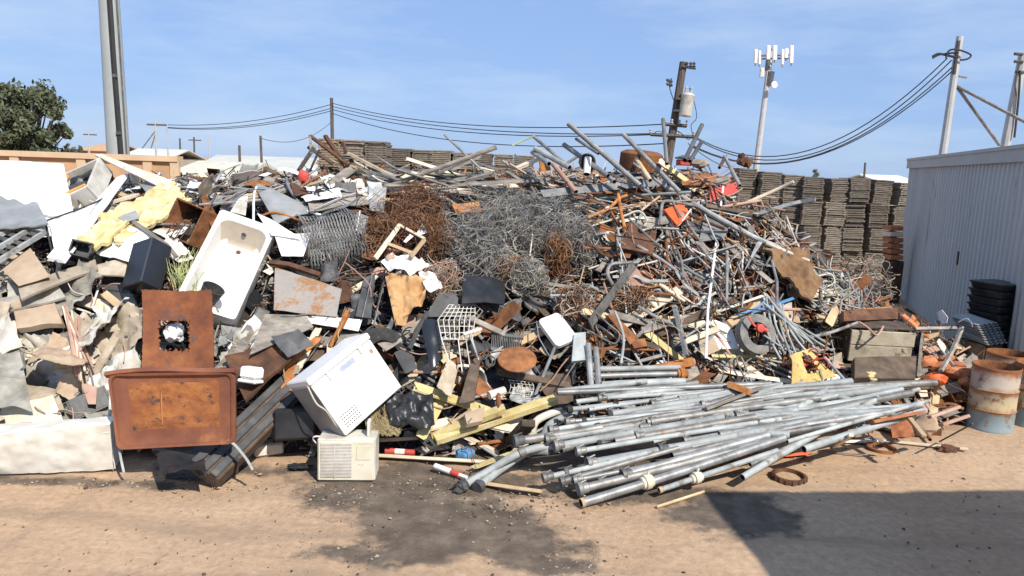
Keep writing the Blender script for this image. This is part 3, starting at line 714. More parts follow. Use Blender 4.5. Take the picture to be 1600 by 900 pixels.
# phone mast
tC, aC, bC = pole('phone_mast', 'slim phone mast topped with white antenna panels', 'mast', (1204.5, 80), (1182, 258), 75, .34, .24, 'pole_pale')
def atC(px, py, dy=0): return P(px, py, 75 + dy)
m_ = MB(); m_.tube([atC(1181, 87), atC(1236, 86)], .10, 6); m_.tube([atC(1184, 92, -.6), atC(1232, 91, -.6)], .08, 6)
m_.tube([atC(1200, 110), atC(1204, 78, .5)], .34, 8); m_.obj('antenna_frame', 'dull_steel', tC)
for px, y0, y1, w in ((1180, 77, 99, .30), (1186, 79, 101, .24), (1200, 71, 93, .36), (1210, 71, 94, .40), (1222, 77, 101, .26), (1228, 76, 91, .34), (1236, 71, 99, .34)):
    m_ = MB(); p_, q_ = atC(px, y1, -.9), atC(px + 1, y0, -.9); h_ = (q_ - p_).length
    m_.box(Fr(p_, (1, .15, 0), (-.15, 1, 0), (q_ - p_).normalized()), -w / 2, w / 2, -.12, .12, 0, h_, bev=.04); m_.obj('antenna_panel', 'white_paint', tC)
    m_ = MB(); m_.tube([atC(px, y1 + 4, -.7), atC(px + 1, y0 + 4, -.7)], .06, 5); m_.obj('mounting_pipe', 'dull_steel', tC)
m_ = MB(); m_.box(Fr(atC(1190, 121, -.6), (1, 0, 0), (0, 1, 0)), -.2, .2, -.15, .15, 0, .9, bev=.04); m_.obj('radio_box', 'white_dirty', tC)
m_ = MB(); m_.lathe(atC(1208, 133, -.8), (.25, -1, .05), [(0, .1), (.12, .30), (.22, .34), (.26, .30), (.28, 0.02)], 16); m_.obj('dish', 'white_paint', tC)
m_ = MB(); m_.tube([atC(1201, 134), atC(1204, 112)], .40, 8); m_.obj('cable_bundle', 'dark_grey', tC)
# the two poles at the right
tR, aR, bR = pole('utility_pole', 'pale steel pole behind the grey shed, carrying four wires', 'pole', (1500, 57), (1473, 242), 30, .17, .13, 'pole_pale')
def atR(px, py, dy=0): return P(px, py, 30 + dy)
m_ = MB(); m_.tube(smooth([atR(1478, 91, -.3), atR(1482, 80, -.3), atR(1492, 77, -.35), atR(1505, 80, -.3), atR(1517, 86, -.2), atR(1512, 92, -.2), atR(1500, 94, -.2)]), .035, 6); m_.tube(smooth([atR(1457, 88, -.2), atR(1466, 84, -.2), atR(1478, 86, -.2), atR(1495, 90, -.2)]), .045, 6); m_.tube(smooth([atR(1457, 91, -.2), atR(1470, 85, -.2), atR(1497, 82, -.2)]), .035, 6); m_.obj('cable_loop', 'cable_black', tR)
m_ = MB(); m_.tube([aR.lerp(bR, .02) + V((-.07, -.08, 0)), aR.lerp(bR, .16) + V((-.07, -.08, 0))], .07, 8); m_.obj('pole_band', 'dark_grey', tR)
for k, (x, y) in enumerate(((1489, 107), (1510, 121))):
    m_ = MB(); m_.tube([atR(1495, y - 3), atR(x, y)], .045, 6); m_.obj('bracket', 'dull_steel', tR)
tB, aB, bB = pole('utility_pole', 'pale pole at the right edge with stubby dark arms', 'pole', (1599, 84), (1571, 228), 36, .24, .20, 'pole_pale')
for px, py in ((1590, 84), (1590, 96), (1592, 112)):
    m_ = MB(); m_.tube([P(px - 5, py, 35.8), P(px + 8, py + 1, 35.8)], .07, 6); m_.obj('arm', 'dark_grey', tB)
m_ = MB(); m_.tube(smooth([P(1592, 100, 35.7), P(1586, 130, 35.7), P(1588, 150, 35.7)]), .02, 5); m_.tube(smooth([P(1594, 110, 35.7), P(1592, 150, 35.7), P(1585, 215, 35.7)]), .05, 5); m_.obj('riser_cable', 'cable_black', tB)
def wire(label, a, b, s, r=.022, name='overhead_wire'):
    m_ = MB(); m_.tube(sag(a, b, s, 22), r, 5); return m_.obj(name, 'cable_black', label=label, cat='wire', group='overhead wires')
for k, (lp, rp, s_) in enumerate((((518, 161), (1038, 194), .75), ((518, 166), (1020, 209), .62), ((519, 171), (1030, 210), .72), ((519, 177), (1042, 224), .95))):
    wire(f'overhead wire, {["top", "second", "third", "lowest"][k]} of four between thin wooden pole and transformer pole', P(*lp, 57), P(*rp, 33), s_, .026)
for k, (lp, rp, s_) in enumerate((((1083, 212), (1480, 91), 2.1), ((1083, 214), (1487, 94), 2.2), ((1080, 226), (1493, 100), 2.05), ((1080, 228), (1489, 110), 1.95))):
    wire(f'sagging wire, {["top", "second", "third", "lowest"][k]} of four between transformer pole and right steel pole', P(*lp, 33), P(*rp, 30), s_, .024)
for k, (lp, rp, s_) in enumerate((((262, 195), (518, 163), .5), ((262, 199), (518, 169), .55), ((262, 200), (518, 173), .55))):
    wire(f'thin wire, {["upper", "middle", "lower"][k]} of three from thin wooden pole towards the left', P(*lp, 60), P(*rp, 57), s_, .026)
wire('loose drooping wire between the dark pole and the thin pole', P(408, 216, 45), P(516, 192, 57), .7, .018)
wire('slack wire low behind the transformer pole foot', P(1075, 224, 33.2), P(1170, 268, 40), .3, .018)
for k, (x, y) in enumerate(((1562, 227), (1612, 196))):
    m_ = MB(); m_.tube([P(1494, 134, 30), P(x, y, 30 - k)], .06, 6); m_.obj('guy_strut', 'dull_steel', label=['steel brace from the right pole down to the shed roof', 'steel brace from the right pole to the edge pole'][k], cat='brace')
for k, (x, y) in enumerate(((222, 232), (236, 232))):
    m_ = MB(); m_.tube([P(243, 204 + k * 4, 60), P(x, y, 60)], .05, 5); m_.obj('guy_wire', 'dull_steel', label=['slanting guy wire, left one, at the pale crossarm pole', 'slanting guy wire, right one, at the pale crossarm pole'][k], cat='wire')

# ------------------------------------------------------------------ trees
def tree(label, px, py_base, py_top, wpx, Y, nclump, nleaf, leaf, mat, seed, trunk_h=.35):
    rn = random.Random(seed); base = P(px, py_base, Y); top = P(px, py_top, Y).z; base.z = 0
    W = wpx / F * Y / 2; zc0 = top * trunk_h; t = thing('tree', label, 'tree', base)
    mb_ = MB(); mb2 = MB(); cl = []
    mb2.tube(smooth([base, base + V((.1, 0, top * .3)), base + V((-.1, .1, top * .6)), base + V((.05, 0, top * .85))], 4), W * .09, 8, r1=W * .02)
    for k in range(nclump):
        while True:
            q = V((rn.uniform(-1, 1), rn.uniform(-1, 1), rn.uniform(-1, 1)))
            if .25 < q.length < 1: break
        w_ = (1 - .35 * max(0, q.z)) * (1.0 if q.z > -.5 else .82)
        c = base + V((q.x * W * .86 * w_, q.y * W * .86 * w_, zc0 + (top - zc0) * (q.z * .45 + .48))); cl.append(c)
        if k % 2 == 0: mb2.tube(smooth([base + V((0, 0, top * rn.uniform(.2, .5))), base.lerp(c, .5) + V((0, 0, top * .12)), c], 3), W * .03, 5, r1=W * .008)
        rr = W * rn.uniform(.11, .25)
        for _ in range(nleaf):
            d = V((rn.gauss(0, 1), rn.gauss(0, 1), rn.gauss(0, .8))); d = d.normalized() * rr * rn.random() ** .45
            u = V((rn.gauss(0, 1), rn.gauss(0, 1), rn.gauss(0, 1) - .6)).normalized(); v = u.orthogonal().normalized(); sz = leaf * rn.uniform(.6, 1.4)
            p_ = c + d; mb_.add([p_ - u * sz, p_ + v * sz * .42, p_ + u * sz, p_ - v * sz * .42], [(0, 1, 2, 3)], rn.randrange(2))
    mb_.obj('crown', mat, t, sharp=180); mb2.obj('trunk', 'bark', t)
    return t
tree('dense olive green tree behind the wall at far left', 50, 240, 103, 146, 48, 84, 120, .17, ['leaf', 'leaf_light'], 3, .12)
tree('low dark bush at the left end of the tan wall', -6, 240, 190, 50, 46, 26, 90, .16, ['leaf', 'leaf_light'], 7, .05)
tree('small bush peeping over the right tray stacks', 1273, 285, 257, 30, 60, 22, 60, .16, ['leaf', 'leaf_light'], 4, .1)
tree('scrubby bush behind the wall between tree and steel pole', 118, 240, 222, 60, 55, 24, 60, .15, ['leaf', 'bark'], 9, .05)

# ------------------------------------------------------------------ the big pieces of the heap
def q4(pts): return [S(*p) for p in pts]
def hs(name, label, cat, pts, mat, words=None, group=None, **kw):
    """a plate through four pixels (upper left, upper right, lower right, lower left), each with its offset from the heap"""
    m_ = MB(); m_.sheet(q4(pts), **kw)
    o = m_.obj(name, mat, label=label, cat=cat, group=group, sharp=50)
    if words: lm(sum(p[0] for p in pts) / 4, sum(p[1] for p in pts) / 4, words)
    return o
def bar(name, label, cat, pts, r, mat, flat=None, seg=8, sm=False, group=None, parent=None):
    w = [S(*p) if len(p) == 3 else V(p[0]) for p in pts]
    m_ = MB(); m_.tube(smooth(w, 4) if sm else w, r, seg, flat=flat)
    return m_.obj(name, mat, parent, label=label, cat=cat, group=group)
def plank(name, label, cat, a, b, w, t, mat, up=None, sag_=0.0, m=None):
    """a board from a to b lying on its flat"""
    A_, B_ = (S(*a) if len(a) == 3 else V(a[0])), (S(*b) if len(b) == 3 else V(b[0]))
    n_ = up or hnorm((A_.x + B_.x) / 2, (A_.y + B_.y) / 2)
    f = Fr(A_, B_ - A_, V(n_).cross(B_ - A_)); L = (B_ - A_).length
    m_ = m or MB(); m_.box(f, 0, L, -w / 2, w / 2, -t / 2, t / 2, bev=min(.004, t * .2))
    return m_.obj(name, mat, label=label, cat=cat) if m is None else m_
Z3 = V((0, 0, 1))

# --- chest freezer standing on one corner on the window air conditioner
def ortho(D, pc, pa, W, far=True):
    C_ = solve(D, *pc, W, far); X = C_ - D; d = ray(*pa); A_ = C0 + d * ((D - C0).dot(X) / d.dot(X))
    f = Fr(D, X, A_ - D)
    if f.z.y < 0: f.z = -f.z
    return f, X.length, (A_ - D).length
D = G(541, 681, .47)
f, FW, FH = ortho(D, (628, 604), (479, 593), .85)
FD = .52
t = thing('chest_freezer', 'white chest freezer tipped onto its corner on the air conditioner', 'freezer', D)
m_ = MB(); m_.box(f, 0, FW, 0, FH - .085, 0, FD, bev=.012); body = m_.obj('cabinet', 'white_clean', t, sharp=30)
m_ = MB(); m_.box(f, -.012, FW + .012, FH - .078, FH, -.018, FD, bev=.014); m_.obj('lid', 'white_clean', t)
m_ = MB(); m_.box(f, .01, FW - .01, FH - .084, FH - .079, .01, FD - .01); m_.obj('gasket', 'dark_grey', t)
m_ = MB(); m_.box(f, .36, .56, FH - .175, FH - .115, -.004, .002); m_.obj('control_panel', 'label_blue', t)
m_ = MB(); m_.box(f, .655, .70, FH - .15, FH - .06, -.022, .001, bev=.005); m_.obj('latch', 'white_dirty', t)
m_ = MB(); m_.box(f, .20, .235, FH - .16, FH - .06, -.022, .001, bev=.005); m_.obj('latch', 'white_dirty', t)
m_ = MB()
for i in range(7):
    for j in range(5): m_.box(f, .06 + i * .032, .083 + i * .032, .06 + j * .032, .072 + j * .032, -.002, .004)
m_.obj('vent_grille', 'dark_grey', t)
m_ = MB(); m_.box(f, -.003, .001, .012, FH - .095, .012, FD - .012); m_.obj('shaded_end_panel', 'grey_panel', t)  # left end tinted grey: shade of the unlit side put into colour
m_ = MB(); m_.box(f, .76, .80, FH - .22, FH - .17, -.003, .002); m_.obj('badge', 'copper_pink', t)
m_ = MB(); m_.tube(smooth([f(.0, FH - .02, .05), f(-.06, FH - .25, .0), f(-.03, .35, -.02), f(.0, .12, .05), f(.05, .0, .04)]), .009, 6); m_.obj('power_cord', 'white_dirty', t)
lm(548, 600, 'the white chest freezer')

# --- window air conditioner on the dirt
O = G(495, 752, 0.0); f = yawfr(O, 4, -3, 'X'); f.z = f.x.cross(f.y); AW, AH, AD = .60, .45, .36
t = thing('air_conditioner', 'cream window air conditioner on the dirt under the freezer', 'air conditioner', O)
m_ = MB(); m_.box(f, 0, AW, .02, AD, 0, AH, bev=.012); m_.obj('casing', 'white_dirty', t)
m_ = MB(); m_.box(f, .01, AW - .01, -.018, .019, .012, AH - .012, bev=.012); fp = m_.obj('front_panel', 'cream_dirty', t)
m_ = MB(); m_.box(f, .045, .36, -.0185, -.012, .05, AH - .055)
gr = m_.obj('grille', 'wood_grey', t)
m_ = MB()
for i in range(24): m_.box(f, .045, .36, -.030, -.0186, .056 + i * .0155, .0645 + i * .0155)
m_.obj('louver', 'white_dirty', gr)
m_ = MB(); m_.box(f, .18, .193, -.033, -.0305, .05, AH - .055); m_.obj('mullion', 'white_dirty', gr)
m_ = MB(); m_.box(f, .41, AW - .045, -.024, -.0185, .24, AH - .06, bev=.002); m_.obj('control_cover', 'cream_dirty', t)
m_ = MB(); m_.tube(smooth([f(-.02, .1, AH - .08), f(-.05, .06, AH - .02), f(-.03, .03, AH + .02), f(.02, .05, AH + .015)]), .008, 6); m_.obj('power_cord', 'white_paint', t)
m_ = MB(); m_.box(f, .50, .53, .10, .24, AH + .001, AH + .16, bev=.004); m_.obj('bracket', 'white_dirty', t)
lm(540, 716, 'the air conditioner')

# --- bathtub
Tl = P(345, 326, 9.5)
f = Fr(Tl, (.936, .145, -.321), (-.142, -.679, -.721)); f.z = V((-.322, .72, -.615)).normalized(); BW, BL = .73, 1.44
Bl = f(0, BL, 0)
t = thing('bathtub', 'white enamel bathtub leaning on the heap with open side out', 'bathtub', Bl)
m_ = MB()
lp = [rrect(f, -.0, BW, 0, BL, .05, .36), rrect(f, 0, BW, 0, BL, .05, .02), rrect(f, 0.004, BW - .004, .004, BL - .004, .05, .0), rrect(f, .055, BW - .055, .10, BL - .08, .14, .0), rrect(f, .065, BW - .065, .112, BL - .09, .13, .012),
      rrect(f, .10, BW - .10, .20, BL - .13, .12, .30), rrect(f, .14, BW - .14, .26, BL - .20, .10, .345), rrect(f, .2, BW - .2, .4, BL - .3, .08, .352)]
m_.loft(lp, close0=False)
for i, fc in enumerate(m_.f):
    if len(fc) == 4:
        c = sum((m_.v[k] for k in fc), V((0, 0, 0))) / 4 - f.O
        if c.dot(f.z) > .012 and .08 < c.dot(f.y) < .24 and .08 < c.dot(f.x) < BW - .08: m_.m[i] = 1  # top end wall: shade painted into the enamel colour, along with staining
m_.obj('basin', ['enamel', 'enamel_shade_stain'], t, sharp=60)
m_ = MB(); m_.lathe(f(BW / 2, .33, .346), f.z, [(-.004, .001), (-.006, .022), (.0, .032)], 14); m_.obj('drain', 'rust', t)
m_ = MB(); m_.lathe(f(BW / 2, .155, .165), (f.y * .9 - f.z * .35), [(0.004, .032), (.012, .028), (.014, .002)], 14); m_.obj('overflow_plate', 'dark_grey', t)
lm(362, 415, 'the bathtub')
# black bucket lying in the low end of the tub
c = f(.29, 1.25, .22)
m_ = MB(); m_.lathe(c, f.y * -.55 + f.z * -.7 + f.x * .2, [(.02, .095), (.0, .1), (.24, .135), (.25, .14), (.25, .125), (.03, .09)], 18, True, True); m_.obj('bucket', 'rubber', label='black bucket lying in the lower end of the bathtub', cat='bucket')
m_ = MB(); m_.tube(smooth([c + f.x * .12, c - f.z * .28 + f.x * .2 + f.y * .12, c + f.y * .2 + f.x * .3, c + f.y * .1 + f.x * .36]), .006, 5); m_.obj('hose', 'straw', label='thin tan hose curling beside the bucket in the bathtub', cat='hose')

# --- rusty plate with a square hole
hs('holed_plate', 'tall rusty steel plate with a ragged square hole cut in it', 'steel plate', [(221, 452, .92), (331, 452, .92), (334, 590, .70), (221, 590, .70)], 'rust_burnt', 'the holed rusty plate', n=64, amp=.012, thick=.012, hole=(.22, .63, .34, .68), seed=4, bulge=.07, rag=.012)
mp = S(272, 520, .45)
m_ = MB(); m_.lump(mp, .12, .08, .10, .5, 3); m_.obj('plastic_bag', 'film_white', label='white plastic bag showing through the hole in the plate', cat='bag')

# --- rusty lid with chrome legs standing on edge
BL_ = G(180, 702, .36); BR_ = P(374, 691, BL_.y - .04); TL = P(181, 588, BL_.y + .10)
f = Fr(BL_, BR_ - BL_, TL - BL_)
if f.z.y < 0: f.z = -f.z
w_ = (BR_ - BL_).length; h_ = (TL - BL_).length
t = thing('rusty_hood', 'wide rusty brown lid with a rolled rim standing on edge', 'lid', BL_)
m_ = MB()
def rr(i, c, top=0): 
    pts = rrect(f, i, w_ - i, i, h_ - i, .06, c); return [p + f.x * (f.O - p).dot(f.x) * 0 for p in pts]
lp = [rr(.0, .05), rr(-.012, .0), rr(.0, -.035), rr(.022, -.03), rr(.03, -.004)]
lp += [rrect(f, .12, w_ - .12, .07, h_ - .05, .05, .004)] + [rrect(f, .12 + k * .05, w_ - .12 - k * .05, .07 + k * .035, h_ - .05 - k * .028, .05, .004 + (.004 if k % 2 else 0)) for k in range(1, 9)]
m_.loft(lp, close0=True)
def bend(p):
    q = p - f.O; a, b = q.dot(f.x), q.dot(f.y); u, v = a / w_, b / h_
    d = .05 * math.sin(u * 3.1) * (v - .35) + .035 * noise.noise((a * 2.2, b * 2.2, 3)) - .05 * max(0, u - .8) * (1 - v) * 3
    return p + f.z * d + f.x * ((.5 - u) * .07 * (1 - v)) + f.y * (.03 * math.sin(u * 4 + .6) * v)
m_.v = [bend(p) for p in m_.v]
for i, fc in enumerate(m_.f):
    c = sum((m_.v[k] for k in fc), V((0, 0, 0))) / len(fc) - f.O
    if abs(c.dot(f.x) - w_ / 2) < w_ / 2 - .20 and .18 < c.dot(f.y) < h_ - .10 and c.dot(f.z) < .03: m_.m[i] = 1
m_.obj('panel', ['rust_painted', 'rust_scorched'], t, sharp=30)
m_ = MB(); m_.tube([f(w_ * .40, .22, -.008), f(w_ * .403, h_ * .5, -.009), f(w_ * .41, h_ - .15, -.008)], 0, flat=(.012, .006)); m_.obj('seam', 'rust_orange', t)
m_ = MB(); m_.tube([bend(f(-.03 + (w_ + .06) * k / 8, h_ + .004, -.012)) for k in range(9)], 0, flat=(.045, .06)); m_.obj('top_flange', 'rust_painted', t)
m_ = MB(); m_.tube(smooth([f(w_ - .10, .03, -.03), f(w_ - .02, -.02, -.05), f(w_ + .08, -.16, -.05), f(w_ + .14, -.27, -.06)]), 0, flat=(.024, .012)); m_.obj('leg', 'aluminium', t)
m_ = MB(); m_.tube(smooth([f(.02, .0, .03), f(.04, -.12, .02), f(.07, -.24, .0)]), 0, flat=(.022, .012)); m_.obj('leg', 'aluminium', t)
lm(280, 640, 'the rusty lid')

# --- long white crumpled tub on the dirt at lower left
O = G(-25, 752, 0); E = G(174, 742, 0); f = Fr(O, E - O, (0, 1, 0)); f.z = Z3; L = (E - O).length
m_ = MB(); c = [f(0, .1, .03), f(L, .08, .03), f(L + .02, -.03, .56), f(0, -.06, .50)]
t = thing('crumpled_trough', 'long dented white trough lying on the dirt at far left', 'trough', O)
m_.sheet(c, n=44, ny=16, amp=.016, thick=.012, bulge=.03, seed=12, freq=5.5); m_.obj('side', 'white_worn', t, sharp=70)
m_ = MB(); m_.sheet([f(0, -.06, .502), f(L + .02, -.03, .562), f(L - .02, .34, .52), f(0, .35, .47)], n=24, ny=5, amp=.012, thick=.01, seed=13, freq=5); m_.obj('top_edge', 'white_worn', t, sharp=70)
m_ = MB(); m_.sheet([f(L, .085, .03), f(L - .05, .6, .03), f(L - .03, .36, .5), f(L + .012, -.02, .55)], n=8, amp=.03, thick=.01, seed=14); m_.obj('end', 'white_worn', t, sharp=70)
m_ = MB(); m_.tube([f(0, .0, .41), f(L * .5, -.012, .435), f(L, -.0, .46)], .012, 6); m_.obj('rim_bead', 'white_dirty', t)
lm(85, 705, 'the white trough')

# --- black box and boards above it
def box_on(name, label, cat, px, py, off, w, d, h, yaw, tilt, roll, mat, open_=None, words=None, inner='black_plastic', wall=.02):
    """a carcass of real boards; open_ = the side left open: 'front', 'top' or None"""
    O = S(px, py, off); m = Matrix.Rotation(R(yaw), 3, 'Z') @ Matrix.Rotation(R(tilt), 3, 'X') @ Matrix.Rotation(R(roll), 3, 'Y')
    f = Fr(O, m @ V((1, 0, 0)), m @ V((0, 1, 0)))
    x0, x1, y0, y1, z0, z1 = -w / 2, w / 2, -d / 2, d / 2, -h / 2, h / 2
    if open_ is None:
        m_ = MB(); m_.box(f, x0, x1, y0, y1, z0, z1, bev=.014); o = m_.obj(name, mat, label=label, cat=cat, sharp=30)
    else:
        o = thing(name, label, cat, f(0, 0, z0)); g_ = wall
        m_ = MB(); m_.box(f, x0, x1, y0, y1, z0, z0 + g_, bev=.003); m_.obj('bottom', mat, o)
        for s_ in (x0, x1 - g_): m_ = MB(); m_.box(f, s_, s_ + g_, y0, y1, z0 + g_ + .001, z1 - g_ - .001, bev=.003); m_.obj('side', mat, o)
        if open_ != 'top': m_ = MB(); m_.box(f, x0, x1, y0, y1, z1 - g_, z1, bev=.003); m_.obj('top', mat, o)
        if open_ != 'front': m_ = MB(); m_.box(f, x0 + g_ + .001, x1 - g_ - .001, y0, y0 + g_, z0 + g_ + .001, z1 - g_ - .001); m_.obj('front', mat, o)
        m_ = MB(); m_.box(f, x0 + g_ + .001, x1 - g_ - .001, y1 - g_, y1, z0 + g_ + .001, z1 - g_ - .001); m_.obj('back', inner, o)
    if words: lm(px, py, words)
    return o, f
o, f = box_on('black_cabinet', 'glossy black box with a rounded edge tilted above the holed plate', 'box', 230, 417, .60, .36, .30, .62, -34, -30, -20, 'black_satin', words='the glossy black box')
o, f = box_on('black_crate', 'small open black crate tipped between trough and rusty lid', 'crate', 142, 632, .32, .40, .30, .26, 24, -28, -22, 'black_plastic', 'top', words='the small black crate')
hs('cardboard_sheet', 'pinkish grey board lying in the small black crate', 'board', [(128, 600, .5), (152, 605, .5), (150, 632, .52), (138, 632, .52)], 'copper_pink', n=4, amp=.005)
hs('black_sheet', 'narrow black panel leaning beside the glossy black box', 'panel', [(178, 424, .34), (194, 418, .36), (222, 500, .46), (206, 510, .46)], 'black_satin', n=4, amp=.004, thick=.03)
hs('dark_board', 'dark charcoal panel behind the narrow black panel', 'panel', [(150, 432, .3), (186, 420, .3), (214, 520, .4), (196, 530, .4)], 'dark_grey', n=5, amp=.01, thick=.02)

# --- upper left
hs('white_sheet', 'large white refrigerator side panel at the far left of the heap', 'panel', [(-30, 252, .4), (100, 258, .4), (118, 345, .5), (-30, 325, .5)], 'white_clean', 'the large white panel', n=12, amp=.02, thick=.03, seed=21)
hs('white_sheet', 'crumpled white sheet under the large white panel', 'sheet', [(-30, 300, .55), (70, 310, .55), (112, 352, .6), (60, 372, .6)], 'white_paint', n=10, amp=.05, seed=22)
hs('ridged_sheet', 'grey green moulded panel with rounded ridges at far left', 'panel', [(-22, 312, .85), (48, 298, .82), (76, 352, .9), (-18, 362, .92)], 'grey_panel', 'the ridged grey panel', n=24, ny=6, amp=.008, thick=.02, corr=(3, .007), seed=23)
# louvred vent frame
P0 = q4([(-15, 340, .78), (72, 362, .76), (66, 402, .82), (-15, 400, .84)])
f = Fr(P0[0], P0[1] - P0[0], P0[3] - P0[0]); w_, h_ = (P0[1] - P0[0]).length, (P0[3] - P0[0]).length
t = thing('vent_frame', 'grey aluminium louvred window frame at the left edge', 'window frame', P0[3])
m_ = MB()
for b0, b1 in ((0, .04), (h_ - .04, h_)): m_.box(f, 0, w_, b0, b1, -.03, .03)
for k in range(5): m_.box(f, w_ * k / 4 - .02, w_ * k / 4 + .02, .041, h_ - .041, -.028, .028)
m_.obj('frame', 'aluminium', t)
m_ = MB()
for k in range(9): m_.box(Fr(f(.03, .06 + k * (h_ - .1) / 9, 0), f.x, f.y * .6 + f.z * .8), 0, w_ - .06, 0, .05, -.003, .003)
m_.obj('slats', 'dull_steel', t)
lm(30, 378, 'the louvred frame')
hs('cardboard_sheet', 'flat brown cardboard sheet below the louvred frame', 'cardboard', [(2, 420, .62), (48, 388, .6), (78, 432, .7), (30, 448, .72)], 'cardboard', 'the brown cardboard', n=5, amp=.012, thick=.008)
hs('grey_film', 'dusty grey plastic sheet draped at the left edge', 'sheet', [(-25, 520, .5), (30, 545, .5), (50, 640, .6), (-25, 640, .6)], 'grey_dust', n=12, amp=.10, seed=25)
hs('grey_film', 'pale crumpled plastic film at the left edge above the dusty sheet', 'sheet', [(-25, 470, .5), (12, 480, .5), (40, 545, .5), (-25, 560, .5)], 'white_dirty', n=10, amp=.08, seed=26)
hs('dusty_cushion', 'dusty tan cushion board behind the stick bundle', 'cushion', [(24, 470, .35), (84, 462, .35), (102, 512, .45), (32, 520, .45)], 'cardboard', 'the dusty cushion', n=7, amp=.03, thick=.08, seed=27)
hs('dusty_board', 'long dusty beige board under the brown cardboard', 'board', [(30, 452, .62), (150, 408, .55), (154, 424, .6), (34, 470, .66)], 'beige_dust', 'the long beige board', n=8, amp=.02, thick=.03, seed=28)
hs('dusty_board', 'curved grey dusty rim above the dusty cushion', 'board', [(-10, 470, .5), (90, 445, .5), (104, 466, .52), (-10, 492, .55)], 'grey_dust', n=10, amp=.03, thick=.03, bulge=.05, seed=29)
hs('cream_sheet', 'cream flat panel lying behind the white trough', 'panel', [(5, 640, .40), (85, 620, .42), (105, 668, .48), (-10, 682, .45)], 'cream_dirty', 'the flat cream panel', n=8, amp=.02, thick=.03, seed=30)
hs('cream_sheet', 'beige dusty panel leaning behind the flat cream panel', 'panel', [(40, 600, .3), (90, 610, .3), (100, 640, .4), (20, 640, .4)], 'beige_dust', n=6, amp=.03, seed=31)

# opened refrigerator
P0 = q4([(98, 272, .62), (150, 248, .60), (196, 285, .65), (128, 332, .75)])
t = thing('opened_refrigerator', 'gutted refrigerator with foam edges and black bags inside', 'refrigerator', P0[3])
f = Fr(P0[0], P0[1] - P0[0], P0[3] - P0[0]); w_, h_ = .62, .86
if f.z.y < 0: f.z = -f.z
for nm, a in (('side', (0, .04, 0, h_, 0, .30)), ('side', (w_ - .04, w_, 0, h_, 0, .30)), ('end', (.041, w_ - .041, 0, .04, 0, .30)), ('end', (.041, w_ - .041, h_ - .04, h_, 0, .30))):
    m_ = MB(); m_.box(f, *a, bev=.006); m_.obj(nm, 'white_dirty', t)
m_ = MB(); m_.box(f, .041, w_ - .041, .041, h_ - .041, .25, .30); m_.obj('liner', 'dark_grey', t)
for k, a in enumerate(((.045, .085, .05, h_ - .05, -.02, .06), (.09, w_ - .05, h_ - .10, h_ - .045, -.02, .08))):
    m_ = MB(); m_.box(f, *a, bev=.01); m_.obj('foam_edge', 'foam_orange', t)
lm(145, 285, 'the gutted refrigerator')
m_ = MB(); m_.lump(f(.30, .28, .16), .20, .18, .14, .5, 31, fr=f); m_.obj('bin_bag', 'black_plastic', label='black bag stuffed in the gutted refrigerator, upper one', cat='bag')
m_ = MB(); m_.lump(f(.34, .60, .12), .15, .12, .12, .55, 32, fr=f); m_.obj('bin_bag', 'dark_grey', label='dark bag at the lower end of the gutted refrigerator', cat='bag')
m_ = MB(); m_.lump(f(.18, .66, .05), .08, .10, .08, .5, 33, fr=f); m_.obj('foam_lump', 'foam_orange', label='lump of orange foam hanging out of the gutted refrigerator', cat='foam')
hs('cream_sheet', 'long cream panel sloping right of the gutted refrigerator', 'panel', [(149, 244, .5), (160, 243, .48), (283, 290, .45), (262, 300, .45)], 'cream_dirty', 'the sloping cream panel', n=10, amp=.01, thick=.03, seed=34)
hs('refrigerator_slab', 'white refrigerator door standing on edge beside yellow foam', 'door', [(186, 282, .62), (200, 276, .60), (102, 412, .78), (78, 408, .80)], 'white_clean', 'the white door edge', n=8, amp=.006, thick=.06, seed=35)
hs('refrigerator_slab', 'white door liner with black gasket below the gutted refrigerator', 'door', [(78, 348, .68), (148, 322, .66), (120, 372, .74), (86, 392, .76)], 'white_paint', n=8, amp=.03, thick=.03, seed=36)
bar('rubber_seal', 'black rubber gasket loop round the white door liner', 'gasket', [(72, 345, .72), (150, 316, .70), (190, 290, .66)], .012, 'rubber', sm=True)
bar('rubber_seal', 'black rubber gasket down the left of the white door liner', 'gasket', [(70, 342, .72), (82, 395, .8), (92, 420, .84)], .012, 'rubber', sm=True)
hs('foam_slab', 'big slab of ragged yellow insulation foam at upper left', 'foam', [(150, 342, .56), (268, 284, .52), (302, 316, .52), (184, 388, .62)], 'foam_yellow', 'the yellow foam slab', n=30, amp=.06, thick=.05, rag=.05, freq=6, seed=37)
hs('foam_slab', 'smaller yellow foam slab lying left of the bigger slab', 'foam', [(118, 384, .64), (160, 345, .60), (205, 352, .60), (150, 396, .68)], 'foam_yellow', n=16, amp=.05, thick=.05, rag=.06, freq=7, seed=38)
o, f = box_on('grey_case', 'dark grey box on edge beside the white door edge', 'box', 205, 290, .55, .20, .18, .34, -30, -20, -28, 'dark_grey')
hs('metal_sheet', 'torn greyish foil lying on the yellow foam slab', 'sheet', [(184, 340, .72), (212, 328, .70), (218, 340, .72), (196, 346, .74)], 'grey_panel', n=5, amp=.03, seed=39)
hs('metal_sheet', 'pale tile shaped plate at the top of the yellow foam', 'plate', [(218, 288, .6), (238, 278, .58), (246, 290, .58), (228, 300, .6)], 'grey_panel', n=3, amp=.004)
hs('white_sheet', 'broad white crumpled sheet below the yellow foam', 'sheet', [(150, 395, .55), (210, 350, .55), (268, 384, .52), (250, 425, .55)], 'white_paint', 'the broad white sheet', n=14, amp=.05, seed=40)
hs('beige_board', 'tan board lying below the broad white sheet', 'board', [(146, 420, .52), (200, 402, .52), (196, 432, .56), (150, 432, .56)], 'beige_dust', n=6, amp=.02, thick=.02, seed=41)
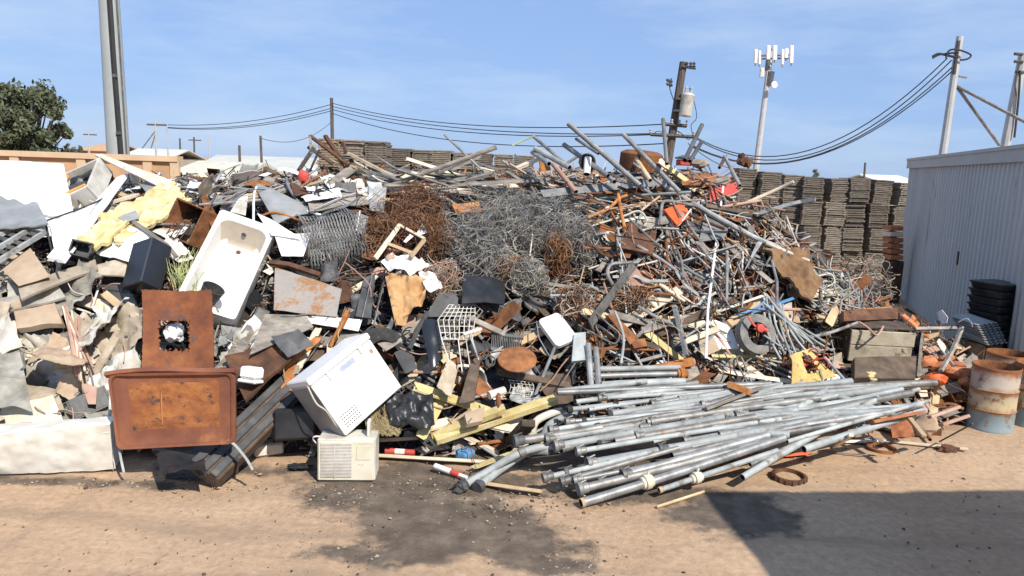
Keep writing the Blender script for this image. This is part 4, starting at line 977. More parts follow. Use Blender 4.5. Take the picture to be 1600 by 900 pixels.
o, f = box_on('green_case', 'small dark open case left of the broad white sheet', 'case', 128, 392, .66, .24, .2, .2, 20, -25, 15, 'black_plastic', 'front')
bar('steel_strip', 'thin brown strip along the top of the broad white sheet', 'strip', [(208, 346, .66), (262, 384, .6), (276, 402, .56)], 0, 'wood_grey', flat=(.05, .02))

# rusty cabinet left of the tub
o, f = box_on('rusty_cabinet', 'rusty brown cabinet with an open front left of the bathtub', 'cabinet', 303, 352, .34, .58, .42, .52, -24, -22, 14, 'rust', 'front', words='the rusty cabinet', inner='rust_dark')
m_ = MB()
for k in range(4): m_.tube([f(-.10 + k * .09, -.26, -.28), f(-.10 + k * .09, -.2, .02)], .008, 6)
for z in (-.26, 0): m_.tube([f(-.12, -.24 if z < 0 else -.2, z), f(.2, -.24 if z < 0 else -.2, z)], .008, 6)
m_.obj('wire_rack', 'rust_dark', label='small rusty wire rack hanging from the rusty cabinet', cat='rack')
hs('brown_flap', 'tall brown flap folded up above the rusty cabinet', 'plate', [(310, 300, .5), (318, 296, .5), (346, 352, .46), (336, 372, .46)], 'rust', n=5, amp=.02, seed=43)
# green reeds by the tub
m_ = MB(); rn = random.Random(9)
for k in range(60):
    a = S(rn.uniform(272, 312), rn.uniform(440, 462), .32); b = S(rn.uniform(258, 330), rn.uniform(382, 425), rn.uniform(.35, .7)); m_.tube(smooth([a, a.lerp(b, .5) + V((rn.uniform(-.06, .06), -.05, 0)), b], 3), .005, 4, r1=.002)
m_.obj('reed_bunch', 'reed', label='bunch of green yellow reeds tucked beside the bathtub', cat='reeds'); lm(296, 425, 'the green reeds')

# --- right of the tub: car body panels
hs('car_body_sheet', 'curved grey white car door skin right of the bathtub top', 'car panel', [(398, 292, .5), (410, 290, .5), (494, 332, .4), (432, 352, .46)], 'grey_panel', 'the curved car panel', n=14, amp=.02, thick=.012, bulge=-.08, seed=44, mb=0)
bar('trim_strip', 'white rolled edge along the top of the curved car panel', 'trim', [(396, 350, .52), (401, 292, .56), (440, 318, .52), (502, 336, .46)], .016, 'white_paint', sm=True)
bar('trim_strip', 'orange brown trim strip across the curved car panel', 'trim', [(408, 338, .54), (432, 332, .54), (482, 350, .5)], .016, 'rust_orange', sm=True)
hs('white_sheet', 'white folded panel below the curved car panel', 'panel', [(402, 334, .56), (426, 344, .54), (472, 374, .5), (424, 368, .54)], 'white_clean', 'the white folded panel', n=8, amp=.012, seed=45)
hs('white_sheet', 'white bent panel left of the chain link roll', 'panel', [(428, 366, .5), (486, 366, .45), (474, 400, .48), (440, 402, .5)], 'white_paint', n=8, amp=.03, seed=46)
hs('white_sheet', 'thin white plate standing left of the curved car panel', 'panel', [(374, 308, .42), (388, 302, .42), (384, 338, .45), (360, 332, .45)], 'white_dirty', n=4, amp=.01)
hs('steel_plate', 'rust streaked grey steel panel right of the bathtub', 'steel panel', [(430, 418, .42), (534, 452, .40), (526, 496, .46), (428, 486, .46)], 'grey_panel', 'the streaked steel panel', n=12, amp=.015, thick=.012, seed=47)
bpy.data.objects['steel_plate'].data.materials.clear(); bpy.data.objects['steel_plate'].data.materials.append(mk('streaked_steel', [(.20, .19, .17), (.28, .26, .235), (.34, .315, .285)], 3, rough=.7, var=0, spots=((.28, .15, .075), .52, 3)))
bar('steel_angle', 'dark steel bar along the top edge of the streaked steel panel', 'bar', [(420, 410, .5), (452, 414, .5), (500, 430, .48)], 0, 'rust_dark', flat=(.06, .05))
hs('plywood_sheet', 'weathered grey plywood sheet leaning below the streaked panel', 'plywood', [(414, 492, .55), (478, 494, .5), (490, 512, .52), (390, 556, .6)], 'wood_grey', 'the weathered plywood', n=8, amp=.012, thick=.018, seed=48)
hs('perforated_sheet', 'dark perforated mat drooping over the brown panel', 'mat', [(424, 528, .66), (466, 514, .62), (490, 540, .66), (450, 558, .7)], 'dark_grey', n=12, amp=.05, seed=49)
hs('brown_plate', 'long dark reddish brown panel left of the freezer', 'panel', [(352, 560, .50), (444, 528, .55), (470, 546, .62), (384, 628, .66)], 'rust_dark', 'the reddish brown panel', n=10, amp=.03, thick=.04, bulge=.05, seed=50)
hs('white_sheet', 'long white board behind the top of the freezer', 'panel', [(470, 492, .42), (566, 500, .40), (560, 518, .42), (474, 505, .46)], 'white_paint', n=8, amp=.02, seed=51)
m_ = MB(); f = yawfr(S(393, 586, .72), -18, -12)
m_.box(f, -.11, .11, -.08, .08, -.04, .09, bev=.025); m_.box(f, -.115, .115, -.085, .075, -.085, -.045, bev=.012); m_.obj('light_fitting', 'white_paint', label='small white box fitting at the right end of the rusty lid', cat='fitting')
# long black machine housing
A_ = G(316, 736, .19); B_ = S(466, 592, .22); f = Fr(A_, B_ - A_, V((1, .6, 0))); L = (B_ - A_).length
if f.z.z < 0: f.z = -f.z
t = thing('black_housing', 'long black ribbed housing sticking out under the rusty lid', 'machine housing', A_)
m_ = MB(); m_.box(f, 0, L, -.14, .20, -.16, .04, bev=.015); m_.obj('body', 'wood_dark', t)
m_ = MB()
for k in range(3): m_.box(f, .0, L, -.145 + k * .115, -.06 + k * .115, .043, .075, bev=.01)
m_.obj('rail', 'dark_grey', t)
m_ = MB(); m_.lathe(f(.02, -.02, -.02), -f.x, [(-.01, .085), (.03, .085), (.035, .06), (.02, .055), (.02, .01)], 16); m_.obj('end_cap', 'dark_grey', t)
m_ = MB(); m_.box(f, .25, .29, -.16, .22, -.18, .06); m_.obj('strap', 'black_plastic', t)
lm(372, 690, 'the black ribbed housing')
hs('black_sheet', 'torn black plastic lying on the dirt under the rusty lid', 'sheet', [(240, 706, .6), (318, 700, .6), (322, 740, .7), (252, 738, .7)], 'black_plastic', n=10, amp=.08, seed=52)
m_ = MB(); m_.lump(G(285, 742, .02), .17, .05, .03, .7, 8); m_.obj('twisted_metal', 'dark_grey', label='small twist of dark metal on the dirt below the lid', cat='scrap metal')
m_ = MB(); f = yawfr(G(398, 716, .0), 28, 0); m_.box(f, .0, .32, 0, .18, .0, .14, bev=.02); m_.obj('foam_block', 'white_dirty', label='white foam block on the dirt left of the air conditioner', cat='foam block')
m_ = MB(); m_.tube(smooth([G(440, 690, .1), G(455, 684, .04), G(478, 690, .02), G(492, 700, .02)]), .009, 6); m_.obj('cable', 'white_dirty', label='white cable on the dirt behind the air conditioner', cat='cable')
m_ = MB(); f = yawfr(S(470, 655, .30), 12, -10); m_.box(f, -.28, .18, -.2, .2, -.2, .14, bev=.03); m_.obj('black_case', 'black_plastic', label='squat black plastic case under the left side of the freezer', cat='case')
m_ = MB(); m_.lump(G(468, 728, .02), .12, .05, .03, .8, 5); m_.obj('rag', 'black_plastic', label='black rag on the dirt beside the air conditioner', cat='rag')

# --- tyres
def tyre(label, px, py, off, axis, R0, mat, rimmed=False, words=None, G_=None):
    O = G_ or S(px, py, off); w = R0 * .30
    prof = [(-w, R0 * .58), (-w * 1.05, R0 * .7), (-w * .95, R0 * .88), (-w * .72, R0 * .965)]
    for k in range(5):
        a = -w * .68 + k * w * .34 - w * .0; prof += [(a, R0 * .99), (a + w * .24, R0 * .99), (a + w * .26, R0 * .965), (a + w * .32, R0 * .965)]
    prof = prof[:-1] + [(w * .95, R0 * .88), (w * 1.05, R0 * .7), (w, R0 * .58), (w * .7, R0 * .60), (w * .6, R0 * .82), (-w * .6, R0 * .82), (-w * .7, R0 * .60), (-w, R0 * .58)]
    m_ = MB(); m_.lathe(O, axis, prof, 30, False, False); o = m_.obj('tyre', mat, label=label, cat='tyre')
    if rimmed:
        m_ = MB(); m_.lathe(O, axis, [(-w * .85, R0 * .62), (-w * .9, R0 * .56), (-w * .3, R0 * .5), (-w * .2, R0 * .2), (-w * .35, R0 * .17), (-w * .35, R0 * .01)], 24, False, False); m_.obj('rim', 'dull_steel', o)
    if words: lm(px, py, words)
    return o
tyre('grey dusty tyre facing out amid the silver tubes', 1180, 523, .62, V((.25, -.9, .40)), .27, 'rubber_dusty', words='the grey tyre')
tyre('black tyre half hidden behind the right of the freezer', 592, 560, .42, V((.65, -.7, .25)), .36, 'rubber', words='the tyre behind the freezer')
m_ = MB(); O = S(1182, 514, .80); m_.tube(smooth([O + V((-.12, 0, .16)), O + V((-.04, -.03, .05)), O + V((.05, -.02, .0))], 4), 0, flat=(.03, .012)); m_.tube([O + V((.0, 0, .05)), O + V((.14, -.02, -.02))], .028, 8); m_.lathe(O + V((.02, -.03, .02)), (.3, -1, .2), [(0, .05), (.05, .055), (.06, .02)], 12)
m_.obj('valve', 'red_paint', label='red orange valve lying on the grey tyre', cat='valve')

# --- white items in the middle
P0 = q4([(840, 500, .5), (866, 490, .48), (892, 512, .48), (860, 548, .55)])
m_ = MB(); f = Fr(P0[0], P0[1] - P0[0], P0[3] - P0[0])
if f.z.y < 0: f.z = -f.z
m_.loft([rrect(f, .0, .34, 0, .46, .06, .06), rrect(f, 0, .34, 0, .46, .06, .0), rrect(f, .012, .328, .012, .448, .05, -.01), rrect(f, .05, .29, .05, .41, .04, -.012)]); m_.obj('appliance_cover', 'white_clean', label='white rounded appliance lid in the middle of the heap', cat='lid'); lm(865, 520, 'the white rounded lid')
bar('chrome_edge', 'thin silver strip beside the white rounded lid', 'strip', [(838, 502, .6), (842, 528, .6), (858, 556, .6)], .008, 'galvanized')
hs('chrome_box', 'shiny folded aluminium box below the white rounded lid', 'box', [(896, 524, .5), (914, 522, .5), (914, 566, .55), (892, 568, .55)], 'aluminium', n=5, amp=.01, thick=.05)
hs('white_sheet', 'white corrugated plastic box wedged right of the wooden frame', 'panel', [(1110, 500, .3), (1140, 512, .3), (1152, 546, .35), (1112, 548, .35)], 'white_paint', 'the white box panel', n=4, amp=.005, thick=.04)
hs('cardboard_sheet', 'brown board standing inside the wooden frame', 'board', [(1090, 530, .4), (1112, 522, .4), (1124, 548, .44), (1096, 560, .44)], 'cardboard', n=3, amp=.004, thick=.02)
hs('white_sheet', 'scrap of white board behind the steel posts', 'panel', [(1038, 512, .25), (1050, 508, .25), (1056, 520, .25), (1042, 528, .25)], 'white_dirty', n=3, amp=.01)

# wooden ladder-like frame
t0 = S(1004, 516, .5)
for k, (a, b, w, lb) in enumerate((((1003, 517, .48), (1110, 486, .44), .09, 'long grey wooden rail of the broken frame, upper'), ((1070, 534, .52), (1122, 514, .48), .08, 'short wooden rail of the broken frame, lower'))):
    plank('wood_bar', lb, 'wood rail', a, b, w, .04, 'wood_grey' if k == 0 else 'wood_pale', up=(0, -.8, .6))
bar('steel_post', 'thick galvanized post standing across the broken wooden frame', 'post', [(1054, 478, .55), (1073, 556, .62)], 0, 'galvanized', flat=(.07, .05)); lm(1064, 518, 'the galvanized post')
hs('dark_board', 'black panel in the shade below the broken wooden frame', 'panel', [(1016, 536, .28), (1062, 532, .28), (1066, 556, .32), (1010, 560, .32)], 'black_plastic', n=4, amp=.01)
hs('gear_guard', 'brown half round guard plate above the pipe stack', 'plate', [(1070, 560, .5), (1086, 560, .5), (1098, 596, .5), (1066, 596, .5)], 'wood_grey', n=6, amp=.01, rag=.05)
bar('steel_channel', 'pale steel channel propped aslant left of the pipe stack top', 'channel', [(994, 410, .56), (962, 452, .6), (922, 506, .62)], 0, 'dull_steel', flat=(.13, .02)); lm(960, 455, 'the slanting pale channel')
bar('bent_tube', 'bent steel tube hooked over the slanting pale channel', 'tube', [(958, 446, .6), (949, 428, .62), (954, 414, .62), (970, 411, .6), (998, 410, .6)], .026, 'dull_steel', sm=True)
for k, px in enumerate((922, 934)):
    bar('steel_post', f'upright grey post at the left of the pipe stack, {["left", "right"][k]} of two', 'post', [(px - 3, 538 + k * 6, .62), (px + 3, 626, .75)], .038, 'galvanized', seg=10)
lm(928, 585, 'the two upright posts')
hs('rust_bracket', 'rusty brown angle plate below the slanting pale channel', 'plate', [(948, 494, .5), (956, 490, .5), (996, 528, .5), (984, 540, .52)], 'rust', n=4, amp=.01, thick=.03)
hs('rust_bracket', 'rusty step plate joined under the brown angle plate', 'plate', [(984, 534, .5), (1006, 530, .5), (1010, 542, .52), (990, 546, .52)], 'rust', n=3, amp=.006, thick=.03)

# --- round rusted table top, dark hollow
O = S(808, 561, .62)
t = thing('round_table_top', 'round rusty disc on a short stem over a dark hollow', 'disc', O)
m_ = MB(); ax = V((.0, -.42, .90)); m_.lathe(O, ax, [(-.014, .0), (-.014, .225), (-.004, .238), (.006, .232), (.008, .215), (.004, .0)], 28, False, False); m_.obj('plate', 'rust', t)
m_ = MB(); m_.tube([O - ax.normalized() * .016, O - ax.normalized() * .32 + V((.03, 0, 0))], .03, 8); m_.obj('stem', 'dark_grey', t)
lm(808, 561, 'the rusty round disc')
hs('black_sheet', 'black sheet standing in for the shaded hollow behind the round disc', 'sheet', [(746, 545, .1), (800, 520, .1), (846, 600, .2), (760, 614, .2)], 'black_plastic', n=8, amp=.05, seed=55)  # sheet added for the dark void, its shade given as black colour
hs('bark_slab', 'dark slab of bark like board left of the round disc', 'board', [(738, 566, .5), (752, 560, .5), (742, 630, .6), (718, 634, .6)], 'wood_dark', 'the dark bark slab', n=6, amp=.03, thick=.04, seed=56)
hs('corrugated_piece', 'curved corrugated brown piece below the wire basket', 'corrugated sheet', [(700, 560, .52), (716, 574, .52), (704, 622, .6), (682, 604, .6)], 'beige_dust', 'the curved corrugated piece', n=6, ny=30, amp=.004, thick=.01, seed=57)
def warp_corr(o, ribs, h):
    me = o.data
    zs = [v.co.z for v in me.vertices]; z0, z1 = min(zs), max(zs)
    for v in me.vertices: v.co.y += h * math.sin((v.co.z - z0) / (z1 - z0) * ribs * 2 * math.pi)
warp_corr(bpy.data.objects['corrugated_piece'], 6, .02)

# black office chair shell and dark panels
hs('black_sheet', 'glossy black moulded shell beside the wire basket', 'shell', [(656, 505, .45), (682, 502, .45), (692, 560, .5), (672, 582, .52)], 'black_satin', 'the glossy black shell', n=10, amp=.03, thick=.02, bulge=-.08, seed=58)
bar('steel_angle', 'dark angle bar rising left of the glossy black shell', 'bar', [(640, 545, .5), (654, 512, .52), (668, 488, .5)], 0, 'dark_grey', flat=(.05, .03))
hs('dark_board', 'dark grey board below the ochre cloth', 'board', [(616, 552, .4), (640, 540, .4), (652, 576, .45), (634, 586, .45)], 'dark_grey', n=5, amp=.03, seed=59)
hs('black_sheet', 'black curved bin lid below the grey wire tangle', 'lid', [(722, 432, .42), (788, 440, .42), (786, 478, .48), (720, 476, .48)], 'black_plastic', 'the black curved lid', n=12, amp=.025, thick=.02, bulge=-.06, seed=60)
bar('steel_rod', 'pale rim wire along the black curved lid', 'rod', [(722, 434, .47), (745, 446, .49), (775, 449, .5), (783, 476, .55)], .006, 'dull_steel', sm=True)
hs('dark_board', 'dark grey plate left of the black curved lid', 'plate', [(684, 462, .42), (712, 456, .42), (718, 494, .48), (664, 496, .48)], 'dark_grey', n=6, amp=.03, seed=61)
hs('black_sheet', 'upright black board between orange cloth and freezer', 'board', [(570, 434, .32), (586, 430, .32), (580, 500, .42), (556, 496, .42)], 'dark_grey', n=5, amp=.01, thick=.025)
bar('steel_rod', 'pale steel strut along the upright black board', 'strut', [(582, 428, .45), (566, 496, .5)], .009, 'galvanized'); bar('metal_strip', 'pale narrow rail leaning right of the upright black board', 'rail', [(600, 440, .42), (590, 480, .45), (584, 508, .48)], 0, 'galvanized', flat=(.03, .01))
hs('black_sheet', 'torn black plastic sheeting right of the freezer foot', 'sheet', [(596, 618, .45), (676, 616, .45), (680, 672, .6), (612, 660, .6)], 'black_plastic', 'the torn black sheeting', n=30, amp=.085, freq=6, seed=62)
m_ = MB(); rn = random.Random(4)
for k in range(170):
    a = S(rn.uniform(576, 626), rn.uniform(668, 682), .5); b = S(rn.uniform(570, 632), rn.uniform(630, 656), .45); m_.tube(smooth([a, a.lerp(b, .5) + V((rn.uniform(-.05, .05), -.06, 0)), b], 3), .0045, 3)
m_.obj('straw_clump', 'straw', label='clump of dry straw under the black sheeting', cat='straw'); lm(600, 662, 'the dry straw')

# wire basket
P0 = q4([(684, 500, .62), (742, 500, .6), (738, 530, .66), (690, 530, .68)])
t = thing('wire_basket', 'white wire basket with long legs left of the round disc', 'basket', P0[3])
m_ = MB()
for k in range(8):
    u = k / 7; m_.tube([P0[0].lerp(P0[1], u), P0[3].lerp(P0[2], u)], .006, 5)
for k in range(4):
    u = k / 3; m_.tube([P0[0].lerp(P0[3], u), P0[1].lerp(P0[2], u)], .006, 5)
m_.obj('front_grid', 'white_dirty', t)
m_ = MB(); Q = [P0[0], P0[1], P0[1] + V((-.02, .35, .12)), P0[0] + V((.1, .35, .12))]
for k in range(8): u = k / 7; m_.tube([Q[0].lerp(Q[1], u), Q[3].lerp(Q[2], u)], .006, 5)
for k in range(5): u = k / 4; m_.tube([Q[0].lerp(Q[3], u), Q[1].lerp(Q[2], u)], .006, 5)
m_.obj('top_grid', 'white_dirty', t)
for a, b in (((690, 530), (702, 566)), ((738, 530), (748, 562)), ((716, 530), (722, 580)), ((728, 530), (734, 570))):
    m_ = MB(); m_.tube([S(*a, .68), S(*b, .7)], .007, 5); m_.obj('leg', 'white_dirty', t)
lm(714, 516, 'the wire basket')
bar('steel_tube', 'bright short tube sticking out beside the wire basket', 'tube', [(724, 522, .7), (752, 514, .66)], .018, 'white_paint')
bar('steel_tube', 'pale tube leaning down from the bright short tube', 'tube', [(734, 524, .7), (746, 558, .7)], .012, 'galvanized')

# --- ochre cloth, plastic, wooden frame
hs('ochre_cloth', 'ochre brown cloth hanging over the black boards', 'cloth', [(602, 432, .52), (672, 424, .5), (664, 470, .55), (618, 508, .6)], 'cloth_ochre', 'the ochre cloth', n=34, amp=.085, thick=.008, seed=63, freq=6)
hs('ochre_cloth', 'small ochre cloth flap below the larger cloth', 'cloth', [(614, 470, .56), (640, 480, .56), (634, 512, .6), (620, 508, .6)], 'cloth_ochre', n=8, amp=.05, seed=64)
hs('plastic_film', 'white plastic film spread over the ochre cloth', 'film', [(588, 408, .52), (640, 396, .5), (676, 418, .5), (640, 430, .56)], 'film_white', 'the white plastic film', n=30, amp=.07, seed=65, freq=7)
hs('plastic_film', 'white film drooping at the right of the ochre cloth', 'film', [(652, 420, .54), (680, 428, .52), (692, 452, .54), (668, 458, .58)], 'film_white', n=24, amp=.07, seed=66, freq=8)
W0 = [S(586, 404, .62), S(624, 352, .58), S(664, 374, .56), S(642, 402, .6)]
t = thing('wooden_trestle', 'broken pale wooden frame lying on the rusty wire', 'frame', W0[0])
for k, (a, b, w) in enumerate(((0, 1, .06), (1, 2, .035), (2, 3, .05))):
    m_ = MB(); f = Fr(W0[a], W0[b] - W0[a], (0, .6, .8)); m_.box(f, 0, (W0[b] - W0[a]).length, -w / 2, w / 2, -.02 + .004 * k, .02 + .004 * k, bev=.003); m_.obj('rail', 'wood_pale' if k < 2 else 'wood_tan', t)
m_ = MB(); a, b = W0[0].lerp(W0[1], .45), W0[2].lerp(W0[3], .8); m_.box(Fr(a, b - a, (0, .6, .8)), 0, (b - a).length, -.02, .02, -.012, .012); m_.obj('crosspiece', 'wood_tan', t)
lm(626, 376, 'the broken wooden frame')
hs('white_scrap', 'white paper like scrap above the wooden frame', 'scrap', [(650, 366, .6), (660, 350, .6), (667, 364, .6), (656, 368, .6)], 'film_white', n=4, amp=.01)
hs('white_scrap', 'small white triangle scrap inside the wooden frame', 'scrap', [(630, 378, .6), (640, 366, .6), (646, 370, .6), (634, 380, .6)], 'film_white', n=3, amp=.01)
hs('pink_scrap', 'pinkish scrap of board below the wooden frame', 'scrap', [(604, 400, .6), (614, 394, .6), (618, 402, .6), (606, 407, .6)], 'copper_pink', n=3, amp=.01)

# --- wire
def wad(m_, O, su, sv, sw, cell, r, seed, mats, fr=None, amp=.5):
    """a sheet of diamond fence mesh crushed into a wad"""
    rn = random.Random(seed); nu, nv = int(su / cell), int(sv / cell); so = V((seed * 1.3, seed * 2.1, seed * .7))
    fr = fr or Fr((0, 0, 0), (1, 0, 0), (0, -.45, .9))
    def pos(u, v):
        a, b = (u - .5) * su, (v - .5) * sv
        q = V((a * 1.5, b * 1.5, seed)); w = V((noise.noise(q + so), noise.noise(q + so + V((9, 3, 1))), noise.noise(q * 1.4 + so + V((4, 17, 5)))))
        q2 = V((a * 5, b * 5, seed)); w2 = V((noise.noise(q2 + so), noise.noise(q2 + so + V((3, 8, 2))), noise.noise(q2 + so + V((6, 1, 9)))))
        p = V((a, b, 0)) + V((w.x * amp * su * .5, w.y * amp * sv * .5, w.z * sw * 1.6)) + V((w2.x * .07, w2.y * .07, w2.z * .16))
        return O + fr(*p) - fr.O
    for k in range(nu):
        for sg in (1, -1):
            pts = [pos((k + .5 + .5 * sg * (1 if j % 2 else -1)) / nu, j / nv) for j in range(nv + 1)]
            m_.tube(pts, r, 3, m=rn.choice(mats), cap=False)
def tangle(name, label, blobs, nst, mat, r, seed, words=None, steps=11, curl=.30, cat='wire tangle', wads=()):
    """curled strands, each wandering inside the blobs: (px, py, off, rx, ry, rz)"""
    rn = random.Random(seed); m_ = MB(); tot = sum(b[3] * b[5] for b in blobs)
    for (px, py, off, rx, ry, rz) in blobs:
        O = S(px, py, off)
        for _ in range(int(nst * rx * rz / tot)):
            d = V((rn.gauss(0, 1), rn.gauss(0, 1), rn.gauss(0, 1))).normalized() * (.55 + .45 * rn.random())
            p = V((d.x * rx, d.y * ry, d.z * rz)); h = V((rn.gauss(0, 1), rn.gauss(0, 1), rn.gauss(0, 1))).normalized(); ax = V((rn.gauss(0, 1), rn.gauss(0, 1), rn.gauss(0, 1))).normalized(); pts = []
            st = rn.uniform(.03, .065); cu = rn.uniform(.2, 1.0) * curl
            for k in range(steps):
                pts.append(O + p); h = (h + ax.cross(h) * cu + V((rn.gauss(0, .12), rn.gauss(0, .12), rn.gauss(0, .12)))).normalized(); p = p + h * st
                e = (p.x / rx) ** 2 + (p.y / ry) ** 2 + (p.z / rz) ** 2
                if e > 1.15: h = (h - p.normalized() * .7).normalized()
            m_.tube(pts, r, 3, m=rn.randrange(len(mat)) if not isinstance(mat, str) else 0, cap=False)
    for k, (px, py, off, su, sv, sw, cell) in enumerate(wads): wad(m_, S(px, py, off), su, sv, sw, cell, r, seed * 20 + k, list(range(len(mat))))
    o = m_.obj(name, mat, label=label, cat=cat)
    if words: lm(blobs[0][0], blobs[0][1], words)
    return o
tangle('wire_tangle', 'huge fuzzy tangle of grey fence wire in the middle of the heap', [(775, 362, .30, .66, .30, .40), (735, 380, .32, .40, .26, .36), (850, 345, .28, .60, .3, .34), (895, 385, .30, .34, .26, .42), (785, 322, .2, .55, .26, .22), (760, 412, .3, .4, .26, .22)], 1500, ['wire_grey', 'wire_grey', 'dull_steel', 'wire_tan'], .0036, 1, 'the grey wire tangle', steps=14, curl=.2,
    wads=[(760, 350, .30, 1.1, .85, .22, .058), (840, 345, .30, 1.2, .8, .22, .058), (890, 385, .30, .75, .95, .2, .058), (740, 395, .34, .8, .75, .2, .058), (800, 385, .20, 1.0, .8, .2, .058), (785, 312, .18, 1.2, .55, .18, .058), (850, 400, .36, .8, .6, .2, .058)])
tangle('wire_tangle', 'rust brown mass of tangled wire left of the grey tangle', [(640, 345, .26, .52, .26, .36), (605, 372, .28, .34, .26, .30), (672, 375, .26, .3, .22, .34), (660, 312, .18, .52, .26, .2)], 760, ['wire_rust', 'rust', 'wire_rust', 'rust_dark'], .0042, 2, 'the rusty wire mass', curl=.14,
    wads=[(640, 340, .26, 1.0, .8, .2, .06), (610, 370, .28, .7, .7, .18, .06), (668, 375, .26, .6, .7, .18, .06), (670, 312, .12, .9, .35, .14, .06)])
tangle('wire_bale', 'round bale of tan grey wire at the foot of the grey tangle', [(822, 432, .46, .25, .2, .22)], 520, ['wire_tan', 'wire_grey'], .004, 3, 'the round wire bale', curl=.45)
tangle('wire_tangle', 'rusty streak of wire at the right of the grey tangle', [(872, 398, .52, .14, .10, .28)], 200, ['wire_rust', 'rust'], .0045, 4, curl=.1)
tangle('wire_tangle', 'loose thin brown wire at the left foot of the grey tangle', [(690, 440, .3, .25, .2, .25)], 130, ['copper_pink', 'wire_rust', 'wire_tan'], .004, 5, curl=.15)
tangle('wire_tangle', 'loose thin brown wire in the hollow of the grey tangle', [(800, 420, .5, .2, .12, .16)], 110, ['copper_pink', 'wire_rust', 'wire_tan'], .004, 25, curl=.15)
tangle('wire_tangle', 'dark brown wire heap below the slanting pale channel', [(900, 482, .4, .28, .2, .30)], 240, ['wire_rust', 'rust_dark', 'wire_tan'], .006, 6, curl=.18)
tangle('wire_tangle', 'dark brown wire heap just right of the slanting pale channel', [(985, 470, .35, .3, .2, .2)], 150, ['wire_rust', 'rust_dark', 'wire_tan'], .006, 26, curl=.18)
tangle('wire_tangle', 'springy thin wire tangle in front of the grey shed', [(1345, 438, .25, .62, .3, .36)], 130, ['wire_tan', 'dull_steel', 'wire_tan', 'copper_pink'], .007, 7, 'the springy wire', curl=.07, steps=12)
hs('rust_patch', 'flat orange rusty plate on top of the grey tangle', 'plate', [(706, 322, .5), (748, 318, .5), (752, 332, .5), (712, 334, .5)], 'rust_orange', n=6, amp=.02, thick=.02)
bar('rope_loop', 'pale loop of hose inside the grey tangle', 'hose', [(806, 392, .62), (802, 378, .64), (812, 368, .64), (832, 372, .62)], .007, 'wire_tan', sm=True)
bar('rope_loop', 'short pale stick poking out of the grey tangle', 'stick', [(828, 400, .66), (832, 366, .66)], .009, 'wood_pale')
# chain link roll
def chain_roll():
    A_, B_ = S(484, 345, .38), S(560, 335, .34); ax = (B_ - A_); L = .78; ax = V((ax.x, ax.y, ax.z)).normalized()
    c = S(520, 378, .22); f = Fr(c, ax, (0, -.5, .86)); m_ = MB(); rn = random.Random(2); Rr = .36
    for layer, r0 in enumerate((.38, .33, .25, .15)):
        nw = 19; pitch = L / nw
        for sgn in (1, -1):
            for k in range(nw):
                pts = []
                for j in range(34):
                    a = 2 * math.pi * j / 33 * (1.0 if layer else .98); x = -L / 2 + k * pitch + pitch * .5 * sgn * ((j % 2) * 2 - 1) * .5
                    rr_ = r0 * (1 + .30 * noise.noise((x * 3, math.cos(a) * 1.3, math.sin(a) * 1.3 + layer)) + .10 * noise.noise((x * 9, math.cos(a) * 3, math.sin(a) * 3 + layer))); pts.append(f(x, rr_ * math.cos(a) * 1.0, rr_ * math.sin(a) * 1.05))
                m_.tube(pts, .0036, 3, cap=False)
    o = m_.obj('chain_link_roll', 'wire_grey', label='roll of grey chain link fence right of the car panel', cat='fence roll'); lm(527, 378, 'the chain link roll')
chain_roll()
hs('grey_flap', 'grey flat plate standing right of the chain link roll', 'plate', [(556, 332, .42), (576, 340, .42), (570, 372, .46), (556, 360, .46)], 'grey_panel', n=4, amp=.01)
bar('trim_strip', 'white edge strip on the plate by the chain link roll', 'trim', [(562, 330, .5), (556, 362, .5)], 0, 'white_paint', flat=(.025, .01))

# --- crest: left
for k, (a, b, w, mt) in enumerate((((484, 212), (545, 258), .05, 'rust_dark'), ((508, 212), (556, 284), .06, 'rust_dark'), ((482, 230), (520, 255), .05, 'wood_dark'), ((508, 248), (556, 262), .04, 'wood_tan'), ((450, 292), (492, 228), .08, 'wood_grey'), ((474, 290), (500, 232), .05, 'wood_grey'), ((548, 250), (572, 290), .06, 'wood_dark'), ((515, 262), (535, 292), .05, 'rust_dark'), ((484, 212), (487, 240), .035, 'wood_grey'), ((536, 222), (540, 238), .05, 'rust_dark'))):
    pa, pb = P(*a, 11.6), P(*b, 11.1); m_ = MB(); m_.box(Fr(pa, pb - pa, (0, .8, .6)), 0, (pb - pa).length, -w / 2, w / 2, -w / 3, w / 3); o = m_.obj('bed_bar', mt, label=['long dark bar', 'thick rust dark bar', 'short dark bar', 'level tan bar', 'grey leaning post', 'thin grey post', 'steep dark bar', 'low rusty bar', 'tiny upright bar', 'stub of rusty bar'][k] + ' of the collapsed bed frame at the crest', cat='bar')
lm(515, 248, 'the collapsed bed frame')
bar('bent_tube', 'curved dark hoop in the collapsed bed frame', 'hoop', [(500, 262, .5), (530, 268, .5), (552, 290, .5), (560, 310, .5)], .014, 'rust_dark', sm=True)
bar('bent_tube', 'long curved dark rod under the collapsed bed frame', 'rod', [(468, 296, .5), (500, 300, .52), (535, 290, .5), (548, 268, .5)], .010, 'rust_dark', sm=True)
m_ = MB(); m_.lump(S(474, 277, .45), .09, .07, .10, .25, 4); m_.obj('red_cushion', 'red_paint', label='small red cushion left of the collapsed bed frame', cat='cushion')
m_ = MB(); m_.lump(S(488, 272, .4), .10, .08, .12, .35, 5); m_.obj('pale_bag', 'film_white', label='pale bag right of the small red cushion', cat='bag')
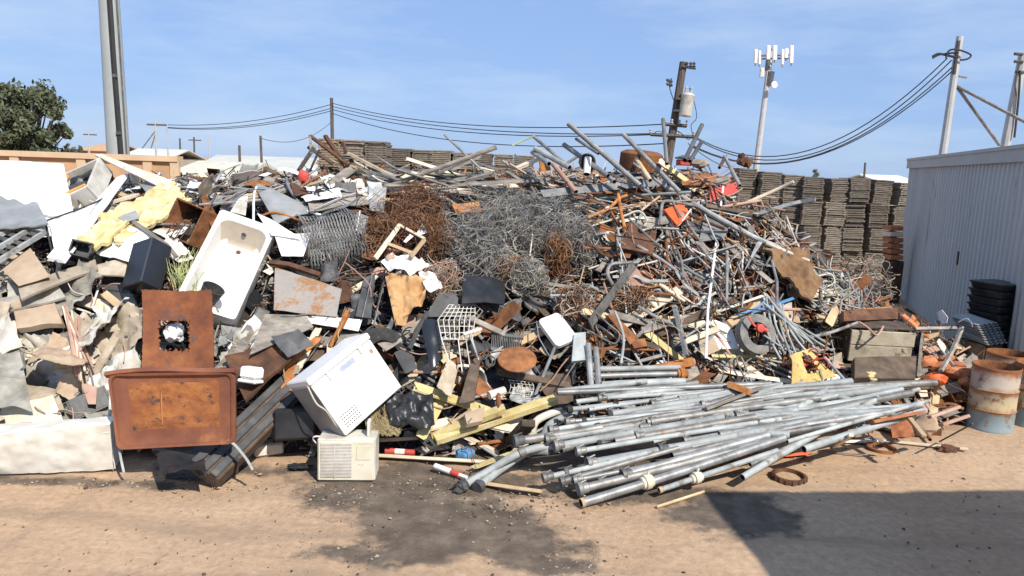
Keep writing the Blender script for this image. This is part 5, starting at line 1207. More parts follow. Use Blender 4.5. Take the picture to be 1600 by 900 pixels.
for k, (pts, mt, lb, a_) in enumerate(([[(452, 286, .4), (480, 300, .45), (500, 304, .5), (460, 304, .5)], 'rust_dark', 'dark brown curved sheet below the small red cushion', .04], [[(470, 308, .5), (530, 296, .5), (534, 306, .52), (478, 318, .55)], 'white_paint', 'long white folded sheet below the collapsed bed frame', .04], [[(548, 282, .45), (596, 290, .42), (600, 312, .48), (560, 304, .5)], 'white_dirty', 'crumpled white sheet right of the bed frame', .07], [[(574, 296, .5), (604, 292, .46), (600, 330, .52), (578, 326, .54)], 'grey_panel', 'torn blue grey foil hanging right of the bed frame', .07], [[(480, 312, .5), (574, 300, .5), (578, 318, .52), (484, 330, .55)], 'wood_grey', 'ribbed grey board under the white folded sheet', .02], [[(520, 285, .42), (560, 275, .42), (556, 292, .48), (530, 300, .48)], 'white_dirty', 'white lattice sheet inside the bed frame', .06])):
    hs('metal_sheet', lb, 'sheet', pts, mt, n=10, amp=a_, seed=70 + k, **({'corr': (1.5, .02)} if k == 4 else {}))
# long pale pole over the crest and roof lattice
m_ = MB(); m_.tube([S(604, 292, .5), P(776, 230, 11.2)], .034, 8); m_.obj('long_pole', 'wood_grey', label='long grey pole slanting up over the crest of the heap', cat='pole'); lm(690, 262, 'the long slanting pole')
# crest: right
Yc = 11.6
for k, (a, b, r, mt, lb) in enumerate((((888, 193), (1000, 290), .040, 'galvanized', 'longest steel pipe sticking up left from the crest'), ((974, 210), (1062, 300), .036, 'galvanized', 'steel pipe sticking up left beside the rusty drum'), ((832, 212), (898, 268), .026, 'dull_steel', 'thin bent rod rising at the left end of the crest pipes'), ((836, 232), (890, 262), .042, 'aluminium', 'short pale pipe at the left end of the crest, upper'), ((832, 238), (858, 256), .038, 'galvanized', 'stub of pale pipe at the left end of the crest, lower'), ((881, 226), (950, 275), .040, 'galvanized', 'pipe crossing below the longest crest pipe'), ((900, 217), (935, 240), .024, 'dull_steel', 'thin pipe behind the longest crest pipe'), ((1036, 186), (1042, 256), .03, 'dull_steel', 'upright grey pipe in front of the transformer pole'), ((1097, 195), (1070, 250), .032, 'dark_grey', 'longer black pipe sticking up right of the transformer pole'), ((1096, 222), (1078, 252), .030, 'dark_grey', 'shorter black pipe sticking up right of the transformer pole'), ((1132, 244), (1156, 290), .028, 'galvanized', 'leaning pipe at the right end of the crest'), ((1134, 244), (1124, 262), .024, 'rust_dark', 'rusty prop behind the leaning right crest pipe'), ((994, 248), (1016, 282), .035, 'wood_tan', 'tan post leaning on the rusty drum'), ((864, 256), (900, 300), .038, 'copper_pink', 'pinkish pipe lying below the crest pipes'), ((926, 256), (960, 284), .036, 'galvanized', 'short pipe right of the white elbow pipe'))):
    pa, pb = P(*a, Yc + .1 * (k % 3)), P(*b, Yc - .55); m_ = MB(); m_.pipe(pa, pb, r, seg=10); m_.obj('steel_pipe', [mt, 'black_plastic'], label=lb, cat='pipe')
lm(945, 242, 'the longest crest pipe'); lm(1085, 222, 'the black crest pipes')
bar('bent_rod', 'thin green rod trailing left from the crest pipes', 'rod', [(P(800, 228, 11.6),), (P(818, 219, 11.6),), (P(834, 213, 11.6),)], .012, 'reed')
O = P(1000, 256, 12.4); m_ = MB(); m_.lathe(O - V((0, 0, .12)), (.06, -.05, 1), [(0, .345), (.02, .35), (.28, .35), (.30, .33), (.335, .25), (.35, 0)], 28, True, False); m_.obj('rusty_drum', 'rust', label='big rusty round drum top at the crest', cat='drum'); lm(1000, 246, 'the rusty drum')
O = P(918, 264, 11.3); t = thing('elbow_pipe', 'black ring with a white elbow pipe at the crest', 'pipe fitting', O)
m_ = MB(); m_.lathe(O + V((0, .1, .10)), (-.1, -1, .2), [(-.06, .09), (-.06, .12), (.05, .13), (.06, .11), (.02, .07)], 20); m_.obj('ring', 'rubber', t)
m_ = MB(); m_.pipe(O + V((-.02, -.12, -.08)), O + V((0, .02, .16)), .055, .008); m_.obj('elbow', ['white_paint', 'black_plastic'], t); lm(915, 258, 'the white elbow pipe')
hs('orange_can', 'orange rusty can at the left end of the crest pipes', 'can', [(842, 252, .5), (856, 250, .5), (860, 266, .5), (844, 268, .5)], 'rust_orange', n=4, amp=.02, thick=.06)
o, f = box_on('red_vent', 'small red vent cap on top of the crest', 'vent cap', 1070, 254, .3, .24, .2, .10, 10, 0, 0, 'red_paint')
m_ = MB(); m_.lathe(f(0, 0, .06), Z3, [(0, .16), (.02, .17), (.06, .05)], 14); m_.obj('hood', 'dark_grey', label='dark cone cap sitting on the red vent', cat='cap')
m_ = MB(); m_.lump(S(1092, 256, .4), .15, .12, .07, .4, 9); m_.obj('pale_sack', 'beige_dust', label='pale sack beside the red vent on the crest', cat='sack')
m_ = MB(); m_.lump(S(1158, 250, .3), .07, .06, .10, .7, 10); m_.lump(S(1168, 254, .3), .08, .06, .09, .6, 11); m_.obj('bristle_clump', 'rust_dark', label='brown bristly clump at the right end of the crest', cat='clump')
hs('rust_sheet', 'broad brown rusty sheet below the red vent', 'sheet', [(1062, 272, .45), (1122, 270, .45), (1112, 292, .5), (1066, 290, .5)], 'rust', 'the broad brown sheet', n=8, amp=.02)
hs('red_sheet', 'faded red sheet at upper right of the heap', 'sheet', [(1108, 298, .5), (1150, 284, .45), (1152, 300, .48), (1110, 316, .52)], 'red_paint', 'the faded red sheet', n=8, amp=.02)
for k in range(7):
    bar('iron_rod', f'rusty rod fanning over the faded red sheet, {ORD[k]} from the top', 'rod', [(1080 + k * 4, 285 + k * 5, .58), (1120 + k * 4, 274 + k * 5, .58), (1148 + k * 2, 258 + k * 6, .56)], .009, 'rust' if k % 2 else 'copper_pink', sm=True)
# galvanised beam across the crest
bar('steel_beam', 'long bright galvanized beam lying level below the crest', 'beam', [(846, 305, .62), (1002, 289, .58), (1042, 288, .58)], 0, 'galvanized', flat=(.15, .07)); lm(940, 297, 'the bright long beam')
bar('steel_beam', 'grey channel end folded at the left of the bright long beam', 'channel', [(820, 286, .55), (900, 278, .5)], 0, 'dull_steel', flat=(.09, .05))
bar('steel_beam', 'grey channel leg angled down at the left of the bright long beam', 'channel', [(818, 280, .6), (836, 308, .66)], 0, 'galvanized', flat=(.07, .05))
bar('steel_beam', 'silver tube running down right from the bright long beam', 'tube', [(1036, 290, .62), (1110, 334, .62), (1180, 372, .58), (1214, 386, .55)], .042, 'galvanized', seg=10); lm(1110, 334, 'the long silver tube')
bar('steel_tube', 'bent chair leg tube below the bright long beam', 'tube', [(1000, 352, .6), (1003, 360, .62), (1020, 356, .62), (1060, 358, .6)], .02, 'galvanized', sm=True)
bar('steel_tube', 'bright tube hoop framing the orange plate', 'tube', [(1032, 352, .62), (1034, 322, .62), (1044, 314, .62), (1088, 322, .6)], .024, 'galvanized', sm=True)
hs('orange_plate', 'bright orange plate below the bright long beam', 'plate', [(1036, 330, .52), (1064, 320, .5), (1078, 340, .52), (1056, 354, .56)], 'orange_paint', 'the bright orange plate', n=7, amp=.012, thick=.03)
bar('wood_lath', 'ochre lath left of the bright orange plate', 'lath', [(1000, 330, .6), (1034, 304, .6)], 0, 'wood_tan', flat=(.07, .03))
bar('wood_lath', 'rust orange bar crossing below the bright long beam', 'bar', [(966, 304, .62), (970, 330, .64), (976, 356, .64)], .026, 'rust_orange', seg=8)
bar('wood_lath', 'orange bent bar left of the rust orange bar', 'bar', [(918, 340, .6), (950, 326, .62), (968, 310, .62), (984, 304, .6)], .024, 'rust_orange', sm=True)
hs('dark_plate', 'dark brown square plate left of the silver tubes', 'plate', [(985, 346, .58), (1026, 362, .56), (1020, 398, .62), (970, 388, .64)], 'rust_dark', 'the dark square plate', n=8, amp=.012, thick=.015)
hs('dark_plate', 'brown plate tucked under the dark square plate', 'plate', [(964, 384, .5), (988, 390, .5), (984, 404, .52), (960, 400, .52)], 'rust', n=4, amp=.01)
hs('dark_plate', 'black plate behind the bright orange plate', 'plate', [(1070, 350, .42), (1104, 340, .4), (1110, 368, .45), (1074, 374, .46)], 'dark_grey', n=5, amp=.02)
bar('white_pole', 'tall white thin pole standing in front of the silver tubes', 'pole', [(1130, 290, .75), (1106, 484, .75), (1103, 560, .72)], .017, 'white_paint'); lm(1117, 390, 'the tall white pole')
bar('wood_beam', 'long dark wooden beam running down right of the white pole', 'beam', [(1102, 322, .58), (1190, 338, .56), (1270, 392, .5)], 0, 'wood_dark', flat=(.08, .05))
bar('wood_beam', 'pale bent gutter sticking out right over the tray stacks', 'gutter', [(1180, 336, .6), (1240, 318, .6), (1274, 312, .56)], 0, 'galvanized', flat=(.07, .03), sm=True)
bar('branch', 'pale peeled branch sticking out to the upper right', 'branch', [(1160, 320, .5), (1205, 300, .5), (1240, 284, .5)], .03, 'wood_pale', sm=True)
hs('aluminium_sheet', 'folded silver sheet dangling in the middle of the tubes', 'sheet', [(1182, 380, .6), (1200, 366, .6), (1178, 400, .62), (1160, 430, .64)], 'galvanized', 'the folded silver sheet', n=8, amp=.03, seed=80)
hs('aluminium_sheet', 'silver plate under the long silver tube', 'plate', [(1100, 334, .5), (1140, 352, .5), (1132, 372, .54), (1092, 378, .54)], 'galvanized', n=6, amp=.03, seed=81)
# brown carpet roll at the right
hs('carpet_roll', 'brown carpet draped over the right shoulder of the heap', 'carpet', [(1190, 390, .55), (1256, 398, .55), (1284, 440, .6), (1262, 480, .65)], 'carpet_brown', 'the brown carpet', n=34, amp=.08, freq=5, thick=.04, seed=82)
bar('steel_tube', 'white tube lying along the top of the brown carpet', 'tube', [(1196, 380, .6), (1264, 408, .58)], .03, 'white_dirty')
bar('steel_tube', 'pale tube standing left of the brown carpet', 'tube', [(1204, 400, .6), (1214, 440, .64), (1214, 480, .64)], .022, 'galvanized')
bar('steel_tube', 'thin post standing right of the brown carpet', 'tube', [(1278, 404, .5), (1284, 470, .52)], .02, 'wood_grey')
bar('blue_strap', 'blue strap above the grey tyre', 'strap', [(1176, 488, .6), (1200, 480, .62), (1240, 466, .6)], 0, 'blue_paint', flat=(.04, .01), sm=True)
bar('blue_strap', 'blue dark cloth strip left of the blue strap', 'strap', [(1154, 492, .55), (1180, 482, .6), (1196, 470, .6)], 0, 'blue_paint', flat=(.03, .01), sm=True)
bar('long_rod', 'long thin black rod lying across the middle right', 'rod', [(975, 466, .7), (1080, 476, .7), (1206, 486, .68)], .008, 'cable_black')
# fan of thin silver tubes by the tyre
rn = random.Random(12)
for k in range(14):
    a = (1206 + rn.uniform(-14, 18), 462 + rn.uniform(-18, 30), .58 + rn.uniform(0, .1)); b = (1240 + rn.uniform(-28, 60), 552 + rn.uniform(-18, 10), .6 + rn.uniform(0, .12))
    bar('silver_tube', f'thin silver tube fanning out right of the grey tyre, {ORD[k % 11]} {"near" if k < 11 else "behind"}', 'tube', [a, ((a[0] + b[0]) / 2 + rn.uniform(-8, 8), (a[1] + b[1]) / 2 + rn.uniform(-6, 6), .66), b], .015, 'aluminium', sm=True, group='silver tubes fanning beside the grey tyre')
    o = bpy.context.scene.objects[-1] if False else None
bar('silver_tube', 'long curved silver tube pointing at the dirty crate', 'tube', [(1248, 528, .62), (1290, 522, .62), (1340, 504, .6)], .022, 'aluminium', sm=True)
bar('silver_tube', 'steel rod slanting onto the pipe stack right end', 'rod', [(1288, 558, .7), (1345, 622, .75)], .02, 'galvanized'); lm(1318, 592, 'the slanting steel rod')
# yellow sack
hs('yellow_sack', 'torn yellow metal scoop full of wires', 'scoop', [(1228, 560, .62), (1262, 548, .62), (1304, 590, .66), (1234, 606, .7)], 'yellow_paint', 'the yellow scoop', n=16, amp=.06, bulge=-.10, thick=.012, hole=(.38, .72, .2, .72), seed=84)
tangle('hose_tangle', 'reddish hoses coiled inside the yellow scoop', [(1264, 574, .6, .13, .08, .15)], 40, ['rust', 'red_paint', 'dull_steel'], .011, 9, curl=.3, cat='hoses')
# dirty crate at the right
O = S(1365, 532, .30); f = yawfr(O, -5, 4); f.z = f.x.cross(f.y)
t = thing('dirty_crate', 'dirty wooden crate with two broad boards at right', 'crate', O - V((0, 0, .4)))
for nm, a, mt in (('front_board', (-.43, .43, -.30, -.27, .015, .22), 'dirty_board'), ('front_board', (-.43, .41, -.30, -.27, -.23, .005), 'dirty_board'), ('side_board', (-.43, -.40, -.268, .2, -.23, .22), 'wood_dark'), ('side_board', (.39, .42, -.268, .2, -.23, .20), 'wood_dark'), ('top_board', (-.44, .44, -.20, .2, .224, .25), 'wood_dark')):
    m_ = MB(); m_.box(f, *a, bev=.006); m_.obj(nm, mt, t)
lm(1365, 532, 'the dirty crate')
hs('brown_box', 'dark brown box front under the dirty crate', 'box', [(1330, 566, .5), (1426, 564, .45), (1424, 600, .5), (1330, 598, .55)], 'wood_dark', n=5, amp=.01, thick=.1)
hs('brown_box', 'long brown board lying on top of the dirty crate', 'board', [(1312, 490, .5), (1396, 484, .48), (1396, 502, .5), (1312, 506, .52)], 'rust_dark', n=6, amp=.01, thick=.08)
hs('orange_board', 'orange rusty plate on the brown board of the crate', 'plate', [(1352, 484, .56), (1394, 480, .54), (1394, 490, .56), (1356, 492, .58)], 'rust_orange', n=4, amp=.008, thick=.02)
bar('branch', 'tan root like hook over the front of the dirty crate', 'hook', [(1342, 503, .85), (1356, 512, .86), (1370, 524, .86), (1380, 510, .86)], .015, 'copper_pink', sm=True)
m_ = MB(); m_.lump(S(1356, 590, .6), .13, .08, .08, .5, 22); m_.obj('foam_lump', 'foam_yellow', label='yellow foam lump below the dirty crate', cat='foam')
# far right heap: terracotta chunks
rn = random.Random(6)
for k, (px, py, w) in enumerate(((1452, 566, .14), (1470, 574, .15), (1488, 580, .12), (1506, 584, .20), (1462, 592, .15), (1496, 570, .10), (1480, 560, .12), (1508, 596, .12))):
    m_ = MB(); f = yawfr(S(px, py, .35), rn.uniform(-40, 40), rn.uniform(-40, 40)); m_.lump(f.O, w, w * .6, w * .55, .45, 40 + k, div=2, fr=f)
    m_.obj('rusty_chunk', ['terracotta', 'orange_paint'][k % 5 == 4], label=f'{["", "second ", "third ", "fourth ", "fifth ", "sixth ", "seventh ", "eighth "][k]}orange rusty chunk from the left in the pile by the drums'.strip().replace('orange rusty chunk from the left', 'orange rusty chunk counted' if False else 'orange rusty chunk'), cat='chunk', group='orange rusty chunks by the drums')
lm(1485, 578, 'the orange rusty chunks')
hs('tan_board', 'tan board leaning left of the orange rusty chunks', 'board', [(1440, 520, .4), (1452, 514, .4), (1446, 580, .5), (1432, 588, .5)], 'wood_grey', n=4, amp=.01, thick=.03)
bar('wood_post', 'brown post leaning over the orange rusty chunks', 'post', [(1503, 512, .45), (1488, 548, .45), (1470, 580, .5)], 0, 'wood_grey', flat=(.055, .04)); lm(1490, 540, 'the leaning brown post')
bar('plank', 'level grey plank behind the leaning brown post', 'plank', [(1430, 514, .35), (1494, 513, .35)], 0, 'wood_grey', flat=(.05, .04))
bar('plank', 'brown plank low behind the drums', 'plank', [(1490, 545, .35), (1528, 548, .35)], 0, 'wood_tan', flat=(.08, .05))
hs('yellow_bag', 'yellow rag on the right shoulder by the drums', 'rag', [(1510, 526, .45), (1526, 522, .45), (1530, 542, .5), (1516, 548, .5)], 'yellow_paint', 'the yellow rag', n=8, amp=.05)
bar('white_hoop', 'white plastic hoop above the yellow rag', 'hoop', [(1498, 503, .4), (1510, 498, .45), (1518, 506, .45), (1522, 524, .45), (1530, 532, .45)], .010, 'white_clean', sm=True)
for k, pts in enumerate(([(1464, 488, .4), (1472, 484, .4), (1482, 496, .4), (1468, 500, .4)], [(1468, 500, .4), (1482, 496, .4), (1480, 505, .42), (1474, 506, .42)])):
    hs('white_scrap', ['upper white scrap lying before the grey shed', 'lower white scrap lying before the grey shed'][k], 'scrap', pts, 'film_white', n=3, amp=.02)
hs('metal_sheet', 'tan bent sheet leaning left of the rusty drums', 'sheet', [(1494, 560, .4), (1526, 540, .4), (1548, 562, .4), (1512, 580, .45)], 'beige_dust', n=7, amp=.04)
# black plastic pipes at the right end
for k, (a, b) in enumerate((((1446, 622), (1514, 604)), ((1450, 632), (1516, 612)), ((1440, 612), (1500, 598)), ((1456, 640), (1512, 624)), ((1474, 612), (1530, 600)))):
    m_ = MB(); pa, pb = G(*a, .30 - .06 * k % .2), G(*b, .34 - .05 * k % .2); m_.pipe(pa, pb, .05, seg=12); m_.obj('black_pipe', ['black_satin', 'black_plastic'], label=f'black plastic pipe behind the aluminium stack, {["front left", "front right", "rear left", "lowest", "rear right"][k]} one', cat='pipe')
lm(1482, 620, 'the black pipes')

# --- the drums
def drum(label, px, py, yaw, words=None, lean=0):
    O = G(px, py, 0); t = thing('oil_drum', label, 'drum', O)
    pr = [(0, .27), (.0, .285), (.02, .292), (.04, .285), (.28, .285), (.295, .297), (.31, .285), (.56, .285), (.575, .297), (.59, .285), (.83, .285), (.85, .287), (.865, .294), (.88, .292)]
    rn = random.Random(int(px)); m_ = MB(); m_.lathe(O, Z3, pr, 40, True, False)
    for i, p in enumerate(m_.v):
        q = p - O; d = 1 + .012 * noise.noise((q.x * 3 + px, q.y * 3, q.z * 3)); m_.v[i] = O + V((q.x * d, q.y * d, q.z))
    m_.obj('shell', 'drum_paint', t, sharp=45)
    m_ = MB(); m_.lathe(O, Z3, [(.88, .291), (.886, .284), (.87, .278), (.60, .276), (.55, .276)], 40, False, True); m_.obj('inside', 'rust', t)
    m_ = MB(); m_.lump(O + V((.03, .02, .62)), .25, .25, .10, .5, int(px)); m_.obj('contents', 'rust_dark', t)
    if words: lm(px, py - 55, words)
    return t
drum('blue footed rusty oil drum standing in front of the other two', 1544, 668, 0, 'the front rusty drum')
drum('rusty oil drum cut off by the right edge of the photo', 1612, 664, 0)
drum('rusty oil drum standing behind the front one', 1564, 642, 0, None)
bar('tan_pad', 'tan cloth pad lying on the rim of the front drum', 'pad', [(G(1528, 576, .97),), (G(1575, 573, .95),)], 0, 'beige_dust', flat=(.02, .12)) if False else None

# --- black stacks in the shade of the shed
def shade_stack(label, px, py, n, w, h, yaw, mat):
    O = P(px, py, 12.0); O.z = 0; f = yawfr(O, yaw); t = thing('plastic_stack', label, 'stack', O); rn = random.Random(n)
    zt = P(px, py, 12.0).z
    for k in range(n):
        z = k * (zt / n); m_ = MB(); f2 = Fr(O + V((rn.uniform(-.02, .02), rn.uniform(-.02, .02), 0)), f.x, f.y); f2.z = Z3
        m_.loft([rrect(f2, -w / 2 + .04, w / 2 - .04, -w / 2 + .04, w / 2 - .04, .05, z), rrect(f2, -w / 2 + .015, w / 2 - .015, -w / 2 + .015, w / 2 - .015, .05, z + zt / n * .72), rrect(f2, -w / 2, w / 2, -w / 2, w / 2, .05, z + zt / n * .74), rrect(f2, -w / 2, w / 2, -w / 2, w / 2, .05, z + zt / n * .94)])
        m_.obj('tray', mat, t)
    return t
shade_stack('tall stack of black plastic trays against the grey shed', 1562, 440, 14, .62, 1, 20, 'black_plastic'); lm(1560, 480, 'the black tray stack')
for k in range(9):
    a = P(1556, 520, 11.6); m_ = MB(); f = yawfr(V((7.52 - .012 * k, 11.32 + .02 * k, .80 + k * .035)), 20 + (k % 3), 6)
    m_.sheet([f(0, 0, 0), f(.42, 0, .03), f(.42, .5, .03), f(0, .5, 0)], n=24, ny=2, amp=.004, thick=.008, corr=(4, .014), seed=k); m_.obj('corrugated_sheet', 'grey_panel', label=f'grey corrugated sheet in the pile beside the black tray stack, {ORD[k]} from the bottom', cat='corrugated sheet', group='corrugated sheets by the shed')
m_ = MB(); f = yawfr(V((7.5, 11.34, 0)), 20); m_.box(f, .02, .42, .03, .5, 0, .78, bev=.01); m_.obj('pallet_block', 'wood_dark', label='dark block carrying the grey corrugated sheets', cat='block')
# rusty orange rack before the tray stacks
for k in range(6):
    m_ = MB(); f = yawfr(P(1394, 356 + k * 9, 20) + V((0, 0, 0)), 5); m_.box(f, -.16, .20, -.2, .2, -.06, .055, bev=.01); m_.obj('rusty_bin', 'terracotta' if k != 1 else 'wood_pale', label=f'rusty orange bin in the small stack left of the shed corner, {ORD[k]} from the top', cat='bin', group='rusty bins by the shed corner')
m_ = MB(); f = yawfr(V((P(1397, 400, 20).x, 20, 0)), 5); m_.box(f, -.15, .19, -.18, .18, 0, P(1397, 407, 20).z); m_.obj('bin_stand', 'rust_dark', label='dark stand under the rusty bins at the shed corner', cat='stand')

# ------------------------------------------------------------------ words that tell one loose piece from the next
OR2 = ['first', 'second', 'third', 'fourth', 'fifth', 'sixth', 'seventh', 'eighth', 'ninth', 'tenth', 'eleventh', 'twelfth', 'thirteenth', 'fourteenth', 'fifteenth', 'sixteenth', 'seventeenth', 'eighteenth', 'nineteenth', 'twentieth']
TIES = {}
def place_words(px, py, k):
    d = sorted(LM, key=lambda q: math.hypot(q[0] - px, (q[1] - py) * 1.2))
    x, y, w = d[k]; dx, dy = px - x, py - y; dist = math.hypot(dx, dy)
    r = ('just ' if dist < 45 else '')
    a = math.degrees(math.atan2(-dy, dx)) % 360
    rel = ['right of', 'above and right of', 'above', 'above and left of', 'left of', 'below and left of', 'below', 'below and right of'][int((a + 22.5) // 45) % 8]
    return f'{r}{rel} {w}'
def auto_label(desc, px, py):
    for k in range(min(14, len(LM))):
        s_ = f'{desc} {place_words(px, py, k)}'
        if s_ not in USED and len(s_.split()) <= 16: return s_
    for k in range(8):
        for j in range(k + 1, 14):
            d = sorted(LM, key=lambda q: math.hypot(q[0] - px, (q[1] - py) * 1.2))
            s_ = f'{desc} between {d[k][2]} and {d[j][2]}'
            if s_ not in USED and len(s_.split()) <= 16: return s_
    for a, b in ((' rising to the ', ' rising '), (' lying level', ''), (' standing upright', ''), ('steeply ', '')): desc = desc.replace(a, b)
    for k in range(len(LM)):
        s_ = f'{desc} {place_words(px, py, k)}'
        if s_ not in USED and len(s_.split()) <= 16: return s_
    return s_
def tilt_words(a, b):
    (x0, y0), (x1, y1) = proj(a), proj(b)
    if x1 < x0: x0, y0, x1, y1 = x1, y1, x0, y0
    t = math.degrees(math.atan2(y0 - y1, x1 - x0))
    if abs(t) < 14: return 'lying level'
    if t > 68 or t < -68: return 'standing upright'
    st = 'steeply ' if abs(t) > 42 else ''
    return f'{st}rising to the {"right" if t > 0 else "left"}'

# ------------------------------------------------------------------ aluminium pipes stacked on the dirt
rn = random.Random(77)
def PZ(py): return max(.05, min(.85, .05 + (778 - py) / 175 * .72))
PIPES = [((908, 786), (1225, 684), 'cream'), ((1030, 766), (1215, 704), 'cream'), ((1160, 746), (1372, 622), None), ((1172, 726), (1365, 640), None), ((908, 764), (1205, 690), 'flare'), ((900, 750), (1180, 692), 'flare'),
    ((853, 746), (1010, 708), 'flare'), ((922, 724), (1205, 670), 'flare'), ((886, 738), (1150, 682), 'flare'), ((905, 705), (1220, 655), 'flare'), ((870, 697), (1130, 652), 'flare'), ((856, 687), (1000, 664), 'flare'), ((808, 689), (940, 668), 'flare'),
    ((862, 672), (1090, 638), 'flare'), ((950, 648), (1225, 608), 'dark'), ((1064, 661), (1232, 680), 'dark'), ((920, 640), (1160, 606), None), ((888, 640), (1036, 624), 'dark'), ((888, 659), (1070, 642), 'flare'), ((936, 577), (1062, 574), None),
    ((930, 588), (1066, 584), 'collar'), ((940, 602), (1070, 596), None), ((936, 620), (1090, 598), 'dark'), ((1140, 642), (1400, 604), None), ((1162, 626), (1442, 599), None), ((1150, 652), (1392, 618), None), ((1182, 662), (1424, 614), None), ((1206, 612), (1462, 598), None),
    ((1230, 690), (1452, 626), None), ((1256, 702), (1445, 642), None), ((996, 682), (1240, 640), 'flare'), ((930, 668), (1190, 626), None), ((1020, 640), (1300, 604), None), ((1060, 624), (1330, 596), None), ((1100, 690), (1340, 632), None),
    ((976, 742), (1200, 680), 'flare'), ((1050, 712), (1260, 664), None), ((872, 612), (1010, 596), None), ((900, 628), (1080, 606), None), ((1110, 668), (1410, 608), None), ((940, 754), (1120, 706), 'flare'), ((880, 752), (1060, 700), 'flare'), ((960, 690), (1180, 652), None), ((1010, 660), (1280, 622), None), ((1200, 676), (1436, 608), None), ((1080, 700), (1300, 648), None)]
for k in range(19):
    x0 = rn.uniform(860, 1160); x1 = min(1440, x0 + rn.uniform(150, 400)); y0 = rn.uniform(612, 745 - (x0 - 860) * .2); y1 = y0 - (x1 - x0) * rn.choice((rn.uniform(.04, .2), rn.uniform(.25, .42), rn.uniform(-.12, .02)))
    y1 = min(max(y1, 600), 690 - (x1 - 1180) * .22); PIPES.append(((x0, y0), (x1, y1), rn.choice(('flare', 'dark', None, None, 'flare'))))
PIPES += [((1020, 690), (1330, 612), None), ((1010, 612), (1230, 668), None), ((960, 632), (1150, 676), 'dark'), ((1250, 600), (1400, 650), None), ((1120, 720), (1290, 610), None)]
PIPES.sort(key=lambda p: -p[0][1])
nw = ['first', 'second', 'third', 'fourth', 'fifth', 'sixth', 'seventh', 'eighth', 'ninth', 'tenth', 'eleventh', 'twelfth']
lm(1080, 660, 'the aluminium pipe stack')
CNT = {}
for i, (a, b, end) in enumerate(PIPES):
    big = rn.random() < .62; r = rn.choice((.037, .041, .045)) if big else rn.choice((.024, .029))
    pa, pb = G(*a, PZ(a[1]) + rn.uniform(-.01, .01)), G(*b, PZ(b[1]) + rn.uniform(0, .02))
    if pb.z < .06: pb.z = .06
    m_ = MB(); m_.pipe(pa, pb, r, seg=14)
    bow = rn.gauss(0, .005); bows = rn.gauss(0, .008); Lp = (pb - pa).length; axp = (pb - pa) / Lp; sdp = axp.cross(Z3)
    so = V((i * 3.7, 1, 2))
    for q in range(len(m_.v)):
        u = (m_.v[q] - pa).dot(axp) / Lp; m_.v[q] = m_.v[q] + (Z3 * bow + sdp * bows) * (4 * u * (1 - u))
    kind = {'flare': 'with a flared dark end ring', 'dark': 'with a plain dark open end', 'cream': 'with a tan cast coupling', 'collar': 'with a rusty orange collar', None: 'without any end ring'}[end]
    desc = f'{"thick" if big else "thin"} pale aluminium pipe {kind}'; c = CNT[desc] = CNT.get(desc, 0) + 1
    lb = auto_label(f'{"thick" if big else "thin"} aluminium pipe {kind}', (a[0] * 2 + b[0]) / 3, (a[1] * 2 + b[1]) / 3)
    if len(lb.split()) > 16 or lb in USED: lb = f'{desc}, {nw[(c - 1) % 12]} such from the front'
    pm = rn.choice(['aluminium'] * 8 + ['galvanized', 'dull_steel', 'dull_steel'])
    o = m_.obj('aluminium_pipe', [pm, 'black_plastic'], label=lb, cat='pipe', group='aluminium irrigation pipes in the stack')
    ax = (pb - pa).normalized()
    if end == 'flare':
        m_ = MB(); m_.lathe(pa - ax * .03, ax, [(.0, r + .012), (-.005, r + .026), (.03, r + .03), (.045, r + .012), (.10, r + .010), (.11, r + .002)], 14, False, False)
        m_.lathe(pa - ax * .03, ax, [(0, r + .012), (.04, r - .008)], 14, False, False)
        for s_ in (-1, 1): m_.tube([pa + Z3 * s_ * (r + .02) - ax * .02, pa + Z3 * s_ * (r + .04) + ax * .05], .009, 5)
        m_.obj('coupling', rn.choice(('dull_steel', 'dark_grey', 'dull_steel')), o)
    elif end in ('cream', 'collar'):
        q = pa if end == 'collar' else pa.lerp(pb, .30); q = pb if end == 'collar' else q
        m_ = MB(); m_.lathe(q, ax, [(-.07, r + .002), (-.06, r + .02), (-.03, r + .016), (-.028, r + .034), (.028, r + .034), (.03, r + .016), (.06, r + .02), (.07, r + .002)], 14, False, False)
        m_.tube([q + Z3 * r, q + Z3 * (r + .07) + ax * .02], .012, 6); m_.obj('coupling', 'cream_dirty' if end == 'cream' else 'rust_orange', o)
        if end == 'cream':
            m_ = MB(); m_.lathe(pa, ax, [(-.004, r - .006), (-.004, r + .004), (.03, r + .004), (.03, r)], 14, False, False); m_.obj('end_ring', 'wood_tan', o)
    elif end == 'dark':
        m_ = MB(); m_.lathe(pa, ax, [(-.01, r - .008), (-.012, r + .014), (.04, r + .016), (.05, r + .001)], 14, False, False); m_.obj('end_ring', 'rubber', o)
# elbowed pipes at the left of the stack
for k, (pts, lb) in enumerate(((((722, 760, .05), (760, 738, .10), (816, 706, .30), (868, 696, .36)), 'bent aluminium pipe with elbow, front one at the left of the stack'), (((748, 760, .05), (790, 728, .12), (826, 706, .26), (858, 706, .3)), 'bent aluminium pipe with elbow, rear one at the left of the stack'))):
    w = [G(x, y, z) for x, y, z in pts]; t = thing('elbow_pipe', lb, 'pipe', w[0]); m_ = MB(); m_.tube(smooth(w, 5), .042, 12); m_.obj('tube', 'aluminium', t)
    ax = (w[1] - w[0]).normalized()
    m_ = MB(); m_.lathe(w[0], ax, [(-.03, .03), (-.03, .062), (.02, .07), (.04, .05), (.06, .044)], 14, True, False); m_.obj('coupling', 'dark_grey', t)
    m_ = MB(); m_.lathe(w[2], (w[2] - w[1]).normalized(), [(-.04, .044), (-.03, .054), (.03, .054), (.04, .044)], 14, False, False); m_.obj('collar', 'dull_steel', t)
lm(780, 735, 'the bent elbow pipes')
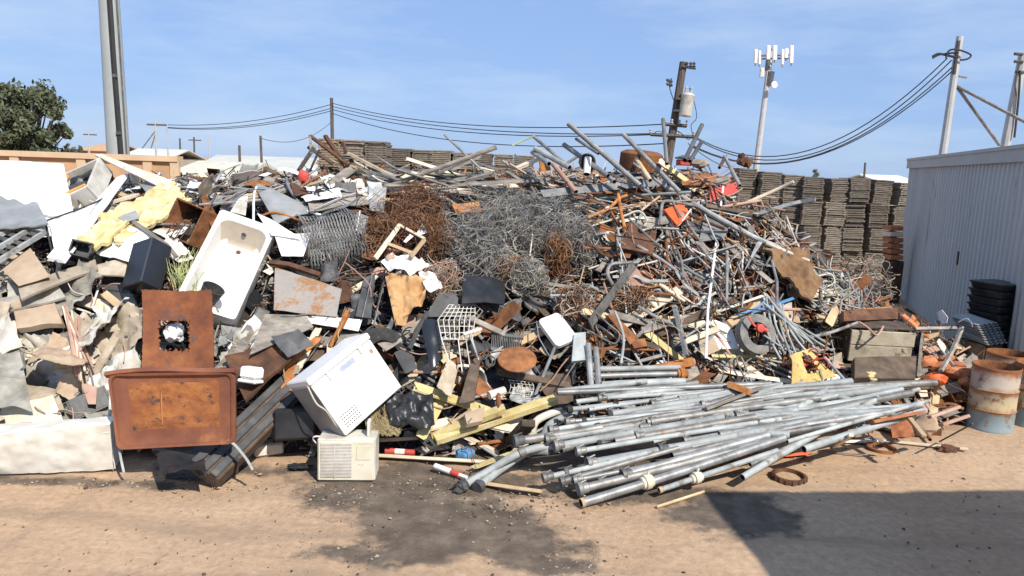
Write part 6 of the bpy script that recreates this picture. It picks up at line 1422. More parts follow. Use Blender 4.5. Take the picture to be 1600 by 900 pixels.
bar('bent_tube', 'pale curved pipe elbow above the bent pipes', 'elbow', [(G(832, 672, .25),), (G(838, 658, .36),), (G(856, 648, .40),), (G(880, 640, .38),)], .045, 'white_dirty', sm=True, seg=10)
bar('bent_tube', 'second pale pipe elbow beside the curved elbow', 'elbow', [(G(850, 680, .25),), (G(858, 664, .36),), (G(880, 652, .40),), (G(902, 646, .38),)], .042, 'aluminium', sm=True, seg=10)
# auger under the pipes, ring, small things on the dirt
A_, B_ = G(1072, 726, .16), G(1150, 706, .18); ax = (B_ - A_); L = ax.length; m_ = MB(); t = thing('auger', 'brown ribbed drum lying under the pipe stack', 'drum', A_)
pr = []
for k in range(5): pr += [(L * .18 * k, .09), (L * .18 * k + .03, .14), (L * .18 * k + .10, .15), (L * .18 * k + .13, .09)]
m_.lathe(A_, ax, pr, 20); m_.obj('ribbed_body', 'wood_dark', t)
m_ = MB(); m_.lathe(A_, ax, [(L * .92, .09), (L * 1.25, .10)], 14); m_.obj('shaft', 'rust', t); lm(1105, 718, 'the ribbed brown drum')
O = G(1233, 744, .03); m_ = MB(); n = 34
for k in range(n):
    a = 2 * math.pi * k / n; f = Fr(O, (math.cos(a), math.sin(a), 0), (-math.sin(a), math.cos(a), 0)); m_.box(f, .155, .182, -.02, .02, -.03, .02)
    if k % 2: m_.box(f, .18, .194, -.012, .012, -.028, .015)
m_.obj('toothed_ring', 'rust_dark', label='rusty toothed ring lying alone on the dirt', cat='ring'); lm(1233, 744, 'the toothed ring')
O = G(1376, 700, .03); m_ = MB(); m_.lathe(O, Z3, [(-.02, .14), (-.02, .175), (.02, .175), (.02, .14), (-.02, .14)], 26, False, False); m_.obj('iron_ring', 'rust', label='rusty iron ring on the dirt at the right of the pipes', cat='ring')
for k, (a, b, w, mt, lb) in enumerate((((590, 688), (668, 684), .14, 'wood_pale', 'pale flat board sticking out right of the air conditioner'), ((590, 712), (760, 722), .13, 'wood_pale', 'long pale plank lying on the dirt right of the air conditioner'), ((655, 706), (768, 688), .13, 'wood_pale', 'pale plank pointing to the pipes from the red stick'), ((680, 690), (868, 626), .12, 'wood_yellow', 'long yellow beam, front one, left of the pipes'), ((676, 686), (790, 640), .10, 'wood_yellow', 'shorter yellow beam behind the front yellow beam'), ((680, 660), (764, 618), .10, 'galvanized', 'grey pipe behind the yellow beams'), ((690, 672), (740, 640), .07, 'wood_pale', 'pale stick between grey pipe and yellow beams'), ((762, 756), (846, 768), .10, 'wood_tan', 'tan board on the dirt beside the bent pipes'), ((796, 696), (826, 664), .15, 'wood_dark', 'dark notched block left of the pipe ends'), ((1100, 640), (1188, 606), .12, 'wood_grey', 'weathered plank lying across the top of the pipes'), ((1140, 604), (1172, 616), .16, 'rust_orange', 'short rusty block beside the weathered plank'), ((1360, 660), (1440, 644), .14, 'terracotta', 'reddish plank at the right end of the pipes'), ((1310, 690), (1382, 690), .08, 'white_dirty', 'white edged strip on the dirt right of the pipes'), ((1396, 690), (1512, 702), .05, 'wood_pale', 'long pale stick on the dirt pointing at the drums'), ((1418, 650), (1444, 682), .06, 'wood_tan', 'tan stick leaning against the tan rock'), ((1452, 652), (1498, 636), .07, 'copper_pink', 'pinkish board behind the tan rock'), ((1470, 664), (1512, 650), .08, 'copper_pink', 'pinkish board nearest the front drum'), ((1180, 716), (1265, 708), .09, 'orange_paint', 'faded orange strip on the dirt before the pipes'), ((1026, 792), (1100, 768), .03, 'wood_tan', 'thin tan stick on the dark wet dirt'), ((1290, 706), (1370, 712), .02, 'dull_steel', 'thin rod lying on the dirt right of the ring'), ((1468, 690), (1520, 662), .02, 'dark_grey', 'thin dark rod pointing up to the front drum'), ((1300, 700), (1330, 680), .05, 'wood_pale', 'pale chip of wood under the pipe ends at right'))):
    za = .03 if a[1] > 682 else PZ(a[1]) + .03; zb = .04 if b[1] > 682 else PZ(b[1]) + .05
    if 676 <= a[0] <= 700 and a[1] < 700: za = .22; zb = .55
    if a == (590, 688): za, zb = .22, .18
    pa, pb = G(*a, za), G(*b, zb); f = Fr(pa, pb - pa, V((0, .5, 1)).cross(pb - pa) if k not in (3, 4) else V((0, -.3, 1)).cross(pb - pa)); m_ = MB(); L = (pb - pa).length
    if w < .04: m_.tube([pa, pb], w / 2, 6)
    else: m_.box(f, 0, L, -w / 2, w / 2, -.018, .018 if k not in (3, 4, 8, 10) else .06, bev=.004)
    m_.obj('wooden_board' if 'wood' in mt else 'scrap_strip', mt, label=lb, cat='board' if 'wood' in mt else 'strip')
lm(770, 650, 'the front yellow beam'); lm(680, 716, 'the long pale plank')
for k, (a, b, lb) in enumerate((((602, 704), (648, 707), 'red and white banded stick beside the air conditioner'), ((680, 728), (718, 742), 'red and white banded stick on the dirt by the bent pipes'))):
    pa, pb = G(*a, .05 if k else .10), G(*b, .04 if k else .10); t = thing('banded_stick', lb, 'stick', pa); ax = pb - pa; L = ax.length
    for j in range(3): m_ = MB(); m_.lathe(pa + ax * j / 3, ax, [(0.001, .032), (L / 3 - .001, .032)], 12); m_.obj('band', 'red_paint' if (j != 1) ^ (k == 1 and j == 0) else 'white_paint', t)
    if k: m_ = MB(); m_.lathe(pb, ax, [(0, .02), (.10, .02)], 10); m_.obj('tip', 'white_paint', t)
m_ = MB(); m_.lump(G(726, 709, .08), .10, .08, .075, .35, 14); m_.obj('blue_bundle', 'blue_paint', label='crumpled blue bundle on the planks left of the pipes', cat='bundle'); lm(726, 709, 'the blue bundle')
m_ = MB(); m_.lump(G(1446, 666, .14), .16, .14, .15, .35, 15); m_.obj('tan_rock', 'cardboard', label='tan rounded rock at the right end of the pipes', cat='rock'); lm(1446, 664, 'the tan rock')
m_ = MB(); m_.lump(G(1480, 702, .03), .12, .06, .05, .7, 16); m_.obj('dry_brush', 'rust_dark', label='tuft of dark dry brush at the end of the pale stick', cat='brush')
m_ = MB(); m_.lump(G(720, 762, .04), .08, .06, .05, .6, 17); m_.obj('black_fitting', 'dark_grey', label='black fitting at the low end of the bent pipes', cat='fitting')
hs('brown_chunk', 'tan block shaped like a chair leg behind the yellow beams', 'block', [(724, 652, .5), (756, 642, .5), (752, 664, .55), (728, 668, .55)], 'cardboard', n=5, amp=.02, thick=.06)
bar('hammer_head', 'pale pipe tee behind the yellow beams', 'pipe tee', [(764, 618, .5), (788, 610, .5)], .05, 'white_dirty', seg=10)
bar('hammer_head', 'rusty stub hanging below the pale pipe tee', 'stub', [(778, 616, .55), (780, 644, .6)], .03, 'rust', seg=8)

# ------------------------------------------------------------------ loose scrap, every piece a thing
COLW = {'galvanized': 'grey galvanized', 'aluminium': 'pale silver', 'dull_steel': 'dull grey steel', 'rust': 'rusty brown', 'rust_dark': 'dark rusty', 'rust_orange': 'orange rusty', 'white_paint': 'white painted', 'white_dirty': 'dirty white', 'beige_dust': 'dusty beige', 'grey_dust': 'dusty grey', 'grey_panel': 'smooth grey', 'black_plastic': 'black', 'dark_grey': 'charcoal', 'wood_tan': 'tan', 'wood_pale': 'pale', 'wood_grey': 'weathered grey', 'wood_dark': 'dark brown', 'cream_dirty': 'cream', 'copper_pink': 'pinkish brown', 'red_paint': 'faded red', 'blue_paint': 'blue', 'terracotta': 'brick orange', 'cardboard': 'brown', 'film_white': 'white', 'orange_paint': 'orange', 'wood_yellow': 'yellow', 'rust_painted': 'reddish brown', 'wire_tan': 'tan', 'straw': 'straw coloured'}
METAL = ['galvanized', 'galvanized', 'aluminium', 'dull_steel', 'dull_steel', 'rust', 'white_dirty', 'rust_dark']
TUBEC = ['galvanized'] * 4 + ['aluminium'] * 4 + ['dull_steel'] * 4 + ['white_dirty', 'rust', 'rust', 'rust_dark', 'rust_dark', 'copper_pink', 'copper_pink', 'wood_pale', 'wood_tan']
WOODC = ['wood_grey', 'wood_tan', 'wood_pale', 'wood_grey', 'wood_dark']
KINDC = {}
def sizew(v, lo, hi): return 'short ' if v < lo else ('long ' if v > hi else '')
def put(kind, px, py, off, ang, L, mat, rn, lean=None, sc=1.0):
    """one piece of scrap, its middle on the heap below the pixel, its length turned ang degrees from level in the heap's surface"""
    O = S(px, py, off); N = hnorm(O.x, O.y); ex = V((1, 0, 0)); ex = (ex - N * ex.dot(N)).normalized(); ey = N.cross(ex)
    a = R(ang); d = ex * math.cos(a) + ey * math.sin(a); d = (d + N * (rn.gauss(0, .22) if lean is None else lean)).normalized(); s_ = N.cross(d).normalized()
    m_ = MB(); A_, B_ = O - d * L / 2, O + d * L / 2
    for q in (A_, B_): q.z = max(q.z, .03)
    f = Fr(A_, B_ - A_, s_); wds = None; nm = kind
    if kind == 'steel_tube':
        r = rn.choice((.011, .014, .018, .022)) * sc
        if rn.random() < .35: m_.tube(smooth([A_, O + s_ * rn.uniform(-.12, .12) * L + N * .03, B_], 4), r, 7)
        else: m_.pipe(A_, B_, r, .003, 8)
        wds = ('thin ' if r < .013 * sc else 'stout ' if r > .02 * sc else '') + sizew(L, .7, 1.3) + COLW[mat] + ' tube'
    elif kind == 'bent_tube':
        r = rn.choice((.012, .015)); w = rn.uniform(.25, .45) * min(1, L); up = rn.uniform(.05, .25)
        m_.tube(smooth([A_, A_ + d * L * .72 + s_ * .02, O + d * L * .46 + s_ * w * .3, O + d * L * .40 + s_ * w * .9 + N * up * .3, A_ + d * L * .6 + s_ * w + N * up * .4, A_ + s_ * w * 1.05 + N * up], 4), r, 7)
        wds = sizew(L, .6, 1.0) + COLW[mat] + ' bent tube frame'
    elif kind == 'angle_iron':
        w = rn.uniform(.03, .06); m_.box(f, 0, L, 0, w, 0, .005); m_.box(f, 0, L, 0, .005, .0055, w); wds = sizew(L, .7, 1.3) + COLW[mat] + ' angle iron'
    elif kind == 'flat_bar':
        w = rn.uniform(.025, .06); k = 5; pts = [A_.lerp(B_, i / k) + N * rn.uniform(-.03, .05) * (0 < i < k) + s_ * rn.uniform(-.03, .03) for i in range(k + 1)]
        m_.tube(smooth(pts, 3), 0, flat=(w, .006)); wds = sizew(L, .6, 1.1) + COLW[mat] + ' bent flat bar'
    elif kind == 'wooden_board':
        w, t_ = rn.uniform(.05, .15), rn.uniform(.018, .04); m_.box(f, 0, L, -w / 2, w / 2, -t_ / 2, t_ / 2, bev=.004)
        for i in range(len(m_.v)):
            q = m_.v[i]; u = (q - A_).dot(f.x) / L
            if u < .1 or u > .9: m_.v[i] = q + f.x * rn.uniform(-.05, .05) + f.y * rn.uniform(-.012, .012)
        wds = ('broad ' if w > .11 else 'narrow ' if w < .075 else '') + sizew(L, .6, 1.1) + COLW[mat] + ' board'
    elif kind == 'iron_rod':
        k = 4; pts = [A_.lerp(B_, i / k) + N * rn.uniform(-.05, .1) * (0 < i < k) + s_ * rn.uniform(-.08, .08) * L for i in range(k + 1)]
        m_.tube(smooth(pts, 4), rn.uniform(.005, .008), 5); wds = sizew(L, .7, 1.2) + COLW[mat] + ' thin rod'
    elif kind in ('metal_sheet', 'crumpled_sheet', 'corrugated_sheet'):
        w = L * rn.uniform(.5, .9); c = [f(0, -w / 2), f(L, -w / 2), f(L, w / 2), f(0, w / 2)]
        c = [q + f.x * rn.uniform(-.16, .16) * L + f.y * rn.uniform(-.16, .16) * w for q in c]; t_ = N * rn.uniform(-.1, .25) * L; c[0] += t_; c[1] += t_
        sd_ = rn.randrange(9999)
        if kind == 'metal_sheet':
            fo = (rn.choice((.125, .25, .5, .75, .875)), rn.uniform(-1.1, 1.1) * L) if rn.random() < .6 else None
            u0, v0 = rn.uniform(.15, .6), rn.uniform(.15, .6); ho = (u0, u0 + rn.uniform(.15, .3), v0, v0 + rn.uniform(.15, .3)) if rn.random() < .3 else None
            m_.sheet(c, n=16, amp=.012 + .03 * L, thick=.004, seed=sd_, bulge=rn.uniform(-.12, .12) * L, rag=.025, freq=4.5, fold=fo, hole=ho)
        elif kind == 'crumpled_sheet': m_.sheet(c, n=20, amp=.09 * L + .01, thick=.004, seed=sd_, freq=6.5, rag=.03, fold=(rn.choice((.3, .5, .7)), rn.uniform(-.9, .9) * L))
        else: m_.sheet(c, n=28, ny=4, amp=.012, thick=.004, seed=sd_, corr=(rn.choice((5, 6, 7)), .012))
        wds = ('small ' if L < .3 else 'large ' if L > .5 else '') + COLW[mat] + {'metal_sheet': ' bent sheet', 'crumpled_sheet': ' crumpled sheet', 'corrugated_sheet': ' corrugated sheet'}[kind]
    elif kind == 'wire_grid':
        w = L * rn.uniform(.5, .8); nx, ny = int(L / .05), int(w / .05); bw = rn.uniform(-.1, .1)
        for i in range(nx + 1): m_.tube([f(i * L / nx, (j / 3 - .5) * w, bw * math.sin(j / 3 * 3)) for j in range(4)], .0035, 4)
        for j in range(ny + 1): m_.tube([f(0, (j / ny - .5) * w, bw * math.sin(j / ny * 3)), f(L, (j / ny - .5) * w, bw * math.sin(j / ny * 3))], .0035, 4)
        wds = COLW[mat] + ' welded wire grid'
    elif kind == 'tin_box':
        w, h = L * rn.uniform(.4, .8), L * rn.uniform(.25, .6); t_ = .008
        m_.box(f, 0, L, -w / 2, w / 2, -h / 2, -h / 2 + t_); m_.box(f, 0, t_, -w / 2, w / 2, -h / 2 + t_ + .001, h / 2); m_.box(f, L - t_, L, -w / 2, w / 2, -h / 2 + t_ + .001, h / 2)
        m_.box(f, t_ + .001, L - t_ - .001, -w / 2, -w / 2 + t_, -h / 2 + t_ + .001, h / 2 - .01); m_.box(f, t_ + .001, L - t_ - .001, w / 2 - t_, w / 2, -h / 2 + t_ + .001, h / 2 - .02)
        wds = ('small ' if L < .3 else '') + COLW[mat] + ' open tin box'
    elif kind == 'hose_coil':
        pts = []
        for i in range(46):
            t_ = i / 45 * rn.choice((2.2, 2.6)) * 2 * math.pi; rr_ = L * .3 * (1 - .006 * i); pts.append(O + d * rr_ * math.cos(t_) + s_ * rr_ * .8 * math.sin(t_) + N * (.05 + .05 * math.sin(t_ * .7 + 1)))
        m_.tube(pts, .009, 6); wds = COLW[mat] + ' coiled hose'
    elif kind == 'crushed_bucket':
        r = L * .42; ax_ = (d + N * .4).normalized(); k0 = len(m_.v)
        m_.lathe(O - ax_ * r, ax_, [(0, r * .78), (.02, r * .8), (r * 1.0, r * .92), (r * 1.9, r), (r * 1.93, r * 1.05), (r * 1.96, r * 1.0), (r * .3, r * .8)], 20)
        so = V((rn.random() * 90, 3, 7))
        for i in range(k0, len(m_.v)): m_.v[i] = m_.v[i] + V((noise.noise(m_.v[i] * 5 + so), noise.noise(m_.v[i] * 5 - so), 0)) * r * .35
        wds = COLW[mat] + ' crushed bucket'
    elif kind == 'wheel_rim':
        r = L * .4; m_.lathe(O, N + d * .6, [(-.07, r * .9), (-.075, r), (-.05, r), (-.04, r * .88), (.04, r * .86), (.05, r), (.075, r), (.07, r * .9), (.0, r * .8), (.01, r * .45), (.03, r * .4), (.03, r * .15)], 22, False, False); wds = COLW[mat] + ' wheel rim'
    elif kind == 'radiator':
        w, h = L * .6, .05; m_.box(f, 0, L, -w / 2, -w / 2 + .04, 0, h); m_.box(f, 0, L, w / 2 - .04, w / 2, 0, h)
        for i in range(int(L / .022)): m_.box(f, i * .022 + .004, i * .022 + .013, -w / 2 + .041, w / 2 - .041, .006, h - .006)
        wds = COLW[mat] + ' finned radiator'
    elif kind == 'casting':
        m_.lump(O, L * .4, L * .3, L * .25, .55, rn.randrange(999), 2, fr=f); m_.lathe(O, N, [(-.02, L * .3), (L * .28, L * .3), (L * .28, L * .2), (.0, L * .18)], 14, False, True); wds = ('small ' if L < .2 else '') + COLW[mat] + ' iron casting'
    x, y = proj(O); long_ = kind in ('steel_tube', 'angle_iron', 'flat_bar', 'wooden_board', 'iron_rod')
    lb = auto_label(wds + (' ' + tilt_words(A_, B_) if long_ else ''), x, y)
    g_ = {'steel_tube': 'loose tubes in the heap', 'wooden_board': 'loose boards in the heap', 'metal_sheet': 'bent sheets in the heap', 'crumpled_sheet': 'crumpled sheets in the heap', 'iron_rod': 'thin rods in the heap', 'flat_bar': 'bent flat bars in the heap', 'angle_iron': 'angle irons in the heap', 'bent_tube': 'bent tube frames in the heap'}.get(kind)
    return m_.obj(kind, [mat, 'black_plastic'] if kind == 'steel_tube' and len(set(m_.m)) > 1 else mat, label=lb, cat={'steel_tube': 'tube', 'bent_tube': 'tube frame', 'angle_iron': 'angle iron', 'flat_bar': 'bar', 'wooden_board': 'board', 'iron_rod': 'rod', 'metal_sheet': 'sheet', 'crumpled_sheet': 'sheet', 'corrugated_sheet': 'corrugated sheet', 'wire_grid': 'wire grid', 'tin_box': 'tin box', 'hose_coil': 'hose', 'casting': 'casting', 'crushed_bucket': 'bucket', 'wheel_rim': 'wheel rim', 'radiator': 'radiator'}[kind], group=g_, sharp=40)
def inside(poly, x, y):
    c = False; n = len(poly)
    for i in range(n):
        (x0, y0), (x1, y1) = poly[i], poly[i - 1]
        if (y0 > y) != (y1 > y) and x < (x1 - x0) * (y - y0) / (y1 - y0) + x0: c = not c
    return c
EXCL = [[(335, 315), (440, 365), (372, 525), (270, 475)], [(215, 445), (338, 445), (338, 580), (215, 580)], [(185, 375), (268, 375), (268, 460), (195, 460)], [(596, 425), (680, 425), (665, 500), (610, 500)], [(690, 310), (740, 285), (900, 300), (935, 400), (860, 455), (780, 460), (690, 430)], [(575, 320), (640, 295), (695, 320), (700, 400), (580, 410)], [(835, 490), (895, 490), (895, 548), (835, 548)], [(480, 330), (575, 330), (575, 425), (480, 425)], [(125, 375), (260, 285), (305, 295), (270, 360), (180, 395)], [(428, 415), (535, 450), (527, 497), (427, 488)], [(470, 590), (570, 510), (630, 604), (540, 690)], [(1150, 492), (1210, 492), (1210, 554), (1150, 554)], [(780, 540), (838, 540), (838, 580), (780, 580)], [(1195, 385), (1285, 400), (1280, 480), (1195, 470)], [(-10, 255), (100, 255), (110, 345), (-10, 330)], [(392, 288), (500, 330), (480, 400), (400, 350)], [(1310, 480), (1420, 480), (1420, 570), (1310, 570)]]
def excluded(x, y): return any(inside(q, x, y) for q in EXCL)
def scatter(poly, items, seed):
    """items: (kind, count, L range, off range, angle mean, angle spread, colours)"""
    rn = random.Random(seed); xs = [p[0] for p in poly]; ys = [p[1] for p in poly]
    for kind, cnt, (l0, l1), (o0, o1), am, asd, cols in items:
        done = 0
        while done < cnt:
            x, y = rn.uniform(min(xs), max(xs)), rn.uniform(min(ys), max(ys))
            if not inside(poly, x, y) or not on_heap(x, y) or excluded(x, y): continue
            put(kind, x, y, rn.uniform(o0, o1), rn.gauss(am, asd), rn.uniform(l0, l1), rn.choice(cols), rn); done += 1
DUST = ['beige_dust', 'grey_dust', 'beige_dust', 'white_dirty', 'cardboard', 'grey_dust']
LIGHT = ['white_dirty', 'white_paint', 'grey_panel', 'beige_dust', 'film_white', 'galvanized']
DARK = ['black_plastic', 'dark_grey', 'rust_dark', 'wood_dark', 'dark_grey', 'grey_panel']
# left: dusty sheets, laths, sticks
LEFTP = [(-40, 430), (130, 405), (215, 455), (222, 640), (130, 690), (-40, 680)]
scatter(LEFTP, [('crumpled_sheet', 22, (.35, .85), (.10, .40), 0, 50, DUST), ('metal_sheet', 10, (.3, .7), (.10, .35), 0, 50, DUST), ('wooden_board', 24, (.35, .95), (.2, .45), -50, 35, ['wood_pale', 'wood_grey', 'beige_dust', 'wood_pale', 'wood_tan']), ('steel_tube', 10, (.4, .9), (.25, .5), 60, 40, ['white_dirty', 'dull_steel', 'copper_pink']), ('iron_rod', 14, (.3, .9), (.3, .5), 50, 50, ['copper_pink', 'white_dirty', 'rust', 'straw']), ('flat_bar', 10, (.3, .8), (.25, .5), 40, 50, ['white_dirty', 'beige_dust', 'copper_pink']), ('tin_box', 4, (.2, .35), (.2, .3), 20, 40, ['beige_dust', 'dark_grey']), ('crushed_bucket', 3, (.2, .3), (.2, .3), 0, 60, ['white_dirty', 'dark_grey', 'beige_dust']), ('radiator', 3, (.3, .45), (.2, .35), 20, 40, ['dull_steel', 'grey_dust'])], 101)
# the bundle of pinkish sticks
rn = random.Random(31)
for k in range(9):
    a, b = (112 + rn.uniform(-14, 12), 480 + rn.uniform(-4, 18), .5), (126 + rn.uniform(-14, 22), 575 + rn.uniform(-14, 20), .55)
    bar('stick', auto_label(f'pinkish stick {"leaning in" if k % 2 else "standing in"} the bundle', (a[0] + b[0]) / 2, (a[1] + b[1]) / 2), 'stick', [a, b], .014, 'copper_pink' if k % 3 else 'wood_pale', group='pinkish sticks bundled at the left')
lm(118, 530, 'the stick bundle')
# upper left
scatter([(150, 300), (330, 262), (420, 262), (430, 330), (330, 330), (280, 400), (180, 440)], [('metal_sheet', 14, (.2, .5), (.1, .35), 0, 40, LIGHT + ['dark_grey', 'rust']), ('crumpled_sheet', 10, (.2, .45), (.1, .35), 0, 40, LIGHT), ('flat_bar', 8, (.4, .9), (.2, .4), 10, 40, METAL), ('steel_tube', 8, (.4, 1.0), (.2, .4), 10, 40, TUBEC), ('wooden_board', 6, (.4, .9), (.2, .4), 0, 40, WOODC), ('hose_coil', 3, (.4, .6), (.3, .4), 0, 40, ['black_plastic', 'dark_grey'])], 102)
# crest, left half
scatter([(270, 262), (470, 240), (600, 256), (600, 330), (470, 330), (330, 310)], [('metal_sheet', 18, (.25, .6), (.1, .4), 0, 40, LIGHT + ['dark_grey', 'wood_dark']), ('crumpled_sheet', 14, (.25, .5), (.1, .4), 0, 40, ['white_paint', 'white_dirty', 'film_white', 'grey_panel', 'dark_grey']), ('steel_tube', 14, (.5, 1.2), (.2, .5), 10, 40, TUBEC), ('iron_rod', 12, (.6, 1.2), (.25, .5), 10, 50, ['dark_grey', 'rust_dark', 'dull_steel']), ('wooden_board', 10, (.4, 1.0), (.15, .45), 15, 35, WOODC), ('hose_coil', 2, (.4, .6), (.3, .4), 0, 40, ['black_plastic']), ('flat_bar', 8, (.4, 1), (.2, .5), 0, 40, METAL)], 103)
# crest, middle: grey laths and lattice
scatter([(575, 245), (850, 240), (860, 310), (600, 300)], [('wooden_board', 50, (.8, 2.2), (.1, .5), 2, 13, ['wood_grey', 'wood_grey', 'wood_grey', 'dull_steel', 'wood_pale', 'beige_dust']), ('steel_tube', 20, (.9, 2.2), (.15, .45), -4, 16, ['galvanized', 'dull_steel', 'aluminium']), ('wire_grid', 6, (.5, .8), (.2, .4), 0, 20, ['dull_steel', 'rust']), ('angle_iron', 12, (.7, 1.5), (.15, .4), -10, 25, METAL), ('iron_rod', 8, (.6, 1.4), (.2, .4), 0, 30, ['rust', 'dull_steel'])], 104)
# crest, right: pipes and beams
scatter([(840, 250), (1060, 250), (1190, 270), (1240, 330), (1100, 330), (850, 320)], [('steel_tube', 36, (.7, 1.9), (.1, .5), -22, 30, TUBEC), ('angle_iron', 14, (.6, 1.4), (.15, .5), -15, 35, METAL), ('wooden_board', 16, (.4, 1.2), (.15, .45), -10, 40, WOODC + ['wood_yellow']), ('metal_sheet', 16, (.2, .45), (.05, .4), 0, 50, METAL + ['copper_pink', 'wood_pale', 'rust', 'rust']), ('flat_bar', 10, (.4, .9), (.2, .5), -20, 50, METAL), ('casting', 4, (.2, .3), (.1, .2), 0, 50, ['rust', 'dull_steel']), ('iron_rod', 10, (.5, 1.2), (.2, .5), 30, 50, ['rust', 'dull_steel', 'copper_pink'])], 105)
# right: the thicket of silver tubes
TUB = [(925, 320), (1040, 320), (1200, 340), (1280, 400), (1285, 470), (1200, 500), (1080, 480), (940, 420)]
scatter(TUB, [('steel_tube', 86, (.4, 1.2), (.05, .55), -48, 34, TUBEC), ('bent_tube', 24, (.4, .9), (.2, .5), -20, 70, ['galvanized', 'aluminium', 'dull_steel', 'white_dirty']), ('angle_iron', 16, (.4, 1.1), (.1, .5), 30, 50, METAL), ('flat_bar', 22, (.3, .8), (.15, .5), 0, 60, METAL), ('iron_rod', 74, (.4, 1.1), (.15, .55), 10, 70, ['rust', 'dull_steel', 'copper_pink', 'rust_dark', 'rust', 'rust']), ('metal_sheet', 14, (.18, .4), (.05, .4), 0, 60, METAL + ['copper_pink', 'rust', 'rust_dark', 'rust']), ('wooden_board', 16, (.35, .9), (.2, .5), -20, 40, WOODC), ('tin_box', 4, (.2, .35), (.1, .3), 0, 50, ['galvanized', 'rust']), ('hose_coil', 3, (.3, .45), (.3, .45), 0, 40, ['dark_grey', 'white_dirty'])], 106)
# right shoulder towards the shed
scatter([(1235, 290), (1290, 380), (1390, 390), (1400, 500), (1290, 500), (1250, 430), (1190, 330)], [('steel_tube', 50, (.35, 1.0), (.1, .55), 20, 50, TUBEC), ('bent_tube', 22, (.35, .7), (.2, .5), 0, 70, ['aluminium', 'white_dirty', 'wire_tan', 'dull_steel']), ('iron_rod', 30, (.4, 1.0), (.2, .55), 10, 60, ['wire_tan', 'copper_pink', 'rust', 'white_dirty', 'dull_steel']), ('wooden_board', 10, (.3, .7), (.2, .5), 10, 50, WOODC), ('flat_bar', 14, (.3, .7), (.15, .5), 0, 60, METAL), ('metal_sheet', 10, (.15, .35), (.05, .4), 0, 60, ['rust', 'copper_pink', 'terracotta', 'rust_orange'])], 107)
# middle, dark part
scatter([(480, 420), (580, 400), (600, 500), (680, 470), (860, 450), (900, 560), (880, 640), (690, 650), (560, 600), (430, 500)], [('metal_sheet', 26, (.2, .5), (.05, .35), 0, 60, DARK + ['rust', 'beige_dust']), ('crumpled_sheet', 18, (.2, .5), (.05, .35), 0, 60, DARK + ['white_dirty', 'cardboard']), ('steel_tube', 12, (.4, 1.0), (.15, .45), 30, 50, TUBEC), ('wooden_board', 20, (.35, 1.0), (.15, .45), 15, 40, WOODC + ['wood_yellow']), ('iron_rod', 14, (.4, 1.0), (.2, .5), 30, 60, ['dull_steel', 'rust', 'copper_pink']), ('flat_bar', 10, (.3, .8), (.15, .45), 0, 60, METAL + ['wood_dark']), ('wire_grid', 4, (.3, .45), (.25, .4), 20, 30, ['dull_steel', 'white_dirty']), ('tin_box', 6, (.2, .35), (.1, .3), 0, 50, ['black_plastic', 'dark_grey', 'rust']), ('hose_coil', 3, (.3, .4), (.3, .4), 0, 40, ['black_plastic', 'dark_grey']), ('casting', 4, (.15, .3), (.1, .2), 0, 50, ['dark_grey', 'rust']), ('crushed_bucket', 4, (.22, .32), (.15, .3), 0, 60, ['black_plastic', 'dark_grey', 'rust']), ('wheel_rim', 2, (.4, .45), (.2, .3), 0, 60, ['rust_dark', 'dull_steel']), ('radiator', 3, (.3, .45), (.2, .3), 30, 40, ['dark_grey', 'dull_steel'])], 108)
# between the tub and the freezer
scatter([(325, 500), (380, 500), (480, 500), (580, 515), (470, 580), (380, 580), (335, 570)], [('metal_sheet', 8, (.2, .45), (.1, .3), 0, 50, LIGHT + ['rust']), ('wooden_board', 12, (.35, .8), (.25, .45), 45, 30, ['wood_grey', 'wood_pale', 'rust_orange']), ('iron_rod', 10, (.3, .7), (.3, .5), 50, 50, ['white_dirty', 'straw', 'dull_steel']), ('crumpled_sheet', 6, (.2, .4), (.2, .35), 0, 50, ['grey_dust', 'white_dirty'])], 109)
# below the tub row: mixed brown scrap above the pipes
scatter([(860, 450), (1010, 440), (1130, 470), (1240, 490), (1300, 600), (1160, 610), (960, 580), (890, 570)], [('steel_tube', 44, (.4, 1.2), (.1, .5), -10, 50, TUBEC + ['rust']), ('wooden_board', 34, (.35, 1.1), (.1, .45), 10, 35, WOODC + ['wood_yellow', 'rust_orange', 'wood_pale']), ('angle_iron', 14, (.4, 1.1), (.15, .5), 10, 45, METAL + ['rust_dark']), ('flat_bar', 22, (.3, .8), (.15, .5), 0, 60, METAL + ['rust', 'rust_orange']), ('iron_rod', 52, (.4, 1.2), (.15, .55), 20, 65, ['rust', 'dull_steel', 'copper_pink', 'rust_dark', 'wire_tan']), ('metal_sheet', 26, (.18, .4), (.05, .35), 0, 60, METAL + ['rust', 'copper_pink', 'white_paint', 'wood_grey']), ('crumpled_sheet', 8, (.18, .35), (.1, .3), 0, 60, ['rust', 'cardboard', 'white_dirty']), ('tin_box', 6, (.18, .3), (.1, .3), 0, 50, ['galvanized', 'rust', 'dark_grey']), ('bent_tube', 10, (.35, .7), (.2, .5), 0, 60, ['aluminium', 'dull_steel', 'rust']), ('hose_coil', 3, (.3, .4), (.3, .4), 0, 40, ['cardboard', 'dark_grey']), ('casting', 5, (.15, .25), (.1, .2), 0, 50, ['rust', 'dull_steel']), ('crushed_bucket', 4, (.2, .3), (.15, .3), 0, 60, ['rust', 'galvanized', 'white_dirty']), ('wheel_rim', 2, (.35, .42), (.2, .3), 0, 60, ['rust', 'dull_steel']), ('radiator', 3, (.25, .4), (.2, .3), 0, 50, ['dull_steel', 'rust'])], 110)
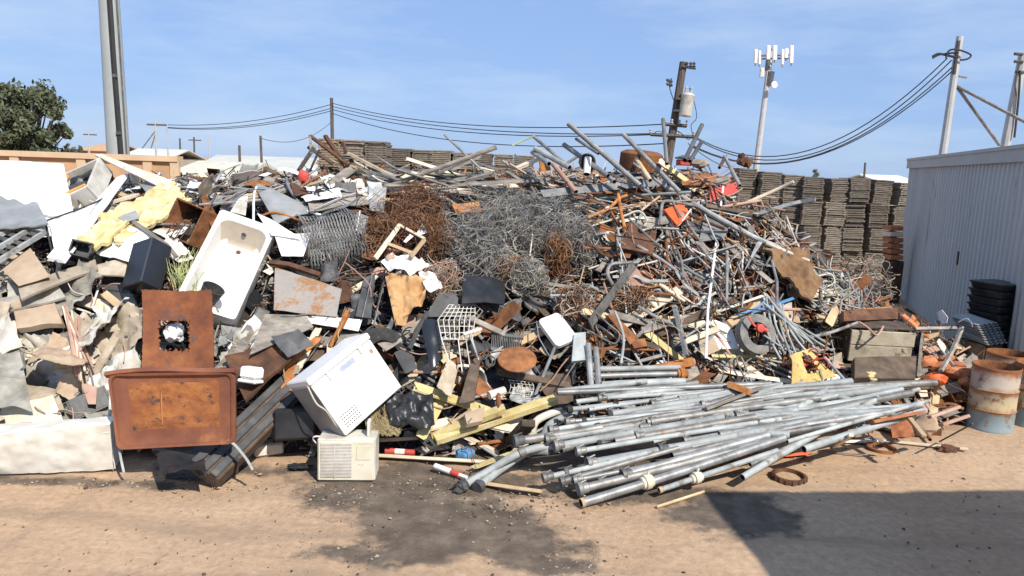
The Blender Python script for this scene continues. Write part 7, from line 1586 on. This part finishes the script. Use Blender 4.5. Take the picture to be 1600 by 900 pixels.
# low right: by the drums
scatter([(1300, 560), (1420, 500), (1520, 500), (1530, 560), (1500, 650), (1440, 690), (1320, 690), (1300, 620)], [('wooden_board', 24, (.25, .7), (.05, .35), 10, 45, WOODC + ['copper_pink', 'terracotta']), ('steel_tube', 12, (.3, .8), (.1, .35), 10, 50, TUBEC), ('metal_sheet', 18, (.15, .35), (.05, .3), 0, 60, ['rust', 'terracotta', 'copper_pink', 'dark_grey', 'beige_dust']), ('flat_bar', 12, (.25, .6), (.1, .4), 0, 60, ['rust', 'rust_dark', 'dull_steel']), ('iron_rod', 12, (.3, .8), (.1, .4), 20, 60, ['rust', 'copper_pink', 'dull_steel']), ('casting', 8, (.14, .25), (.05, .15), 0, 50, ['rust', 'rust_orange', 'terracotta']), ('tin_box', 4, (.15, .3), (.05, .2), 0, 50, ['rust', 'dark_grey'])], 111)
# foot of the heap
scatter([(590, 640), (700, 620), (870, 610), (880, 690), (780, 720), (640, 700)], [('wooden_board', 18, (.3, .9), (.1, .3), 12, 25, WOODC + ['wood_yellow', 'wood_pale', 'wood_tan']), ('metal_sheet', 10, (.15, .35), (.05, .25), 0, 60, DARK + ['copper_pink', 'white_dirty']), ('iron_rod', 8, (.3, .7), (.1, .3), 20, 50, ['rust', 'copper_pink']), ('steel_tube', 6, (.4, .9), (.1, .3), 15, 30, TUBEC), ('tin_box', 3, (.2, .3), (.1, .2), 0, 50, ['dark_grey'])], 112)

# ------------------------------------------------------------------ small fragments nobody could count
def fragments():
    rn = random.Random(55); m_ = MB()
    names = ['dull_steel', 'rust', 'rust_dark', 'wood_grey', 'wood_tan', 'white_dirty', 'dark_grey', 'beige_dust', 'galvanized', 'black_plastic', 'copper_pink', 'rust_orange']
    WL_ = {'l': [7, 3, 5, 3, 6, 7, 6, 3, 0, 6, 9, 2], 'c': [6, 6, 9, 2, 1, 3, 6, 0, 6, 9, 9, 10, 2], 'r': [0, 0, 8, 1, 2, 10, 3, 1, 4, 10, 2, 11, 6, 1]}
    n = 0
    while n < 11000:
        px, py = rn.uniform(-60, 1545), rn.uniform(228, 700)
        if n % 3 and (not on_heap(px, py, 3) or inside(EXCL[0], px, py)): continue
        p = S(px, py, 0) if n % 3 else None
        if p is None:
            x, y = rn.uniform(-9, 7.4), rn.uniform(7.8, 14.5); p = V((x, y, heap(x, y)))
            if inside(EXCL[0], *proj(p)): continue
        h = heap(p.x, p.y)
        if h < .05: 
            n += 1; continue
        N = hnorm(p.x, p.y); p = V((p.x, p.y, h)) + N * rn.uniform(-.14, .10)
        t = 'l' if px < 430 + rn.uniform(-80, 80) else ('c' if px < 880 + rn.uniform(-80, 80) else 'r'); mi = rn.choice(WL_[t])
        d = V((rn.gauss(0, 1), rn.gauss(0, 1), rn.gauss(0, .7))).normalized(); s_ = N.cross(d)
        s_ = s_.normalized() if s_.length > .05 else d.orthogonal().normalized(); f = Fr(p, d, s_)
        k = rn.random()
        if k < .56: L, w = rn.uniform(.1, .46), rn.uniform(.006, .022); m_.box(f, -L / 2, L / 2, -w / 2, w / 2, -w * .3, w * .3, mi)
        elif k < .86: L = rn.uniform(.12, .6); m_.tube([f(-L / 2, 0), f(0, rn.uniform(-.05, .05), .02), f(L / 2, 0)], rn.uniform(.004, .012), 5, mi)
        else:
            L = rn.uniform(.05, .2); b = rn.uniform(-.04, .06); c = [f(-L * rn.uniform(.5, 1), -L * rn.uniform(.3, .7)), f(L * rn.uniform(.5, 1), -L * rn.uniform(.3, .7)), f(L * rn.uniform(.5, 1), L * rn.uniform(.3, .7)), f(-L * rn.uniform(.5, 1), L * rn.uniform(.3, .7))]
            q = f(0, 0, b); z = f.z * .004; m_.add(c + [q] + [v - z for v in c] + [q - z], [(0, 1, 4), (1, 2, 4), (2, 3, 4), (3, 0, 4), (6, 5, 9), (7, 6, 9), (8, 7, 9), (5, 8, 9), (0, 5, 6, 1), (1, 6, 7, 2), (2, 7, 8, 3), (3, 8, 5, 0)], mi)
        n += 1
    m_.obj('scrap_fragments', names, kind='stuff', label='small broken bits of metal wood and plastic all over the heap', cat='scrap bits', sharp=30)
fragments()
def gravel():
    rn = random.Random(8); m_ = MB()
    for k in range(2300):
        if k < 700: p = G(rn.uniform(-40, 1640), rn.uniform(690, 905))
        else: q = rn.choice([(90, 758, 140, 12), (300, 750, 160, 20), (600, 860, 160, 40), (820, 790, 140, 25), (540, 770, 80, 20), (1150, 700, 350, 35), (1400, 700, 130, 20), (700, 760, 120, 25), (880, 880, 80, 20)]); p = G(rn.gauss(q[0], q[2] * .5), rn.gauss(q[1], q[3] * .6))
        r = min(.035, .004 + rn.expovariate(1 / .006)); z = .02
        f = yawfr((p.x, p.y, p.z), rn.uniform(0, 360), rn.uniform(-30, 30)); e = r * rn.uniform(.5, 1); c = r * rn.uniform(.35, .8)
        m_.add([f(-r, 0), f(0, -e), f(r, 0), f(0, e), f(r * .2, e * .1, c), f(0, 0, -c)], [(0, 1, 4), (1, 2, 4), (2, 3, 4), (3, 0, 4), (1, 0, 5), (2, 1, 5), (3, 2, 5), (0, 3, 5)], rn.choice((0, 0, 1, 1, 2)))
    m_.obj('gravel', ['pebble', 'wood_dark', 'beige_dust'], kind='stuff', label='loose pebbles and chips scattered over the dirt', cat='gravel', sharp=20)
gravel()
